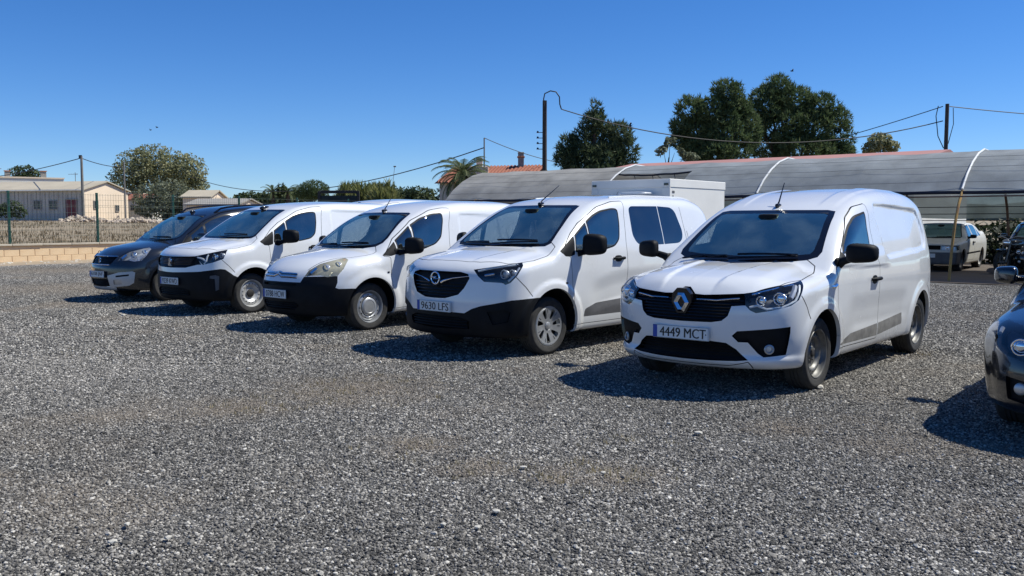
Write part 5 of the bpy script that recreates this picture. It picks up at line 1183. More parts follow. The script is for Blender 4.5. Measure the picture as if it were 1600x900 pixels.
    add_cabin(v, .50, 1.06, 1.0, 1.60, bulk=1.52)
    v.g('fender_badge', M['chrome'], lambda q: v.strip(q, dense([(.12, .87, .875), (.20, .87, .87), (.25, .87, .885)], .03), .014, 0.), both='two')
    add_wheels(v, 'steel_dark', 2.812, y=.715)
    return v
def k9_side(van):
    win = rnd([(.655, 1.095), (.655, 1.425), (.80, 1.50), (.95, 1.55), (1.17, 1.58), (1.285, 1.575), (1.265, 1.40), (1.205, 1.215), (1.10, 1.14), (.90, 1.105)], [.01, .02, .05, .05, .04, .05, .05, .05, .05, .03], 3)
    quarter = rnd([(.375, 1.09), (.41, 1.275), (.64, 1.415), (.64, 1.095)], .012, 2)
    tri = rnd([(.13, 1.105), (.395, 1.272), (.36, 1.065), (.28, 1.045), (.20, 1.05)], .012, 2)
    door = rnd([(.335, .30), (.31, .77), (.285, 1.045), (.14, 1.09), (.37, 1.29), (.54, 1.405), (.93, 1.59), (1.23, 1.655), (1.44, 1.665), (1.385, 1.51), (1.32, 1.17), (1.32, .87), (1.33, .50), (1.31, .30)], [.03, 0, .03, .02, .02, .02, .06, .05, .03, .03, .05, .05, .02, .03], 3)
    return win, quarter, tri, door
K9_WS = ([(-.1, 1.617), (.50, 1.612), (.56, 1.602), (.59, 1.54), (.655, 1.38), (.70, 1.235), (.71, 1.185), (.67, 1.155), (.5, 1.148), (-.1, 1.145)],
         [(-.1, 1.585), (.48, 1.580), (.525, 1.565), (.625, 1.36), (.66, 1.24), (.655, 1.20), (.62, 1.185), (.5, 1.18), (-.1, 1.178)])
K9_HOOD = [(-.715, -.1), (-.70, .30), (-.665, .45), (-.53, .72), (-.44, .795), (-.25, .825), (-.08, .815), (.13, .79), (.17, .70), (.12, .5), (.03, -.1)]
def k9_common(v, rear=None):
    win, quarter, tri, door = k9_side(True); sh = v.sh
    common_cuts(v, *K9_WS, win, door, K9_HOOD, quarter=quarter, tri=tri, rear_glass=rear, gaps=[('top', [(-.715, 0), (-.70, .30), (-.665, .45), (-.53, .72), (-.44, .795)]), ('side', [(2.68, .30), (2.70, .9), (2.66, 1.3)]), ('diag', D3([(-.54, .84, .86), (-.43, .88, .75), (-.35, .90, .655)]))])
    sh.region('rub', 'side', rnd([(.52, .375), (.535, .46), (.74, .515), (1.315, .545), (1.315, .375)], [.01, .03, .02, .01, .01], 2), SIDE); sh.region('rub2', 'side', rnd([(1.34, .545), (2.20, .565), (2.20, .375), (1.34, .375)], .01, 2), SIDE)
# ================= second van: ring badge with side windows
def build_combo():
    v = Vehicle(K9, 'passenger_van', h=.025); v.paint = M['white_paint']; sh = v.sh
    rg = [rnd([(1.475, 1.26), (1.50, 1.575), (1.56, 1.605), (2.10, 1.61), (2.10, 1.145), (1.62, 1.14), (1.54, 1.17)], [.05, .04, .03, .005, .005, .05, .04], 3), rnd([(2.112, 1.61), (2.40, 1.598), (2.48, 1.55), (2.56, 1.30), (2.53, 1.20), (2.44, 1.155), (2.112, 1.145)], [.005, .05, .05, .06, .05, .05, .005], 3)]
    k9_common(v, rg)
    sh.gap('side', [(1.335, .30), (1.335, .28), (2.62, .32), (2.66, .90), (2.62, 1.25), (2.60, 1.60)], .007, SIDE)
    sh.region('grille', 'diag', D3([(-.86, -.15, .905), (-.82, .32, .905), (-.80, .41, .885), (-.81, .44, .84), (-.84, .39, .74), (-.86, .32, .67), (-.89, .15, .625), (-.90, -.15, .618)]), lambda c: c[:, 0] < 0)
    HL = [(-.76, .45, .93), (-.61, .67, .97), (-.41, .81, 1.005), (-.43, .84, .97), (-.52, .84, .87), (-.59, .81, .80), (-.63, .78, .78), (-.65, .75, .80), (-.75, .59, .81), (-.77, .53, .86)]
    sh.region('headlamp', 'diag', D3(HL), lambda c: c[:, 0] < .1)
    BP = [(-.90, -.2, .49), (-.90, .11, .49), (-.85, .40, .482), (-.82, .48, .53), (-.78, .57, .562), (-.58, .82, .622), (-.30, .90, .635), (-.20, .90, .635), (-.20, .90, .10), (-.90, -.2, .10)]
    sh.region('bumper', 'diag', D3(BP), lambda c: (c[:, 0] < -.15))
    sh.region('inlet', 'diag', D3([(-.74, .62, .50), (-.62, .77, .525), (-.58, .80, .50), (-.60, .785, .40), (-.70, .66, .37)]), lambda c: c[:, 0] < -.1)
    LG = [(-.89, -.15, .44), (-.86, .33, .44), (-.82, .45, .40), (-.82, .44, .32), (-.88, -.15, .30)]
    sh.region('lowgrille', 'diag', D3(LG), lambda c: c[:, 0] < 0)
    arch_parts(v, 2.785, .395, .385, dz=.01)
    common_emit(v, 2)
    v.emit('front_bumper', M['plastic'], ['bumper']); v.emit('rub_strip', M['grey_plastic'], ['rub'], both='two'); v.emit('rub_strip', M['grey_plastic'], ['rub2'], both='two')
    recess(v, 'bumper_inlet', ['inlet'], .03, both='two')
    g = recess(v, 'grille', ['grille'], .045)[0]
    hw = lambda z: np.interp(z, [.62, .67, .74, .84, .90], [.12, .33, .40, .44, .36])
    grille_bars(v, np.arange(.65, .82, .034), lambda z: hw(z)-.02, .006, -.02, M['gloss_black'], parent=g)
    p = v.B.on_front([[0, .832]])[0]; u0 = p[0]-.008
    def ring(q):
        C = [(u0, .062*math.cos(t), .832+.062*math.sin(t)) for t in [2*math.pi*i/28 for i in range(29)]]; q.tube(C, .009, 8, cap=False)
        q.tube([(u0-.002, -.085, .838), (u0-.004, .02, .842), (u0-.004, -.02, .822), (u0-.002, .085, .826)], [.003, .009, .009, .003], 6)
    v.g('ring_badge', M['chrome'], ring, parent=g)
    for s in (1, -1): v.g('chrome_wing', M['chrome'], lambda q: v.strip(q, [(-.87, s*.085, .79), (-.87, s*.13, .81), (-.86, s*.24, .838), (-.81, s*.43, .862)], [.013, .011, .004, .003], off=.004), parent=g)
    lg = recess(v, 'lower_grille', ['lowgrille'], .05)[0]; grille_bars(v, np.arange(.325, .43, .03), lambda z: .42, .009, -.02, M['plastic'], parent=lg)
    lamp(v, ['headlamp'], M['lens'], [('bowl', M['silver'], (-.60, .74, .885), .044), ('bowl', M['silver'], (-.54, .80, .90), .034), ('bar', M['plate_white'], [(-.75, .50, .925), (-.60, .66, .955), (-.44, .79, .985)], .012), ('bar', M['chrome'], [(-.73, .58, .875), (-.67, .66, .89)], .012), ('bar', M['silver'], [(-.47, .83, .96), (-.54, .82, .87), (-.60, .79, .815)], .012)], .08)
    add_plate(v, '9630 LFS', .537)
    add_mirror(v, .52, .93, 1.15, 1.06, 1.29, (.42, .86, 1.08), lean=.05); add_handles(v, 1.15, 1.0)
    add_wipers(v, [((.05, -.10, 1.15), (.13, .55, 1.19), (.10, 0, 1.17)), ((.10, -.62, 1.16), (.05, -.12, 1.18), (.07, -.50, 1.17))])
    add_antenna(v, .80, .40, .62); add_cabin(v, .42, 1.14, 1.0, 1.66, rows=2)
    v.g('side_repeater', M['gloss_black'], lambda q: v.strip(q, [(.19, .90, .765), (.22, .90, .765)], .012, 0.), both='two')
    for s in (1, -1): v.g('roof_bar', M['white_paint'], lambda q: v.strip(q, dense([(1.35, s*.58, 1.74), (2.2, s*.60, 1.76), (3.1, s*.58, 1.74)], .15), .012, .006))
    add_wheels(v, 'cover', 2.785, y=.725)
    return v
# ================= third van: double chevrons
def b9_side():
    win = rnd([(.735, 1.02), (.735, 1.375), (.93, 1.47), (1.17, 1.535), (1.345, 1.545), (1.335, 1.44), (1.25, 1.20), (1.13, 1.11), (.90, 1.045)], [.01, .02, .05, .05, .04, .04, .05, .05, .04], 3)
    quarter = rnd([(.43, 1.0), (.43, 1.17), (.715, 1.365), (.715, 1.015)], .012, 2)
    tri = rnd([(.19, .972), (.415, 1.155), (.415, .99), (.31, .965)], .012, 2)
    door = rnd([(.345, .27), (.31, .63), (.30, .955), (.20, .965), (.42, 1.19), (.79, 1.435), (1.16, 1.58), (1.40, 1.615), (1.52, 1.61), (1.43, 1.38), (1.39, 1.13), (1.39, .60), (1.37, .28)], [.03, 0, .03, .02, .02, .04, .06, .04, .03, .04, .04, .02, .03], 3)
    return win, quarter, tri, door
B9_WS = ([(-.1, 1.553), (.50, 1.545), (.555, 1.53), (.60, 1.45), (.645, 1.34), (.70, 1.20), (.70, 1.135), (.64, 1.085), (.45, 1.06), (-.1, 1.05)],
         [(-.1, 1.52), (.48, 1.512), (.52, 1.495), (.61, 1.33), (.655, 1.20), (.65, 1.15), (.60, 1.12), (.45, 1.098), (-.1, 1.09)])
B9_HOOD = [(-1.05, -.1), (-1.05, .42), (-.78, .42), (-.55, .50), (-.33, .60), (-.22, .68), (0, .73), (.18, .72), (.25, .62), (.20, .45), (.12, -.1)]
B9_HL = [(-.76, .45, .725), (-.70, .46, .80), (-.56, .51, .88), (-.34, .61, .94), (-.27, .65, .955), (-.28, .73, .93), (-.40, .79, .82), (-.49, .78, .735), (-.59, .70, .72), (-.64, .62, .74), (-.70, .53, .735)]
def b9_common(v, rear=None):
    win, quarter, tri, door = b9_side()
    common_cuts(v, *B9_WS, win, door, B9_HOOD, quarter=quarter, tri=tri, rear_glass=rear, gaps=[('side', [(2.62, .30), (2.64, .9), (2.60, 1.3)])])
    v.sh.region('headlamp', 'diag', D3(B9_HL), lambda c: c[:, 0] < .1)
def build_berlingo():
    v = Vehicle(B9, 'panel_van', h=.026); v.paint = M['white_paint']; sh = v.sh
    b9_common(v)
    BP = [(-.88, -.2, .652), (-.88, .08, .652), (-.80, .415, .65), (-.76, .44, .722), (-.49, .78, .732), (-.50, .79, .65), (-.525, .78, .585), (-.49, .80, .57), (-.34, .87, .57), (-.20, .87, .565), (-.20, .87, .08), (-.88, -.2, .08)]
    sh.region('bumper', 'diag', D3(BP), lambda c: c[:, 0] < -.15, over=['body', 'hood', 'gap'])
    sh.region('lowgrille', 'diag', D3([(-.90, -.15, .40), (-.86, .35, .40), (-.83, .42, .36), (-.86, .35, .30), (-.90, -.15, .29)]), lambda c: c[:, 0] < 0)
    sh.region('slot', 'diag', D3([(-.88, -.15, .635), (-.83, .36, .63), (-.83, .36, .60), (-.89, -.15, .60)]), lambda c: c[:, 0] < 0)
    arch_parts(v, 2.728, .385, .375)
    common_emit(v)
    v.emit('front_bumper', M['plastic'], ['bumper'])
    lg = recess(v, 'lower_grille', ['lowgrille'], .05)[0]; grille_bars(v, np.arange(.31, .40, .03), lambda z: .36, .008, -.02, M['plastic'], parent=lg); recess(v, 'upper_slot', ['slot'], .05)
    for k, (zc, ye, ze) in enumerate(((.795, .42, .795), (.735, .40, .735))):
        P = [(-.84, -.36, ze), (-.88, -.085, zc), (-.89, 0, zc+.052), (-.88, .085, zc), (-.84, .36, ze)]
        cv = v.g('chevron_bar', M['chrome'], lambda q: v.strip(q, dense(P, .05), .012, .004))[0]
        Q = [(a, b, c-.020) for a, b, c in P]; v.g('chevron_slot', M['gloss_black'], lambda q: v.strip(q, dense(Q, .05), .009, -.003), parent=cv)  # black bar drawn as the grille slot below each chevron
    lamp(v, ['headlamp'], M['old_lens'], [('bowl', M['bright'], (-.55, .62, .82), .06), ('bowl', M['bright'], (-.42, .70, .86), .05), ('bar', M['chrome'], [(-.70, .50, .765), (-.62, .52, .82)], .03), ('bar', M['orange'], [(-.32, .68, .925), (-.30, .69, .93)], .018)], .08, M['bright'])
    add_plate(v, '0788 HCW', .493)
    add_mirror(v, .60, .92, 1.13, .99, 1.21, (.44, .86, 1.01), lean=.05); add_handles(v, 1.20, .93)
    add_wipers(v, [((.16, -.10, 1.065), (.24, .50, 1.11), (.20, 0, 1.09)), ((.20, -.60, 1.07), (.16, -.10, 1.10), (.17, -.50, 1.09))])
    add_antenna(v, .92, .22, 1.0); add_cabin(v, .50, 1.05, 1.0, 1.58, bulk=1.55)
    v.g('side_repeater', M['gloss_black'], lambda q: v.strip(q, [(.24, .89, .755), (.27, .89, .755)], .012, 0.), both='two')
    add_wheels(v, 'steel_cap', 2.728, y=.715)
    return v
def lion(v, z0, sc, m, parent=None):
    p = v.B.on_front([[0, z0]])[0]; u0 = p[0]-.014
    P = [(-.30, -1), (-.05, -1), (.02, -.45), (.18, -.75), (.15, -1), (.40, -1), (.42, -.6), (.30, -.2), (.38, .1), (.62, .0), (.66, .18), (.42, .32), (.62, .42), (.60, .60), (.34, .55), (.38, .85), (.15, 1.0), (-.18, .92), (-.34, .6), (-.30, .2), (-.42, -.2), (-.40, -.6), (-.62, -.35), (-.70, -.5)]
    return v.g('lion_badge', m, lambda q: q.add([(u0-.006, y*sc, z0+z*sc) for y, z in P] + [(u0+.012, y*sc*1.1, z0+z*sc*1.1) for y, z in P], [list(range(len(P)))] + [(i, (i+1) % len(P), len(P)+(i+1) % len(P), len(P)+i) for i in range(len(P))]), smooth=False, parent=parent)
def cargo_side(v, u0, u1, z0, z1): pass
# ================= fourth van
def build_partner():
    v = Vehicle(K9V, 'panel_van', h=.027); v.paint = M['white_paint']; sh = v.sh
    k9_common(v)
    sh.gap('side', [(1.335, .30), (1.335, .28), (2.50, .32), (2.54, .90), (2.50, 1.25), (2.46, 1.62)], .007, SIDE)
    sh.region('grille', 'diag', D3([(-.84, -.15, .885), (-.79, .42, .895), (-.76, .52, .90), (-.73, .62, .775), (-.77, .57, .772), (-.85, .37, .725), (-.885, -.15, .715)]), lambda c: c[:, 0] < 0)
    HL = [(-.77, .50, .898), (-.54, .75, .97), (-.41, .82, .995), (-.46, .84, .92), (-.50, .85, .86), (-.62, .78, .81), (-.72, .64, .772)]
    sh.region('headlamp', 'diag', D3(HL), lambda c: c[:, 0] < .1)
    BP = [(-.89, -.2, .648), (-.89, .08, .65), (-.77, .59, .668), (-.55, .84, .71), (-.48, .86, .70), (-.37, .90, .61), (-.20, .90, .54), (-.20, .90, .10), (-.89, -.2, .10)]
    sh.region('bumper', 'diag', D3(BP), lambda c: c[:, 0] < -.15)
    sh.region('inlet', 'diag', D3([(-.66, .73, .61), (-.60, .79, .62), (-.555, .82, .60), (-.56, .81, .40), (-.60, .78, .38), (-.605, .775, .56), (-.66, .72, .57)]), lambda c: c[:, 0] < -.1)
    sh.region('lowgrille', 'diag', D3([(-.89, -.15, .42), (-.86, .33, .42), (-.82, .45, .38), (-.82, .44, .31), (-.88, -.15, .29)]), lambda c: c[:, 0] < 0)
    arch_parts(v, 2.785, .395, .385, dz=.01)
    common_emit(v)
    v.emit('front_bumper', M['plastic'], ['bumper']); v.emit('rub_strip', M['grey_plastic'], ['rub'], both='two'); v.emit('rub_strip', M['grey_plastic'], ['rub2'], both='two')
    v.emit('air_inlet_highlight', M['grey_plastic'], ['inlet'], both='two', off=.006)  # lighter grey paints the L-shaped highlight on the air curtain
    g = recess(v, 'grille', ['grille'], .045)[0]; grille_bars(v, np.arange(.735, .89, .022), lambda z: .42+.5*(z-.72), .006, -.02, M['gloss_black'], parent=g); lion(v, .805, .062, M['chrome'], g)
    lg = recess(v, 'lower_grille', ['lowgrille'], .05)[0]; grille_bars(v, np.arange(.31, .42, .03), lambda z: .40, .008, -.02, M['plastic'], parent=lg)
    lamp(v, ['headlamp'], M['lens'], [('bowl', M['chrome'], (-.58, .755, .885), .045), ('bowl', M['silver'], (-.50, .81, .91), .036), ('bar', M['plate_white'], [(-.75, .54, .885), (-.71, .62, .86), (-.68, .67, .82), (-.70, .65, .785)], .014), ('bar', M['plate_white'], [(-.68, .67, .82), (-.66, .67, .89), (-.64, .67, .92)], .012)], .08)
    add_plate(v, '9239 KWD', .517)
    add_mirror(v, .60, .93, 1.15, 1.08, 1.29, (.45, .87, 1.08), lean=.05); add_handles(v, 1.15, 1.0)
    add_wipers(v, [((.05, -.10, 1.15), (.13, .55, 1.19), (.10, 0, 1.17))])
    p = v.B.on_top([[.80, 0.]])[0]; v.g('antenna_base', M['gloss_black'], lambda q: q.sup((.82, 0, p[2]+.02), (.09, .03, .035), .8, 14, 8, fn=lambda w: Vector((w.x + .6*max(0, w.z), w.y, w.z))))
    add_cabin(v, .42, 1.14, 1.0, 1.66, bulk=1.50); add_wheels(v, 'steel_white', 2.785, y=.725)
    return v
# ================= fifth: charcoal people carrier
def build_tepee():
    v = Vehicle(B9T, 'people_carrier', h=.028); v.paint = M['charcoal_paint']; sh = v.sh
    rg = [rnd([(1.50, 1.06), (1.48, 1.50), (1.56, 1.535), (2.30, 1.54), (2.25, 1.08)], .03, 3), rnd([(2.36, 1.10), (2.40, 1.53), (3.05, 1.49), (3.15, 1.15)], .04, 3)]
    b9_common(v, rg)
    sh.region('grille', 'diag', D3([(-.80, -.15, .80), (-.76, .33, .80), (-.74, .41, .80), (-.82, .33, .665), (-.88, -.15, .665)]), lambda c: c[:, 0] < 0)
    sh.region('lowgrille', 'diag', D3([(-.90, -.15, .41), (-.86, .33, .41), (-.86, .33, .29), (-.90, -.15, .28)]), lambda c: c[:, 0] < 0)
    FB = [(-.87, .30, .47), (-.77, .52, .53), (-.62, .70, .55), (-.58, .73, .53), (-.60, .71, .35), (-.66, .64, .30), (-.85, .34, .27)]
    sh.region('bezel', 'diag', D3(FB), lambda c: c[:, 0] < 0); sh.region('bezslot', 'diag', D3([(-.80, .46, .475), (-.66, .66, .50), (-.66, .66, .47), (-.80, .46, .445)]), lambda c: c[:, 0] < 0); sh.region('bezfog', 'diag', D3([(-.82, .42, .40), (-.74, .55, .41), (-.74, .55, .33), (-.82, .42, .32)]), lambda c: c[:, 0] < 0)
    sh.region('chin', 'diag', D3([(-.90, -.15, .27), (-.86, .33, .28), (-.80, .45, .27), (-.80, .45, .20), (-.88, -.15, .19)]), lambda c: c[:, 0] < 0, over=['body'])
    arch_parts(v, 2.728, .385, .375); common_emit(v, 2)
    v.emit('fog_lamp_bezel', M['wash_grey'], ['bezel'], both='two', off=-.012); v.emit('bezel_slot', M['plastic'], ['bezslot'], both='two'); v.emit('fog_lamp', M['silver'], ['bezfog'], both='two'); v.emit('skid_plate', M['wash_grey'], ['chin'], off=-.008)
    g = recess(v, 'grille', ['grille'], .05)[0]; grille_bars(v, np.arange(.69, .79, .025), lambda z: .34, .006, -.02, M['gloss_black'], parent=g); lion(v, .738, .05, M['chrome'], g)
    grille_bars(v, (.806, .660), lambda z: .40 if z > .7 else .32, .011, .003, M['chrome'], 'chrome_trim', parent=g)
    lg = recess(v, 'lower_grille', ['lowgrille'], .05)[0]; grille_bars(v, np.arange(.30, .40, .025), lambda z: .34, .008, -.02, M['plastic'], parent=lg)
    lamp(v, ['headlamp'], M['haze_lens'], [('bowl', M['chrome'], (-.55, .62, .82), .065), ('bowl', M['chrome'], (-.40, .71, .86), .055), ('bar', M['chrome'], [(-.70, .50, .765), (-.62, .52, .82)], .035), ('bar', M['chrome'], [(-.30, .70, .91), (-.42, .77, .80), (-.52, .76, .745)], .016)], .08, M['bright'])
    add_plate(v, '6108 JNF', .49)
    add_mirror(v, .60, .92, 1.13, .99, 1.21, (.44, .86, 1.01), cap=v.paint, lean=.05); add_handles(v, 1.20, .93)
    add_wipers(v, [((.16, -.10, 1.065), (.24, .50, 1.11), (.20, 0, 1.09))])
    p = v.B.on_top([[.95, 0.]])[0]; v.g('antenna_base', M['gloss_black'], lambda q: q.sup((.97, 0, p[2]+.02), (.06, .025, .03), .8, 14, 8))
    add_cabin(v, .50, 1.05, 1.0, 1.58, rows=2)
    for s in (1, -1): v.g('roof_rail', M['gloss_black'], lambda q: (v.strip(q, dense([(1.05, s*.60, 1.62), (1.35, s*.61, 1.67), (2.2, s*.62, 1.71), (3.0, s*.60, 1.70)], .12), [.008]+[.02]*100, .045) if False else q.tube((lambda P, N: [tuple(p + n*o) for p, n, o in zip(P, N, [.0]+[.05]*(len(P)-2)+[.0])])(*(lambda P: (P, v.B.normal(P)))(v.B.project(np.array(dense([(1.05, s*.60, 1.62), (1.35, s*.61, 1.67), (2.2, s*.62, 1.71), (3.0, s*.60, 1.70)], .12)), 5))), .018, 8)))
    add_wheels(v, 'cover', 2.728, y=.715)
    return v
# ================= black hatchback at the right edge
def build_hatch():
    v = Vehicle(LEON, 'hatchback_car', h=.024); v.paint = M['black_paint']; sh = v.sh
    ws = [(-.1, 1.375), (.45, 1.36), (.52, 1.34), (.64, 1.10), (.68, 1.0), (.66, .96), (.5, .93), (-.1, .915)]; wsi = poly_band(ws, .028)
    win = rnd([(.75, .95), (.85, 1.06), (1.15, 1.28), (1.40, 1.34), (1.75, 1.35), (1.72, .99)], .03, 3)
    door = rnd([(.50, .28), (.46, .60), (.48, .90), (.80, 1.10), (1.10, 1.30), (1.40, 1.37), (1.82, 1.38), (1.84, .95), (1.82, .30)], .03, 3)
    hood = [(-1.05, -.1), (-1.05, .30), (-.74, .34), (-.45, .48), (-.15, .60), (.15, .68), (.42, .69), (.44, .55), (.36, .3), (.33, -.1)]
    rg = [rnd([(1.86, .99), (1.88, 1.34), (2.15, 1.32), (2.45, 1.18), (2.40, 1.02)], .03, 3)]
    common_cuts(v, ws, wsi, win, door, hood, rear_glass=rg)
    HL = [(-.74, .42, .56), (-.62, .49, .66), (-.40, .60, .735), (-.22, .72, .755), (-.28, .78, .72), (-.46, .79, .62), (-.60, .71, .555), (-.70, .56, .53)]
    sh.region('headlamp', 'diag', D3(HL), lambda c: c[:, 0] < .1)
    sh.region('grille', 'diag', D3([(-.88, -.15, .60), (-.84, .26, .60), (-.86, .22, .50), (-.89, -.15, .49)]), lambda c: c[:, 0] < 0)
    sh.region('lowgrille', 'diag', D3([(-.90, -.15, .38), (-.84, .40, .38), (-.84, .40, .24), (-.88, -.15, .23)]), lambda c: c[:, 0] < 0)
    sh.region('pocket', 'diag', D3([(-.80, .50, .40), (-.66, .68, .42), (-.66, .67, .27), (-.78, .52, .25)]), lambda c: c[:, 0] < 0)
    arch_parts(v, 2.578, .355, .35, z=.30); common_emit(v, 1)
    g = recess(v, 'grille', ['grille'], .04)[0]; grille_bars(v, (.52, .545, .57), lambda z: .22, .005, -.015, M['gloss_black'], parent=g)
    lg = recess(v, 'lower_grille', ['lowgrille'], .05)[0]; grille_bars(v, (.27, .30, .33), lambda z: .38, .006, -.02, M['plastic'], parent=lg)
    fp = recess(v, 'fog_lamp_pocket', ['pocket'], .03, both='two')
    def fog(q):
        c = v.B.project(np.array([[-.74, .60, .345]]), 5)[0]; q.sup(tuple(c+np.array([.02, -.012, 0])), (.016, .042, .042), 1., 20, 10)
    v.g('fog_lamp', M['silver'], fog, parent=fp, both='two')
    lamp(v, ['headlamp'], M['lens'], [('bowl', M['chrome'], (-.60, .60, .615), .052), ('bowl', M['chrome'], (-.69, .49, .59), .038), ('bar', M['silver'], [(-.38, .77, .68), (-.33, .76, .71)], .014)], .09, M['grey_plastic'])
    add_plate(v, '3517 GKB', .45) if False else None
    add_mirror(v, .90, .88, 1.06, .93, 1.07, (.84, .79, .96), cap=v.paint); add_handles(v, 1.66, .82, m=v.paint)
    add_wipers(v, [((.36, -.10, .93), (.42, .50, .97), (.40, 0, .95))]); add_antenna(v, 2.5, .2, .6)
    add_cabin(v, .78, .93, 1.35, 1.33, wd=.66, rows=1); add_wheels(v, 'cover', 2.578, y=.70)
    return v
# ================= old pale saloon under the canopy
def build_saloon():
    v = Vehicle(SEDAN, 'old_saloon_car', h=.03); v.paint = M['old_paint']; sh = v.sh
    ws = [(-.1, 1.345), (.48, 1.34), (.53, 1.32), (.63, 1.05), (.66, .955), (.62, .93), (-.1, .915)]; wsi = poly_band(ws, .025)
    win = rnd([(.70, .93), (.98, 1.28), (1.30, 1.31), (1.30, .95)], .02, 2); door = rnd([(.30, .30), (.30, .85), (.62, .90), (.93, 1.31), (1.35, 1.345), (1.36, .95), (1.36, .30)], .03, 2)
    hood = [(-1.0, -.1), (-1.0, .62), (-.72, .66), (.30, .68), (.40, .60), (.36, -.1)]
    rg = [rnd([(1.40, .95), (1.40, 1.31), (1.95, 1.29), (2.05, 1.20), (2.05, .97)], .02, 2), rnd([(2.12, .98), (2.12, 1.20), (2.38, 1.04), (2.40, .98)], .015, 2)]
    common_cuts(v, ws, wsi, win, door, hood, rear_glass=rg)
    sh.region('headlamp', 'diag', D3([(-.77, .42, .74), (-.68, .77, .74), (-.50, .80, .74), (-.50, .80, .62), (-.68, .77, .61), (-.78, .42, .61)]), lambda c: c[:, 0] < .1)
    sh.region('grille', 'diag', D3([(-.78, -.2, .74), (-.77, .40, .74), (-.78, .40, .62), (-.79, -.2, .62)]), lambda c: c[:, 0] < 0)
    sh.region('bumper', 'diag', D3([(-.80, -.2, .55), (-.72, .77, .55), (-.30, .83, .55), (-.30, .83, .10), (-.80, -.2, .10)]), lambda c: c[:, 0] < -.2)
    sh.region('rub', 'side', [(.40, .52), (2.2, .54), (2.2, .49), (.40, .47)], SIDE)
    arch_parts(v, 2.50, .345, .34, z=.295); common_emit(v, 2, M['window'])
    v.emit('front_bumper', M['grey_plastic'], ['bumper']); v.emit('rub_strip', M['plastic'], ['rub'], both='two')
    g = recess(v, 'grille', ['grille'], .04)[0]; grille_bars(v, (.645, .67, .695, .72), lambda z: .39, .006, -.012, M['plastic'], parent=g)
    lamp(v, ['headlamp'], M['lens'], [('bowl', M['chrome'], (-.74, .55, .675), .05)], .06, M['silver'])
    v.g('number_plate', M['plate_white'], lambda q: q.box((-.82, -.26, .40), (-.81, .26, .51), .003), smooth=False)
    add_mirror(v, .66, .85, 1.0, .92, 1.03, (.64, .78, .93)); add_handles(v, 1.20, .80)
    add_wipers(v, [((.40, -.10, .92), (.44, .45, .95), (.43, 0, .94))]); add_cabin(v, .72, .92, 1.25, 1.30, wd=.62, rows=2); add_wheels(v, 'steel_dark', 2.50, y=.66, R=.30)
    return v
def _cargo(base, poly, depth=.012):
    S = dict(base); f0 = base['side_fn']; S['side_fn'] = lambda u, z: f0(u, z) - depth*sstep(.02, -.02, poly_sdf(poly, u, z)); return S
K9V = _cargo(K9, rnd([(1.55, 1.08), (2.42, 1.08), (2.42, 1.58), (1.60, 1.60)], .06)); B9V = _cargo(B9, rnd([(1.60, 1.02), (2.45, 1.04), (2.45, 1.50), (1.66, 1.53)], .06))
B9T = dict(B9); B9 = B9V
v = build_express(); place(v, 1.967, 8.139, 39.74, 'white panel van with large diamond badge and blank sides, nearest of the white row', 'van')
v = build_combo(); place(v, -.203, 10.196, 43.2, 'white passenger van with ring badge, dark rear side windows and spoked wheel covers', 'van')
v = build_berlingo(); place(v, -2.45, 12.359, 42.78, 'white panel van with double chevron nose, yellowed headlamps and black bumper', 'van')
v = build_partner(); place(v, -4.649, 14.51, 40.12, 'white panel van with lion badge in black grille, beside the dark people carrier', 'van'); partner = v
v = build_tepee(); place(v, -6.745, 16.689, 40.03, 'charcoal people carrier with roof rails and silver fog lamp surrounds at the left end', 'car')
v = build_hatch(); place(v, 4.17, 5.98, 39, 'black hatchback cut off by the right edge of the picture', 'car'); hatch = v
v = build_saloon(); place(v, 12.06, 26.0, 38, 'old pale saloon car parked in the shade of the net tunnel', 'car')
h2 = copy_tree(hatch.root); h2.location = (14.2, 24.2, 0); h2.rotation_euler[2] += math.radians(10); tag(h2, 'dark car in the shade of the tunnel behind the black hatchback', 'car')
p2 = copy_tree(partner.root); p2.location = (-4.55, 22.6, 0); p2.scale = (1.14, 1.14, 1.135); tag(p2, 'white van of which only the roof shows behind the row', 'van')
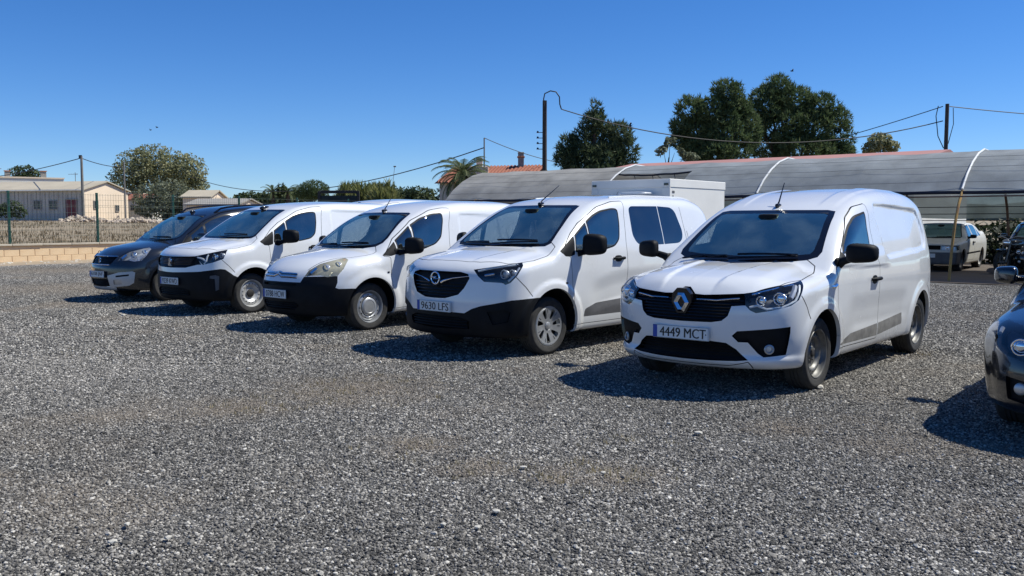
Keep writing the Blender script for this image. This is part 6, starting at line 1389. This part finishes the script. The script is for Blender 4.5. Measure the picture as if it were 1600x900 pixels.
# ---------- small refrigerated truck behind the second van
def build_truck():
    S = dict(K9); S['rear'] = [(.2, 1.50), (1.0, 1.50), (1.8, 1.46)]; S['box'] = (-1.08, 1.70, 2.2)
    S['roof'] = [(.4, 1.56), (.73, 1.66), (1.0, 1.84), (1.25, 1.95), (1.5, 1.985), (3.6, 1.99)]; S['ws'] = ((.03, 1.15), (.75, 1.68)); S['side'] = [(.15, .83), (.35, .872), (.6, .89), (.85, .893), (1.05, .882), (1.2, .86), (1.45, .81), (1.65, .77), (1.9, .71)]
    v = Vehicle(S, 'box_truck', h=.035); v.paint = M['white_paint']; win, quarter, tri, door = k9_side(True)
    common_cuts(v, *K9_WS, win, door, K9_HOOD, quarter=quarter, tri=tri)
    v.sh.region('bumper', 'diag', D3([(-.90, -.2, .49), (-.85, .40, .482), (-.58, .82, .622), (-.20, .90, .635), (-.20, .90, .10), (-.90, -.2, .10)]), lambda c: c[:, 0] < -.15)
    arch_parts(v, 3.0, .395, .39, dz=.01); common_emit(v); v.emit('front_bumper', M['plastic'], ['bumper'])
    bm = mat('box_panel', (.80, .78, .73), rough=.5, var=.04, vscale=1.5)
    u0, u1, z0, z1, w = 1.56, 3.98, .62, 2.27, .955
    b = v.g('cargo_box', bm, lambda q: q.box((u0, -w, z0), (u1, w, z1), .015), smooth=False)[0]
    for (a, c) in (((u0-.012, -w-.012, z1-.16), (u1+.012, w+.012, z1+.012)), ((u0-.012, -w-.012, z0-.012), (u1+.012, w+.012, z0+.09))): v.g('edge_rail', M['silver'] if a[2] < 1 else bm, lambda q: q.box(a, c, .008), parent=b, smooth=False)
    for s in (1, -1): v.g('corner_post', bm, lambda q: q.box((u0-.014, s*(w-.17), z0+.1), (u0+.02, s*(w+.013), z1-.165), .006), parent=b, smooth=False); v.g('marker_lamp', M['gloss_black'], lambda q: q.box((u0-.03, s*(w-.12), z1-.12), (u0-.012, s*(w-.02), z1-.075), .004), parent=b, smooth=False)
    for k, (y_, s_) in enumerate(((2.02, .05), (1.93, .055), (1.80, .05), (1.70, .04))): v.g('transport_mark', M['grey_plastic'], lambda q: q.box((u0+.10+.02*(k % 2), w+.001, y_-.03), (u0+.10+s_*(2 if k == 0 else 1), w+.004, y_+.02)), parent=b, smooth=False)
    v.g('chassis_rail', M['iron'], lambda q: [q.box((1.3, s*.42-.04, .42), (u1-.1, s*.42+.04, .56), .01) for s in (1, -1)], smooth=False)
    v.g('roof_spoiler', M['white_paint'], lambda q: q.sup((1.30, .30, 1.985), (.20, .34, .035), .5, 20, 8))
    add_antenna(v, .95, .30, .95); add_mirror(v, .60, .93, 1.15, 1.1, 1.32, (.45, .87, 1.1)); add_cabin(v, .42, 1.14, .95, 1.66); add_wheels(v, 'steel_white', 3.0, y=.725)
    return v
v = build_truck(); place(v, 1.47, 17.95, 40., 'small truck with white cargo box standing behind the second van', 'truck')
# ---------- motorbike and clutter in the tunnel
def motorbike(c, rz, label):
    o = empty('motorbike', c, rz); tag(o, label, 'motorbike')
    for x in (-.66, .66):
        w = G().lathe([(.30, -.05), (.315, -.03), (.315, .03), (.30, .05), (.24, .045), (.225, .0), (.24, -.045)], n=28, close=True, c=(x, 0, .315)).build('wheel', M['rubber'], o, smooth=True)
        g = G().lathe([(.225, -.02), (.235, 0), (.225, .02), (.215, 0)], n=28, close=True, c=(x, 0, .315))
        for k in range(8): a = k*math.pi/4; g.tube([(x, 0, .315), (x+.22*math.cos(a), 0, .315+.22*math.sin(a))], .008, 5)
        g.tube([(x, -.07, .315), (x, .07, .315)], .04, 10).build('rim', M['steel_dull'], w, smooth=True)
    G().tube([(.66, .09, .315), (.48, .09, .85)], .026, 8).tube([(.66, -.09, .315), (.48, -.09, .85)], .026, 8).build('fork', M['steel_dull'], o, smooth=True)
    G().tube([(.48, 0, .80), (.15, 0, .62), (-.25, 0, .60), (-.66, 0, .33)], .035, 8).tube([(.45, 0, .72), (.2, 0, .36), (-.2, 0, .34), (-.3, 0, .58)], .03, 8).build('frame', M['iron'], o, smooth=True)
    G().sup((.17, 0, .78), (.26, .14, .13), .7, 20, 10).build('fuel_tank', M['black_paint'], o, smooth=True); G().sup((-.30, 0, .76), (.34, .13, .06), .6, 20, 8, fn=lambda w: Vector((w.x, w.y, w.z - .12*w.x))).build('seat', M['seat'], o, smooth=True)
    G().sup((.02, 0, .45), (.20, .15, .17), .5, 16, 8).build('engine', M['steel_dull'], o, smooth=True); G().sup((.53, 0, .83), (.08, .10, .10), .8, 16, 8).build('headlight', M['chrome'], o, smooth=True)
    G().tube([(.36, -.36, .98), (.43, -.22, 1.0), (.47, 0, .93), (.43, .22, 1.0), (.36, .36, .98)], .014, 8).build('handlebar', M['chrome'], o, smooth=True); G().tube([(.1, -.16, .34), (-.3, -.19, .33), (-.75, -.19, .40)], [.03, .045, .05], 8).build('exhaust', M['steel_dull'], o, smooth=True)
    G().sup((-.68, 0, .60), (.20, .09, .04), .6, 14, 6).build('mudguard', M['black_paint'], o, smooth=True); G().sup((.70, 0, .64), (.20, .07, .03), .6, 14, 6).build('mudguard', M['black_paint'], o, smooth=True)
    G().tube([(-.05, .1, .3), (-.15, .28, .0)], .014, 6).build('side_stand', M['iron'], o)
    return o
motorbike((13.6, 24.3, .01), math.radians(205), 'dark motorbike parked beside the old saloon in the tunnel')
# ---------- foliage
def leaf_mat(name, a, b_, c_):
    m, nt, N, L, b = node_mat(name); out = N['Material Output']; ge = N.new('ShaderNodeNewGeometry'); tc = N.new('ShaderNodeTexCoord')
    n1 = N.new('ShaderNodeTexNoise'); n1.inputs['Scale'].default_value = .9; n1.inputs['Detail'].default_value = 4; L.new(tc.outputs['Object'], n1.inputs['Vector'])
    ad = N.new('ShaderNodeMath'); ad.operation = 'MULTIPLY_ADD'; ad.inputs[1].default_value = .45; L.new(ge.outputs['Random Per Island'], ad.inputs[0])
    mr = N.new('ShaderNodeMapRange'); mr.inputs[1].default_value = .3; mr.inputs[2].default_value = .7; mr.inputs[3].default_value = 0; mr.inputs[4].default_value = .55; L.new(n1.outputs['Fac'], mr.inputs[0]); L.new(mr.outputs[0], ad.inputs[2])
    cr = ramp(N, [(0, a), (.5, b_), (1, c_)]); L.new(ad.outputs[0], cr.inputs[0]); L.new(cr.outputs[0], b.inputs['Base Color']); b.inputs['Roughness'].default_value = .6; b.inputs['Specular IOR Level'].default_value = .25
    tl = N.new('ShaderNodeBsdfTranslucent'); L.new(cr.outputs[0], tl.inputs[0]); mx = N.new('ShaderNodeMixShader'); mx.inputs[0].default_value = .35; L.new(b.outputs[0], mx.inputs[1]); L.new(tl.outputs[0], mx.inputs[2]); L.new(mx.outputs[0], out.inputs[0]); return m
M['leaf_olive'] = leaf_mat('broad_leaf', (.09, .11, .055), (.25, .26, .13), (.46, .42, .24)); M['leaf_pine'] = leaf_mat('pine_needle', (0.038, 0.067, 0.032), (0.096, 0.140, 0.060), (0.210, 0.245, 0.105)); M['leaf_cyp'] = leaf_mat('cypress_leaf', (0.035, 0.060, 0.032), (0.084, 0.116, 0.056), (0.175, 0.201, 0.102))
M['weed'] = leaf_mat('pale_weed', (.24, .19, .10), (.38, .31, .18), (.52, .45, .29)); M['leaf_palm'] = leaf_mat('palm_leaf', (.04, .062, .026), (.085, .115, .05), (.17, .19, .09)); M['leaf_hedge_shaded'] = leaf_mat('shaded_hedge_leaf', (.012, .020, .010), (.028, .040, .018), (.06, .07, .034)); M['leaf_grey'] = leaf_mat('grey_olive_leaf', (0.088, 0.105, 0.061), (0.175, 0.193, 0.123), (0.298, 0.306, 0.210)); M['leaf_reed'] = leaf_mat('reed_leaf', (0.079, 0.105, 0.032), (0.210, 0.228, 0.079), (0.438, 0.403, 0.175)); M['leaf_dark'] = leaf_mat('dark_leaf', (0.028, 0.045, 0.021), (0.063, 0.091, 0.038), (0.140, 0.166, 0.074)); M['straw'] = leaf_mat('dry_straw', (.11, .078, .042), (.21, .155, .088), (.36, .28, .17)); M['bark'] = mat('bark', (.075, .055, .042), rough=.95, var=.4, vscale=6, bump=.6, bscale=20)
def leaves(lobes, n, size, style='broad', hollow=.45, gap=.15, seed=0, aspect=.55):
    """scatter leaf-sized faces through the lobes of a crown; returns vertices and faces"""
    R = np.random.default_rng(seed); C = np.array([l[:3] for l in lobes], float); S = np.array([l[3:6] for l in lobes], float); w = S.prod(1)**(2/3); w /= w.sum()
    k = R.choice(len(lobes), int(n*1.6), p=w); d = R.normal(size=(len(k), 3)); d /= np.linalg.norm(d, axis=1, keepdims=True)
    rad = hollow + (1.03-hollow)*R.random(len(k))**.55; rad *= 1 + .12*np.array([noise.noise(Vector(q*3.2) + Vector((float(kk)*7, seed, 0))) for q, kk in zip(d, k)])
    P = C[k] + d*rad[:, None]*S[k]
    g = np.array([noise.noise(Vector(p)*.95 + Vector((seed*3.1, 0, 0))) for p in P]); keep = np.where(g > -.5+gap*1.6)[0][:n]; P = P[keep]; d = d[keep]; n = len(P)
    sz = size*R.uniform(.6, 1.4, n); V = []; F = []
    if style == 'broad':
        nrm = d*.7 + R.normal(size=(n, 3))*.7 + np.array([0, 0, .35]); nrm /= np.linalg.norm(nrm, axis=1, keepdims=True); t = np.cross(nrm, R.normal(size=(n, 3))); t /= np.linalg.norm(t, axis=1, keepdims=True); b = np.cross(nrm, t)
        a1 = P - t*sz[:, None]; a2 = P + b*(sz*aspect)[:, None] + nrm*(sz*.12)[:, None]; a3 = P + t*sz[:, None]; a4 = P - b*(sz*aspect)[:, None] + nrm*(sz*.12)[:, None]
        V = np.stack([a1, a2, a3, a4], 1).reshape(-1, 3); F = np.arange(4*n).reshape(-1, 4)
    else:
        up = {'pine': .55, 'cypress': 1.3, 'reed': 1.6}[style]; m = 5; Vs = []
        for q in range(m):
            dr = d*.6 + R.normal(size=(n, 3))*.62 + np.array([0, 0, up]); dr /= np.linalg.norm(dr, axis=1, keepdims=True); sd = np.cross(dr, R.normal(size=(n, 3))); sd /= np.linalg.norm(sd, axis=1, keepdims=True); wd = (sz*.17)[:, None]
            Vs.append(np.stack([P - sd*wd, P + sd*wd, P + dr*sz[:, None]*1.5], 1))
        V = np.concatenate(Vs).reshape(-1, 3); F = np.arange(len(V)).reshape(-1, 3)
    return V, F
def tree(name, base, lobes, n, size, m, label, style='broad', trunk=.18, cat='tree', gap=.15, hollow=.45, seed=1, trunk_h=None, limbs=True):
    o = empty(name, base); tag(o, label, cat); V, F = leaves(lobes, n, size, style, hollow, gap, seed); mesh_obj('crown', V, F, m, o)
    rr = random.Random(seed); g = G(); top = max(lobes, key=lambda l: l[2]); h = trunk_h or min(l[2] for l in lobes)
    if trunk: g.tube([(0, 0, -.2), (.03, .02, h*.4), (rr.uniform(-.1, .1), 0, h*.8), (top[0]*.5, top[1]*.5, h)], [trunk*1.25, trunk, trunk*.8, trunk*.6], 10)
    if trunk: g.build('trunk', M['bark'], o, smooth=True)
    if limbs and trunk:
        for l in lobes:
            G().tube([(0, 0, h*.62), (l[0]*.45, l[1]*.45, h*.7+l[2]*.22), (l[0], l[1], l[2]+l[5]*.2)], [trunk*.6, trunk*.38, trunk*.12], 7).build('limb', M['bark'], o, smooth=True)
    return o
def lobes_px(d, L, base):
    """crown lobes from bearings: (px, py, radius x in m, radius z in m, depth offset)"""
    return [((px-800)/FPX*d - base.x, dy, ZH(py, d) - base.z, rx, rx*.9, rz) for px, py, rx, rz, dy in L]
b = P3(252, 118, 1.3); tree('broadleaf_tree', b, lobes_px(118, [(218, 262, 2.9, 2.4, 0), (245, 252, 3.0, 2.2, .5), (205, 285, 2.6, 2.4, -.5), (240, 285, 3.4, 3.2, 0), (275, 268, 3.2, 2.6, 0), (300, 268, 2.4, 2.2, -.4), (285, 295, 3.0, 2.4, .5), (310, 292, 1.6, 1.6, 0)], b), 15000, .17, M['leaf_olive'], 'big broad olive green tree behind the barn and hut', trunk=.35, seed=3, gap=.16)
b = P3(262, 100, 1.3); tree('olive_tree', b, lobes_px(100, [(240, 310, 2.2, 1.6, 0), (268, 306, 2.4, 1.9, 0), (288, 318, 1.7, 1.4, .3), (250, 326, 2.6, 1.2, 0), (230, 325, 1.3, 1.0, 0)], b), 4500, .16, M['leaf_grey'], 'low grey green olive tree in front of the big tree', trunk=.18, seed=4)
b = P3(42, 140, 1.3); tree('roof_top_tree', b, lobes_px(140, [(32, 272, 1.6, 1.0, 0), (44, 269, 1.5, 1.1, 0), (56, 273, 1.2, .8, 0), (42, 290, 2.2, 2.0, 0)], b), 1300, .22, M['leaf_dark'], 'dark tree top rising behind the white flat roofed block', trunk=.2, seed=5)
b = P3(14, 62, 1.0); tree('shrub', b, lobes_px(62, [(5, 332, .8, .6, 0), (22, 326, .8, .55, 0), (33, 333, .5, .4, 0), (-12, 330, .8, .7, 0)], b), 1500, .09, M['leaf_dark'], 'dark bushy shrub in the field at the far left', cat='shrub', trunk=.05, seed=6)
for i, (px, d, yt, w_) in enumerate(((432, 95, 294, 1.5), (446, 95, 297, 1.2))):
    b = P3(px, d, 1.2)
for px, yt, lab in ((437.5, 292, 'left of two slim far cypresses between the palms'), (444, 291, 'right of two slim far cypresses between the palms')):
    b = P3(px, 95, 1.2); tree('far_cypress', b, [(0, 0, (ZH(yt, 95)-1.2)*.55, .26, .26, (ZH(yt, 95)-1.2)*.47)], 500, .16, M['leaf_cyp'], lab, 'cypress', trunk=.06, seed=int(px), limbs=False)
b = P3(489, 75, .9); tree('umbrella_pine', b, lobes_px(75, [(478, 300, 1.0, .6, 0), (492, 297, 1.25, .75, 0), (503, 302, .7, .5, 0), (486, 306, 1.2, .45, 0)], b), 3200, .10, M['leaf_pine'], 'rounded dark umbrella pine behind the fourth van roof', 'pine', trunk=.14, seed=8, gap=.05)
for px, d, w_, lab, k in ((545, 52, .9, 'pale reed clump at the left end of the hedge', 'leaf_reed'), (575, 50, 1.0, 'tall reed clump in the middle of the hedge', 'leaf_reed'), (598, 47, .75, 'spiky green reeds close behind the third van', 'leaf_reed')):
    b = P3(px, d, .4); h = ZH(291, d)-.4; tree('reed_clump', b, [(0, 0, h*.45, w_, w_, h*.52), (w_*.5, .2, h*.5, w_*.6, w_*.6, h*.48), (-w_*.5, .1, h*.45, w_*.6, w_*.6, h*.45)], 1500, .30, M[k], lab, 'reed', cat='reeds', trunk=0, seed=int(px), limbs=False, hollow=.2)
for i, (px, d, yt, w_, lab) in enumerate(((612, 56, 293, 1.15, 'dark oleander bush in the hedge, left of the leaning mast top'), (636, 55, 290, 1.1, 'dark oleander bush in the hedge, second from the tunnel end'), (656, 53, 291, .9, 'dark oleander bush in the hedge next to the tunnel end'), (684, 60, 296, 1.2, 'dark bush showing behind the left end of the tunnel'))):
    b = P3(px, d, .3); h = ZH(yt, d)-.3; tree('oleander_bush', b, [(0, 0, h*.5, w_, w_, h*.5), (w_*.5, 0, h*.55, w_*.7, w_*.7, h*.43), (-w_*.5, 0, h*.5, w_*.7, w_*.7, h*.45)], 2400, .11, M['leaf_dark'], lab, cat='shrub', trunk=.04, seed=40+i, gap=.12)
for k, (c_, L_, lab) in enumerate(((387, [(380, 315, 1.8, 1.0, 0), (395, 312, 2.2, 1.2, 0)], 'left of three low far dark trees on the skyline'), (420, [(412, 313, 2., 1.0, 0), (430, 312, 2.2, 1.1, 0)], 'middle of three low far dark trees on the skyline'), (461, [(452, 309, 2.2, 1.3, 0), (470, 311, 1.8, 1.2, 0)], 'right of three low far dark trees on the skyline'))):
    b = P3(c_, 130, 1.2); tree('far_tree', b, lobes_px(130, L_, b), 1000, .25, M['leaf_dark'], lab, trunk=.12, seed=90+k)
# pines and cypress clump behind the tunnel
b = P3(930, 50, 0); tree('cypress_pine', b, lobes_px(50, [(927, 180, .45, .75, 0), (925, 200, .75, .9, 0), (940, 218, 1.0, .9, .2), (915, 225, .9, .9, 0), (965, 215, .75, .8, 0), (890, 232, .75, .7, 0), (885, 248, .7, .6, -.2), (910, 252, 1.1, .9, 0), (975, 240, .75, 1.0, 0), (945, 250, 1.2, 1.0, 0), (930, 285, 1.9, 1.6, 0)], b), 5600, .17, M['leaf_cyp'], 'tall pointed dark tree clump right of the timber pole', 'pine', trunk=.22, seed=11, gap=.08)
b = P3(1113, 56, 0); tree('stone_pine', b, lobes_px(56, [(1132, 150, .95, .85, 0), (1075, 175, .95, .75, -.3), (1105, 178, 1.2, .95, 0), (1140, 180, 1.1, 1.1, 0), (1062, 200, .75, .6, 0), (1060, 222, .6, .5, 0), (1090, 210, 1.3, 1.0, .3), (1130, 215, 1.5, 1.2, 0), (1120, 240, 1.9, .9, 0), (1085, 235, 1.0, .8, 0), (1165, 205, .9, 1.3, .5), (1160, 175, .6, .7, .5)], b), 7200, .19, M['leaf_pine'], 'left of the two big rounded pines behind the tunnel', 'pine', trunk=.3, seed=12, gap=.09, trunk_h=5)
b = P3(1240, 58, 0); tree('stone_pine', b, lobes_px(58, [(1208, 142, 1.0, .8, 0), (1195, 168, 1.3, 1.2, 0), (1235, 165, 1.4, 1.1, .3), (1275, 172, 1.2, .9, 0), (1300, 190, .95, .8, 0), (1220, 200, 1.6, 1.4, 0), (1265, 205, 1.7, 1.3, 0), (1308, 222, 1.05, .85, 0), (1300, 238, 1.2, .6, 0), (1200, 230, 1.4, 1.0, 0), (1250, 238, 2.2, .9, 0), (1178, 190, .7, 1.2, .4)], b), 8500, .19, M['leaf_pine'], 'right and larger of the two big rounded pines behind the tunnel', 'pine', trunk=.32, seed=13, gap=.09, trunk_h=5)
b = P3(1042, 50, 0); tree('scrub_tree', b, lobes_px(50, [(1045, 222, .32, .45, 0), (1035, 240, .5, .4, 0), (1052, 242, .6, .4, 0), (1072, 247, .6, .25, 0)], b), 900, .11, M['leaf_grey'], 'thin scrubby tree left of the big pines', trunk=.06, seed=14, gap=.22)
b = P3(1370, 58, 0); tree('scrub_tree', b, lobes_px(58, [(1370, 224, .8, .6, 0), (1355, 232, .6, .4, 0), (1385, 231, .65, .4, 0)], b), 1300, .12, M['leaf_olive'], 'small round tree top between the big pines and the propped pole', trunk=.08, seed=15)
for i, (t, s) in enumerate(((-6, 10), (-3.5, 10.5), (-1, 10), (1.2, 10.4))):
    p = TP(t, s, 0); tree('boundary_bush', p, [(0, 0, .7, 1.5, 1.0, .8), (.9, .2, .8, 1.0, .8, .7), (-.9, 0, .6, 1.0, .8, .6)], 1800, .10, M['leaf_hedge_shaded'], ('bush in the boundary hedge seen under the tunnel net, %s' % ('rightmost', 'second from the right', 'third from the right', 'leftmost')[i]), cat='shrub', trunk=.05, seed=60+i)  # leaf colour darkened to paint in the shade behind the tunnel
def palm(name, base, h, n, ln, label, seed=1, leaf='leaf_reed', sp=1.):
    rr = random.Random(seed); o = empty(name, base); tag(o, label, 'palm')
    G().tube([(0, 0, -.1), (.05, 0, h*.5), (0, 0, h)], [.24, .20, .24], 12).build('trunk', M['bark'], o, smooth=True)
    for k in range(n):
        az = k*2.39996 + rr.uniform(-.2, .2); el = math.radians(82 - 105*(k/n)**1.1) ; L_ = ln*rr.uniform(.85, 1.1); pts = []; p = Vector((0, 0, h)); hd = Vector((math.cos(az), math.sin(az), 0)); a = el; V = []; F = []; m = 12
        for i in range(m+1):
            pts.append(p.copy()); p = p + (hd*math.cos(a) + Vector((0, 0, 1))*math.sin(a))*L_/m; a -= .115*(1+.04*i)
        side = Vector((-hd.y, hd.x, 0))
        for i in range(1, m):
            for u in (.0, .5):
                q = pts[i].lerp(pts[i+1], u); t = (pts[i+1]-pts[i]).normalized(); w = .42*ln*.5*math.sin(math.pi*(i+u)/(m+1))**.6
                for s in (1, -1):
                    e = q + side*s*w*.75 + t*w*.75 - Vector((0, 0, w*.30)); x = len(V); V += [q - t*.02*sp, q + t*.035*sp, e]; F.append((x, x+1, x+2))
        f = mesh_obj('frond', V, F, M[leaf], o); G().tube(pts, [.022]*3+[.015]*(len(pts)-4)+[.006], 4).build('rib', M['leaf_reed'], f)
    return o
palm('date_palm', P3(724, 46, 0), ZH(276, 46), 52, 1.7, 'date palm with arching fronds in front of the tiled house', 3, 'leaf_palm')
palm('far_palm', P3(428, 95, 1.2), ZH(302, 95)-1.2, 22, 1.5, 'small far palm left of the slim cypresses', 5, 'leaf_dark', 1.6); palm('far_palm', P3(451, 95, 1.2), ZH(302, 95)-1.2, 22, 1.4, 'small far palm right of the slim cypresses', 6, 'leaf_dark', 1.6)
# dry grass on the field behind the fence
def blades(name, spots, hmin, hmax, m, label, k=4, spread=.12):
    V = []; F = []
    for (x, y, z, s) in spots:
        for _ in range(k):
            a = random.uniform(0, 6.28); r = random.uniform(0, spread)*s; h = random.uniform(hmin, hmax)*s; bx, by = x+r*math.cos(a), y+r*math.sin(a); t = random.uniform(0, 6.28); w = .012*s + h*.03; ln = random.uniform(.1, .6)*h
            n = len(V); V += [(bx-w*math.sin(t), by+w*math.cos(t), z-.02), (bx+w*math.sin(t), by-w*math.cos(t), z-.02), (bx+ln*math.cos(a), by+ln*math.sin(a), z+h)]; F.append((n, n+1, n+2))
    o = mesh_obj(name, V, F, m); tag(o, label, 'grass', kind='stuff'); return o
sp = []
for i in range(11000):
    t = random.uniform(-22, 26); s = .35 + 45*random.random()**1.8; p = Q0 + QD*t + QN*s
    if nz(p.x, p.y, .25) + .3*random.random() > -.12: sp.append((p.x, p.y, field_z(s)+.05*nz(p.x, p.y, .15)*min(1, s/4), random.uniform(.7, 1.5)))
blades('dry_field_grass', sp, .035, .17, M['straw'], 'dry straw coloured grass and weeds covering the field behind the fence', 4, .22)
def ground_at(px, py): d = FPX*CAM_H/(py-HOR); return Vector(((px-800)/FPX*d*1.0, d, 0))
sp = []
for px, py, n, rad in ((545, 612, 60, .42), (600, 600, 25, .3), (745, 735, 22, .18), (972, 750, 34, .20), (872, 748, 18, .14), (380, 640, 26, .22), (505, 628, 22, .3), (970, 695, 14, .14), (650, 700, 14, .15), (1385, 552, 20, .3), (130, 550, 14, .3)):
    c = ground_at(px, py)
    for _ in range(n): sp.append((c.x + random.gauss(0, rad), c.y + random.gauss(0, rad*.8), .004, random.uniform(.25, .8)))
blades('weeds_in_gravel', sp, .012, .05, M['weed'], 'short dry weeds sprouting in patches through the gravel', 5, .09)
# ---------- gravel: instanced patches of crushed stone, denser near the viewer
def patch_mesh(k, side, n, r0, r1, seed):
    R = np.random.default_rng(seed); me = ROCKS; arr = [(np.array([v.co for v in r.vertices]), np.array([list(p.vertices) for p in r.polygons])) for r in me]; Vs = []; Fs = []; c = 0; q = int(math.sqrt(n))
    for i in range(q):
        for j in range(q):
            a, f = arr[R.integers(len(arr))]; s = r0 + (r1-r0)*R.random()**2.2
            if R.random() < .012: s *= 1.7
            A = R.uniform(0, 6.28, 3); Rm = np.array(Matrix.Rotation(A[0], 3, 'Z') @ Matrix.Rotation(A[1]*.2-.6, 3, 'X') @ Matrix.Rotation(A[2], 3, 'Z'))
            p = np.array([((i+R.uniform(-.1, 1.1))/q-.5)*side, ((j+R.uniform(-.1, 1.1))/q-.5)*side, s*R.uniform(-.05, .55)]); Vs.append(a @ Rm.T*s + p); Fs.append(f + c); c += len(a)
    o = bpy.data.objects.new('gravel_patch', bpy.data.meshes.new('gravel_patch')); o.data.from_pydata(np.vstack(Vs).tolist(), [], np.vstack(Fs).tolist()); o.data.materials.append(M['stone']); return o
def scatter(name, side, variants, pts, label):
    col = bpy.data.collections.new(name + '_patches')
    for o in variants: col.objects.link(o)
    o = mesh_obj(name, pts, []); tag(o, label, 'gravel', kind='stuff'); n = len(pts)
    ng = bpy.data.node_groups.new(name, 'GeometryNodeTree'); ng.interface.new_socket('Geometry', in_out='INPUT', socket_type='NodeSocketGeometry'); ng.interface.new_socket('Geometry', in_out='OUTPUT', socket_type='NodeSocketGeometry')
    N = ng.nodes; L = ng.links; gi = N.new('NodeGroupInput'); go = N.new('NodeGroupOutput'); ip = N.new('GeometryNodeInstanceOnPoints'); ci = N.new('GeometryNodeCollectionInfo'); ci.inputs['Collection'].default_value = col; ci.inputs['Separate Children'].default_value = True; ci.inputs['Reset Children'].default_value = True
    rv = N.new('FunctionNodeRandomValue'); rv.data_type = 'INT'; rv.inputs[4].default_value = 0; rv.inputs[5].default_value = 3; mu = N.new('ShaderNodeMath'); mu.operation = 'MULTIPLY'; mu.inputs[1].default_value = math.pi/2; cx = N.new('ShaderNodeCombineXYZ')
    L.new(rv.outputs[2], mu.inputs[0]); L.new(mu.outputs[0], cx.inputs[2]); L.new(gi.outputs[0], ip.inputs['Points']); L.new(ci.outputs[0], ip.inputs['Instance']); ip.inputs['Pick Instance'].default_value = True; L.new(cx.outputs[0], ip.inputs['Rotation']); L.new(ip.outputs[0], go.inputs[0])
    md = o.modifiers.new('scatter', 'NODES'); md.node_group = ng; return o
def in_view(x, y, pad): return y > 1.6 and abs(x) < .58*y + pad
gz = lambda x, y: .010*nz(x, y, .35) - .004 + .004*nz(x, y, 1.7)
near = [(x, y, gz(x, y)) for x in np.arange(-12, 12, .5) for y in np.arange(1.75, 9.4, .5) if in_view(x, y, 1.3)]
far = [(x, y, gz(x, y)) for x in np.arange(-26, 26, 1.) for y in np.arange(9.5, 34, 1.) if in_view(x, y, 2.) and (Vector((x, y, 0))-TO).dot(TN) < -.7 and (Vector((x, y, 0))-Q0).dot(QN) < -1.0]
scatter('gravel', .5, [patch_mesh(i, .5, 2000, .0045, .0112, 100+i) for i in range(6)], near, 'dark grey crushed stone gravel covering the near yard')
scatter('gravel', 1., [patch_mesh(i, 1., 2200, .008, .0155, 200+i) for i in range(4)], far, 'dark grey crushed stone gravel covering the far yard')
for px, py, s in ((1095, 684, .028), (818, 740, .022), (1284, 610, .045), (690, 833, .02), (775, 812, .022), (580, 641, .024), (985, 640, .02), (745, 838, .018), (1050, 668, .02), (945, 748, .016), (185, 833, .02), (160, 862, .022), (250, 855, .018), (385, 580, .03), (190, 495, .04)):
    c = ground_at(px, py); o = bpy.data.objects.new('pale_stone', ROCKS[random.randrange(8)]); COL.objects.link(o); o.location = (c.x, c.y, s*.35+.008); o.scale = (s, s, s*.7); o.rotation_euler = (0, 0, random.uniform(0, 6)); tag(o, 'pale stone larger than the grey gravel it lies on', 'stone', 'pale stones lying on the gravel')
for r_ in ROCKS[:]: pass
PS = [m for m in ROCKS]
for m_ in PS: m_.materials.clear(); m_.materials.append(M['pale_stone'])
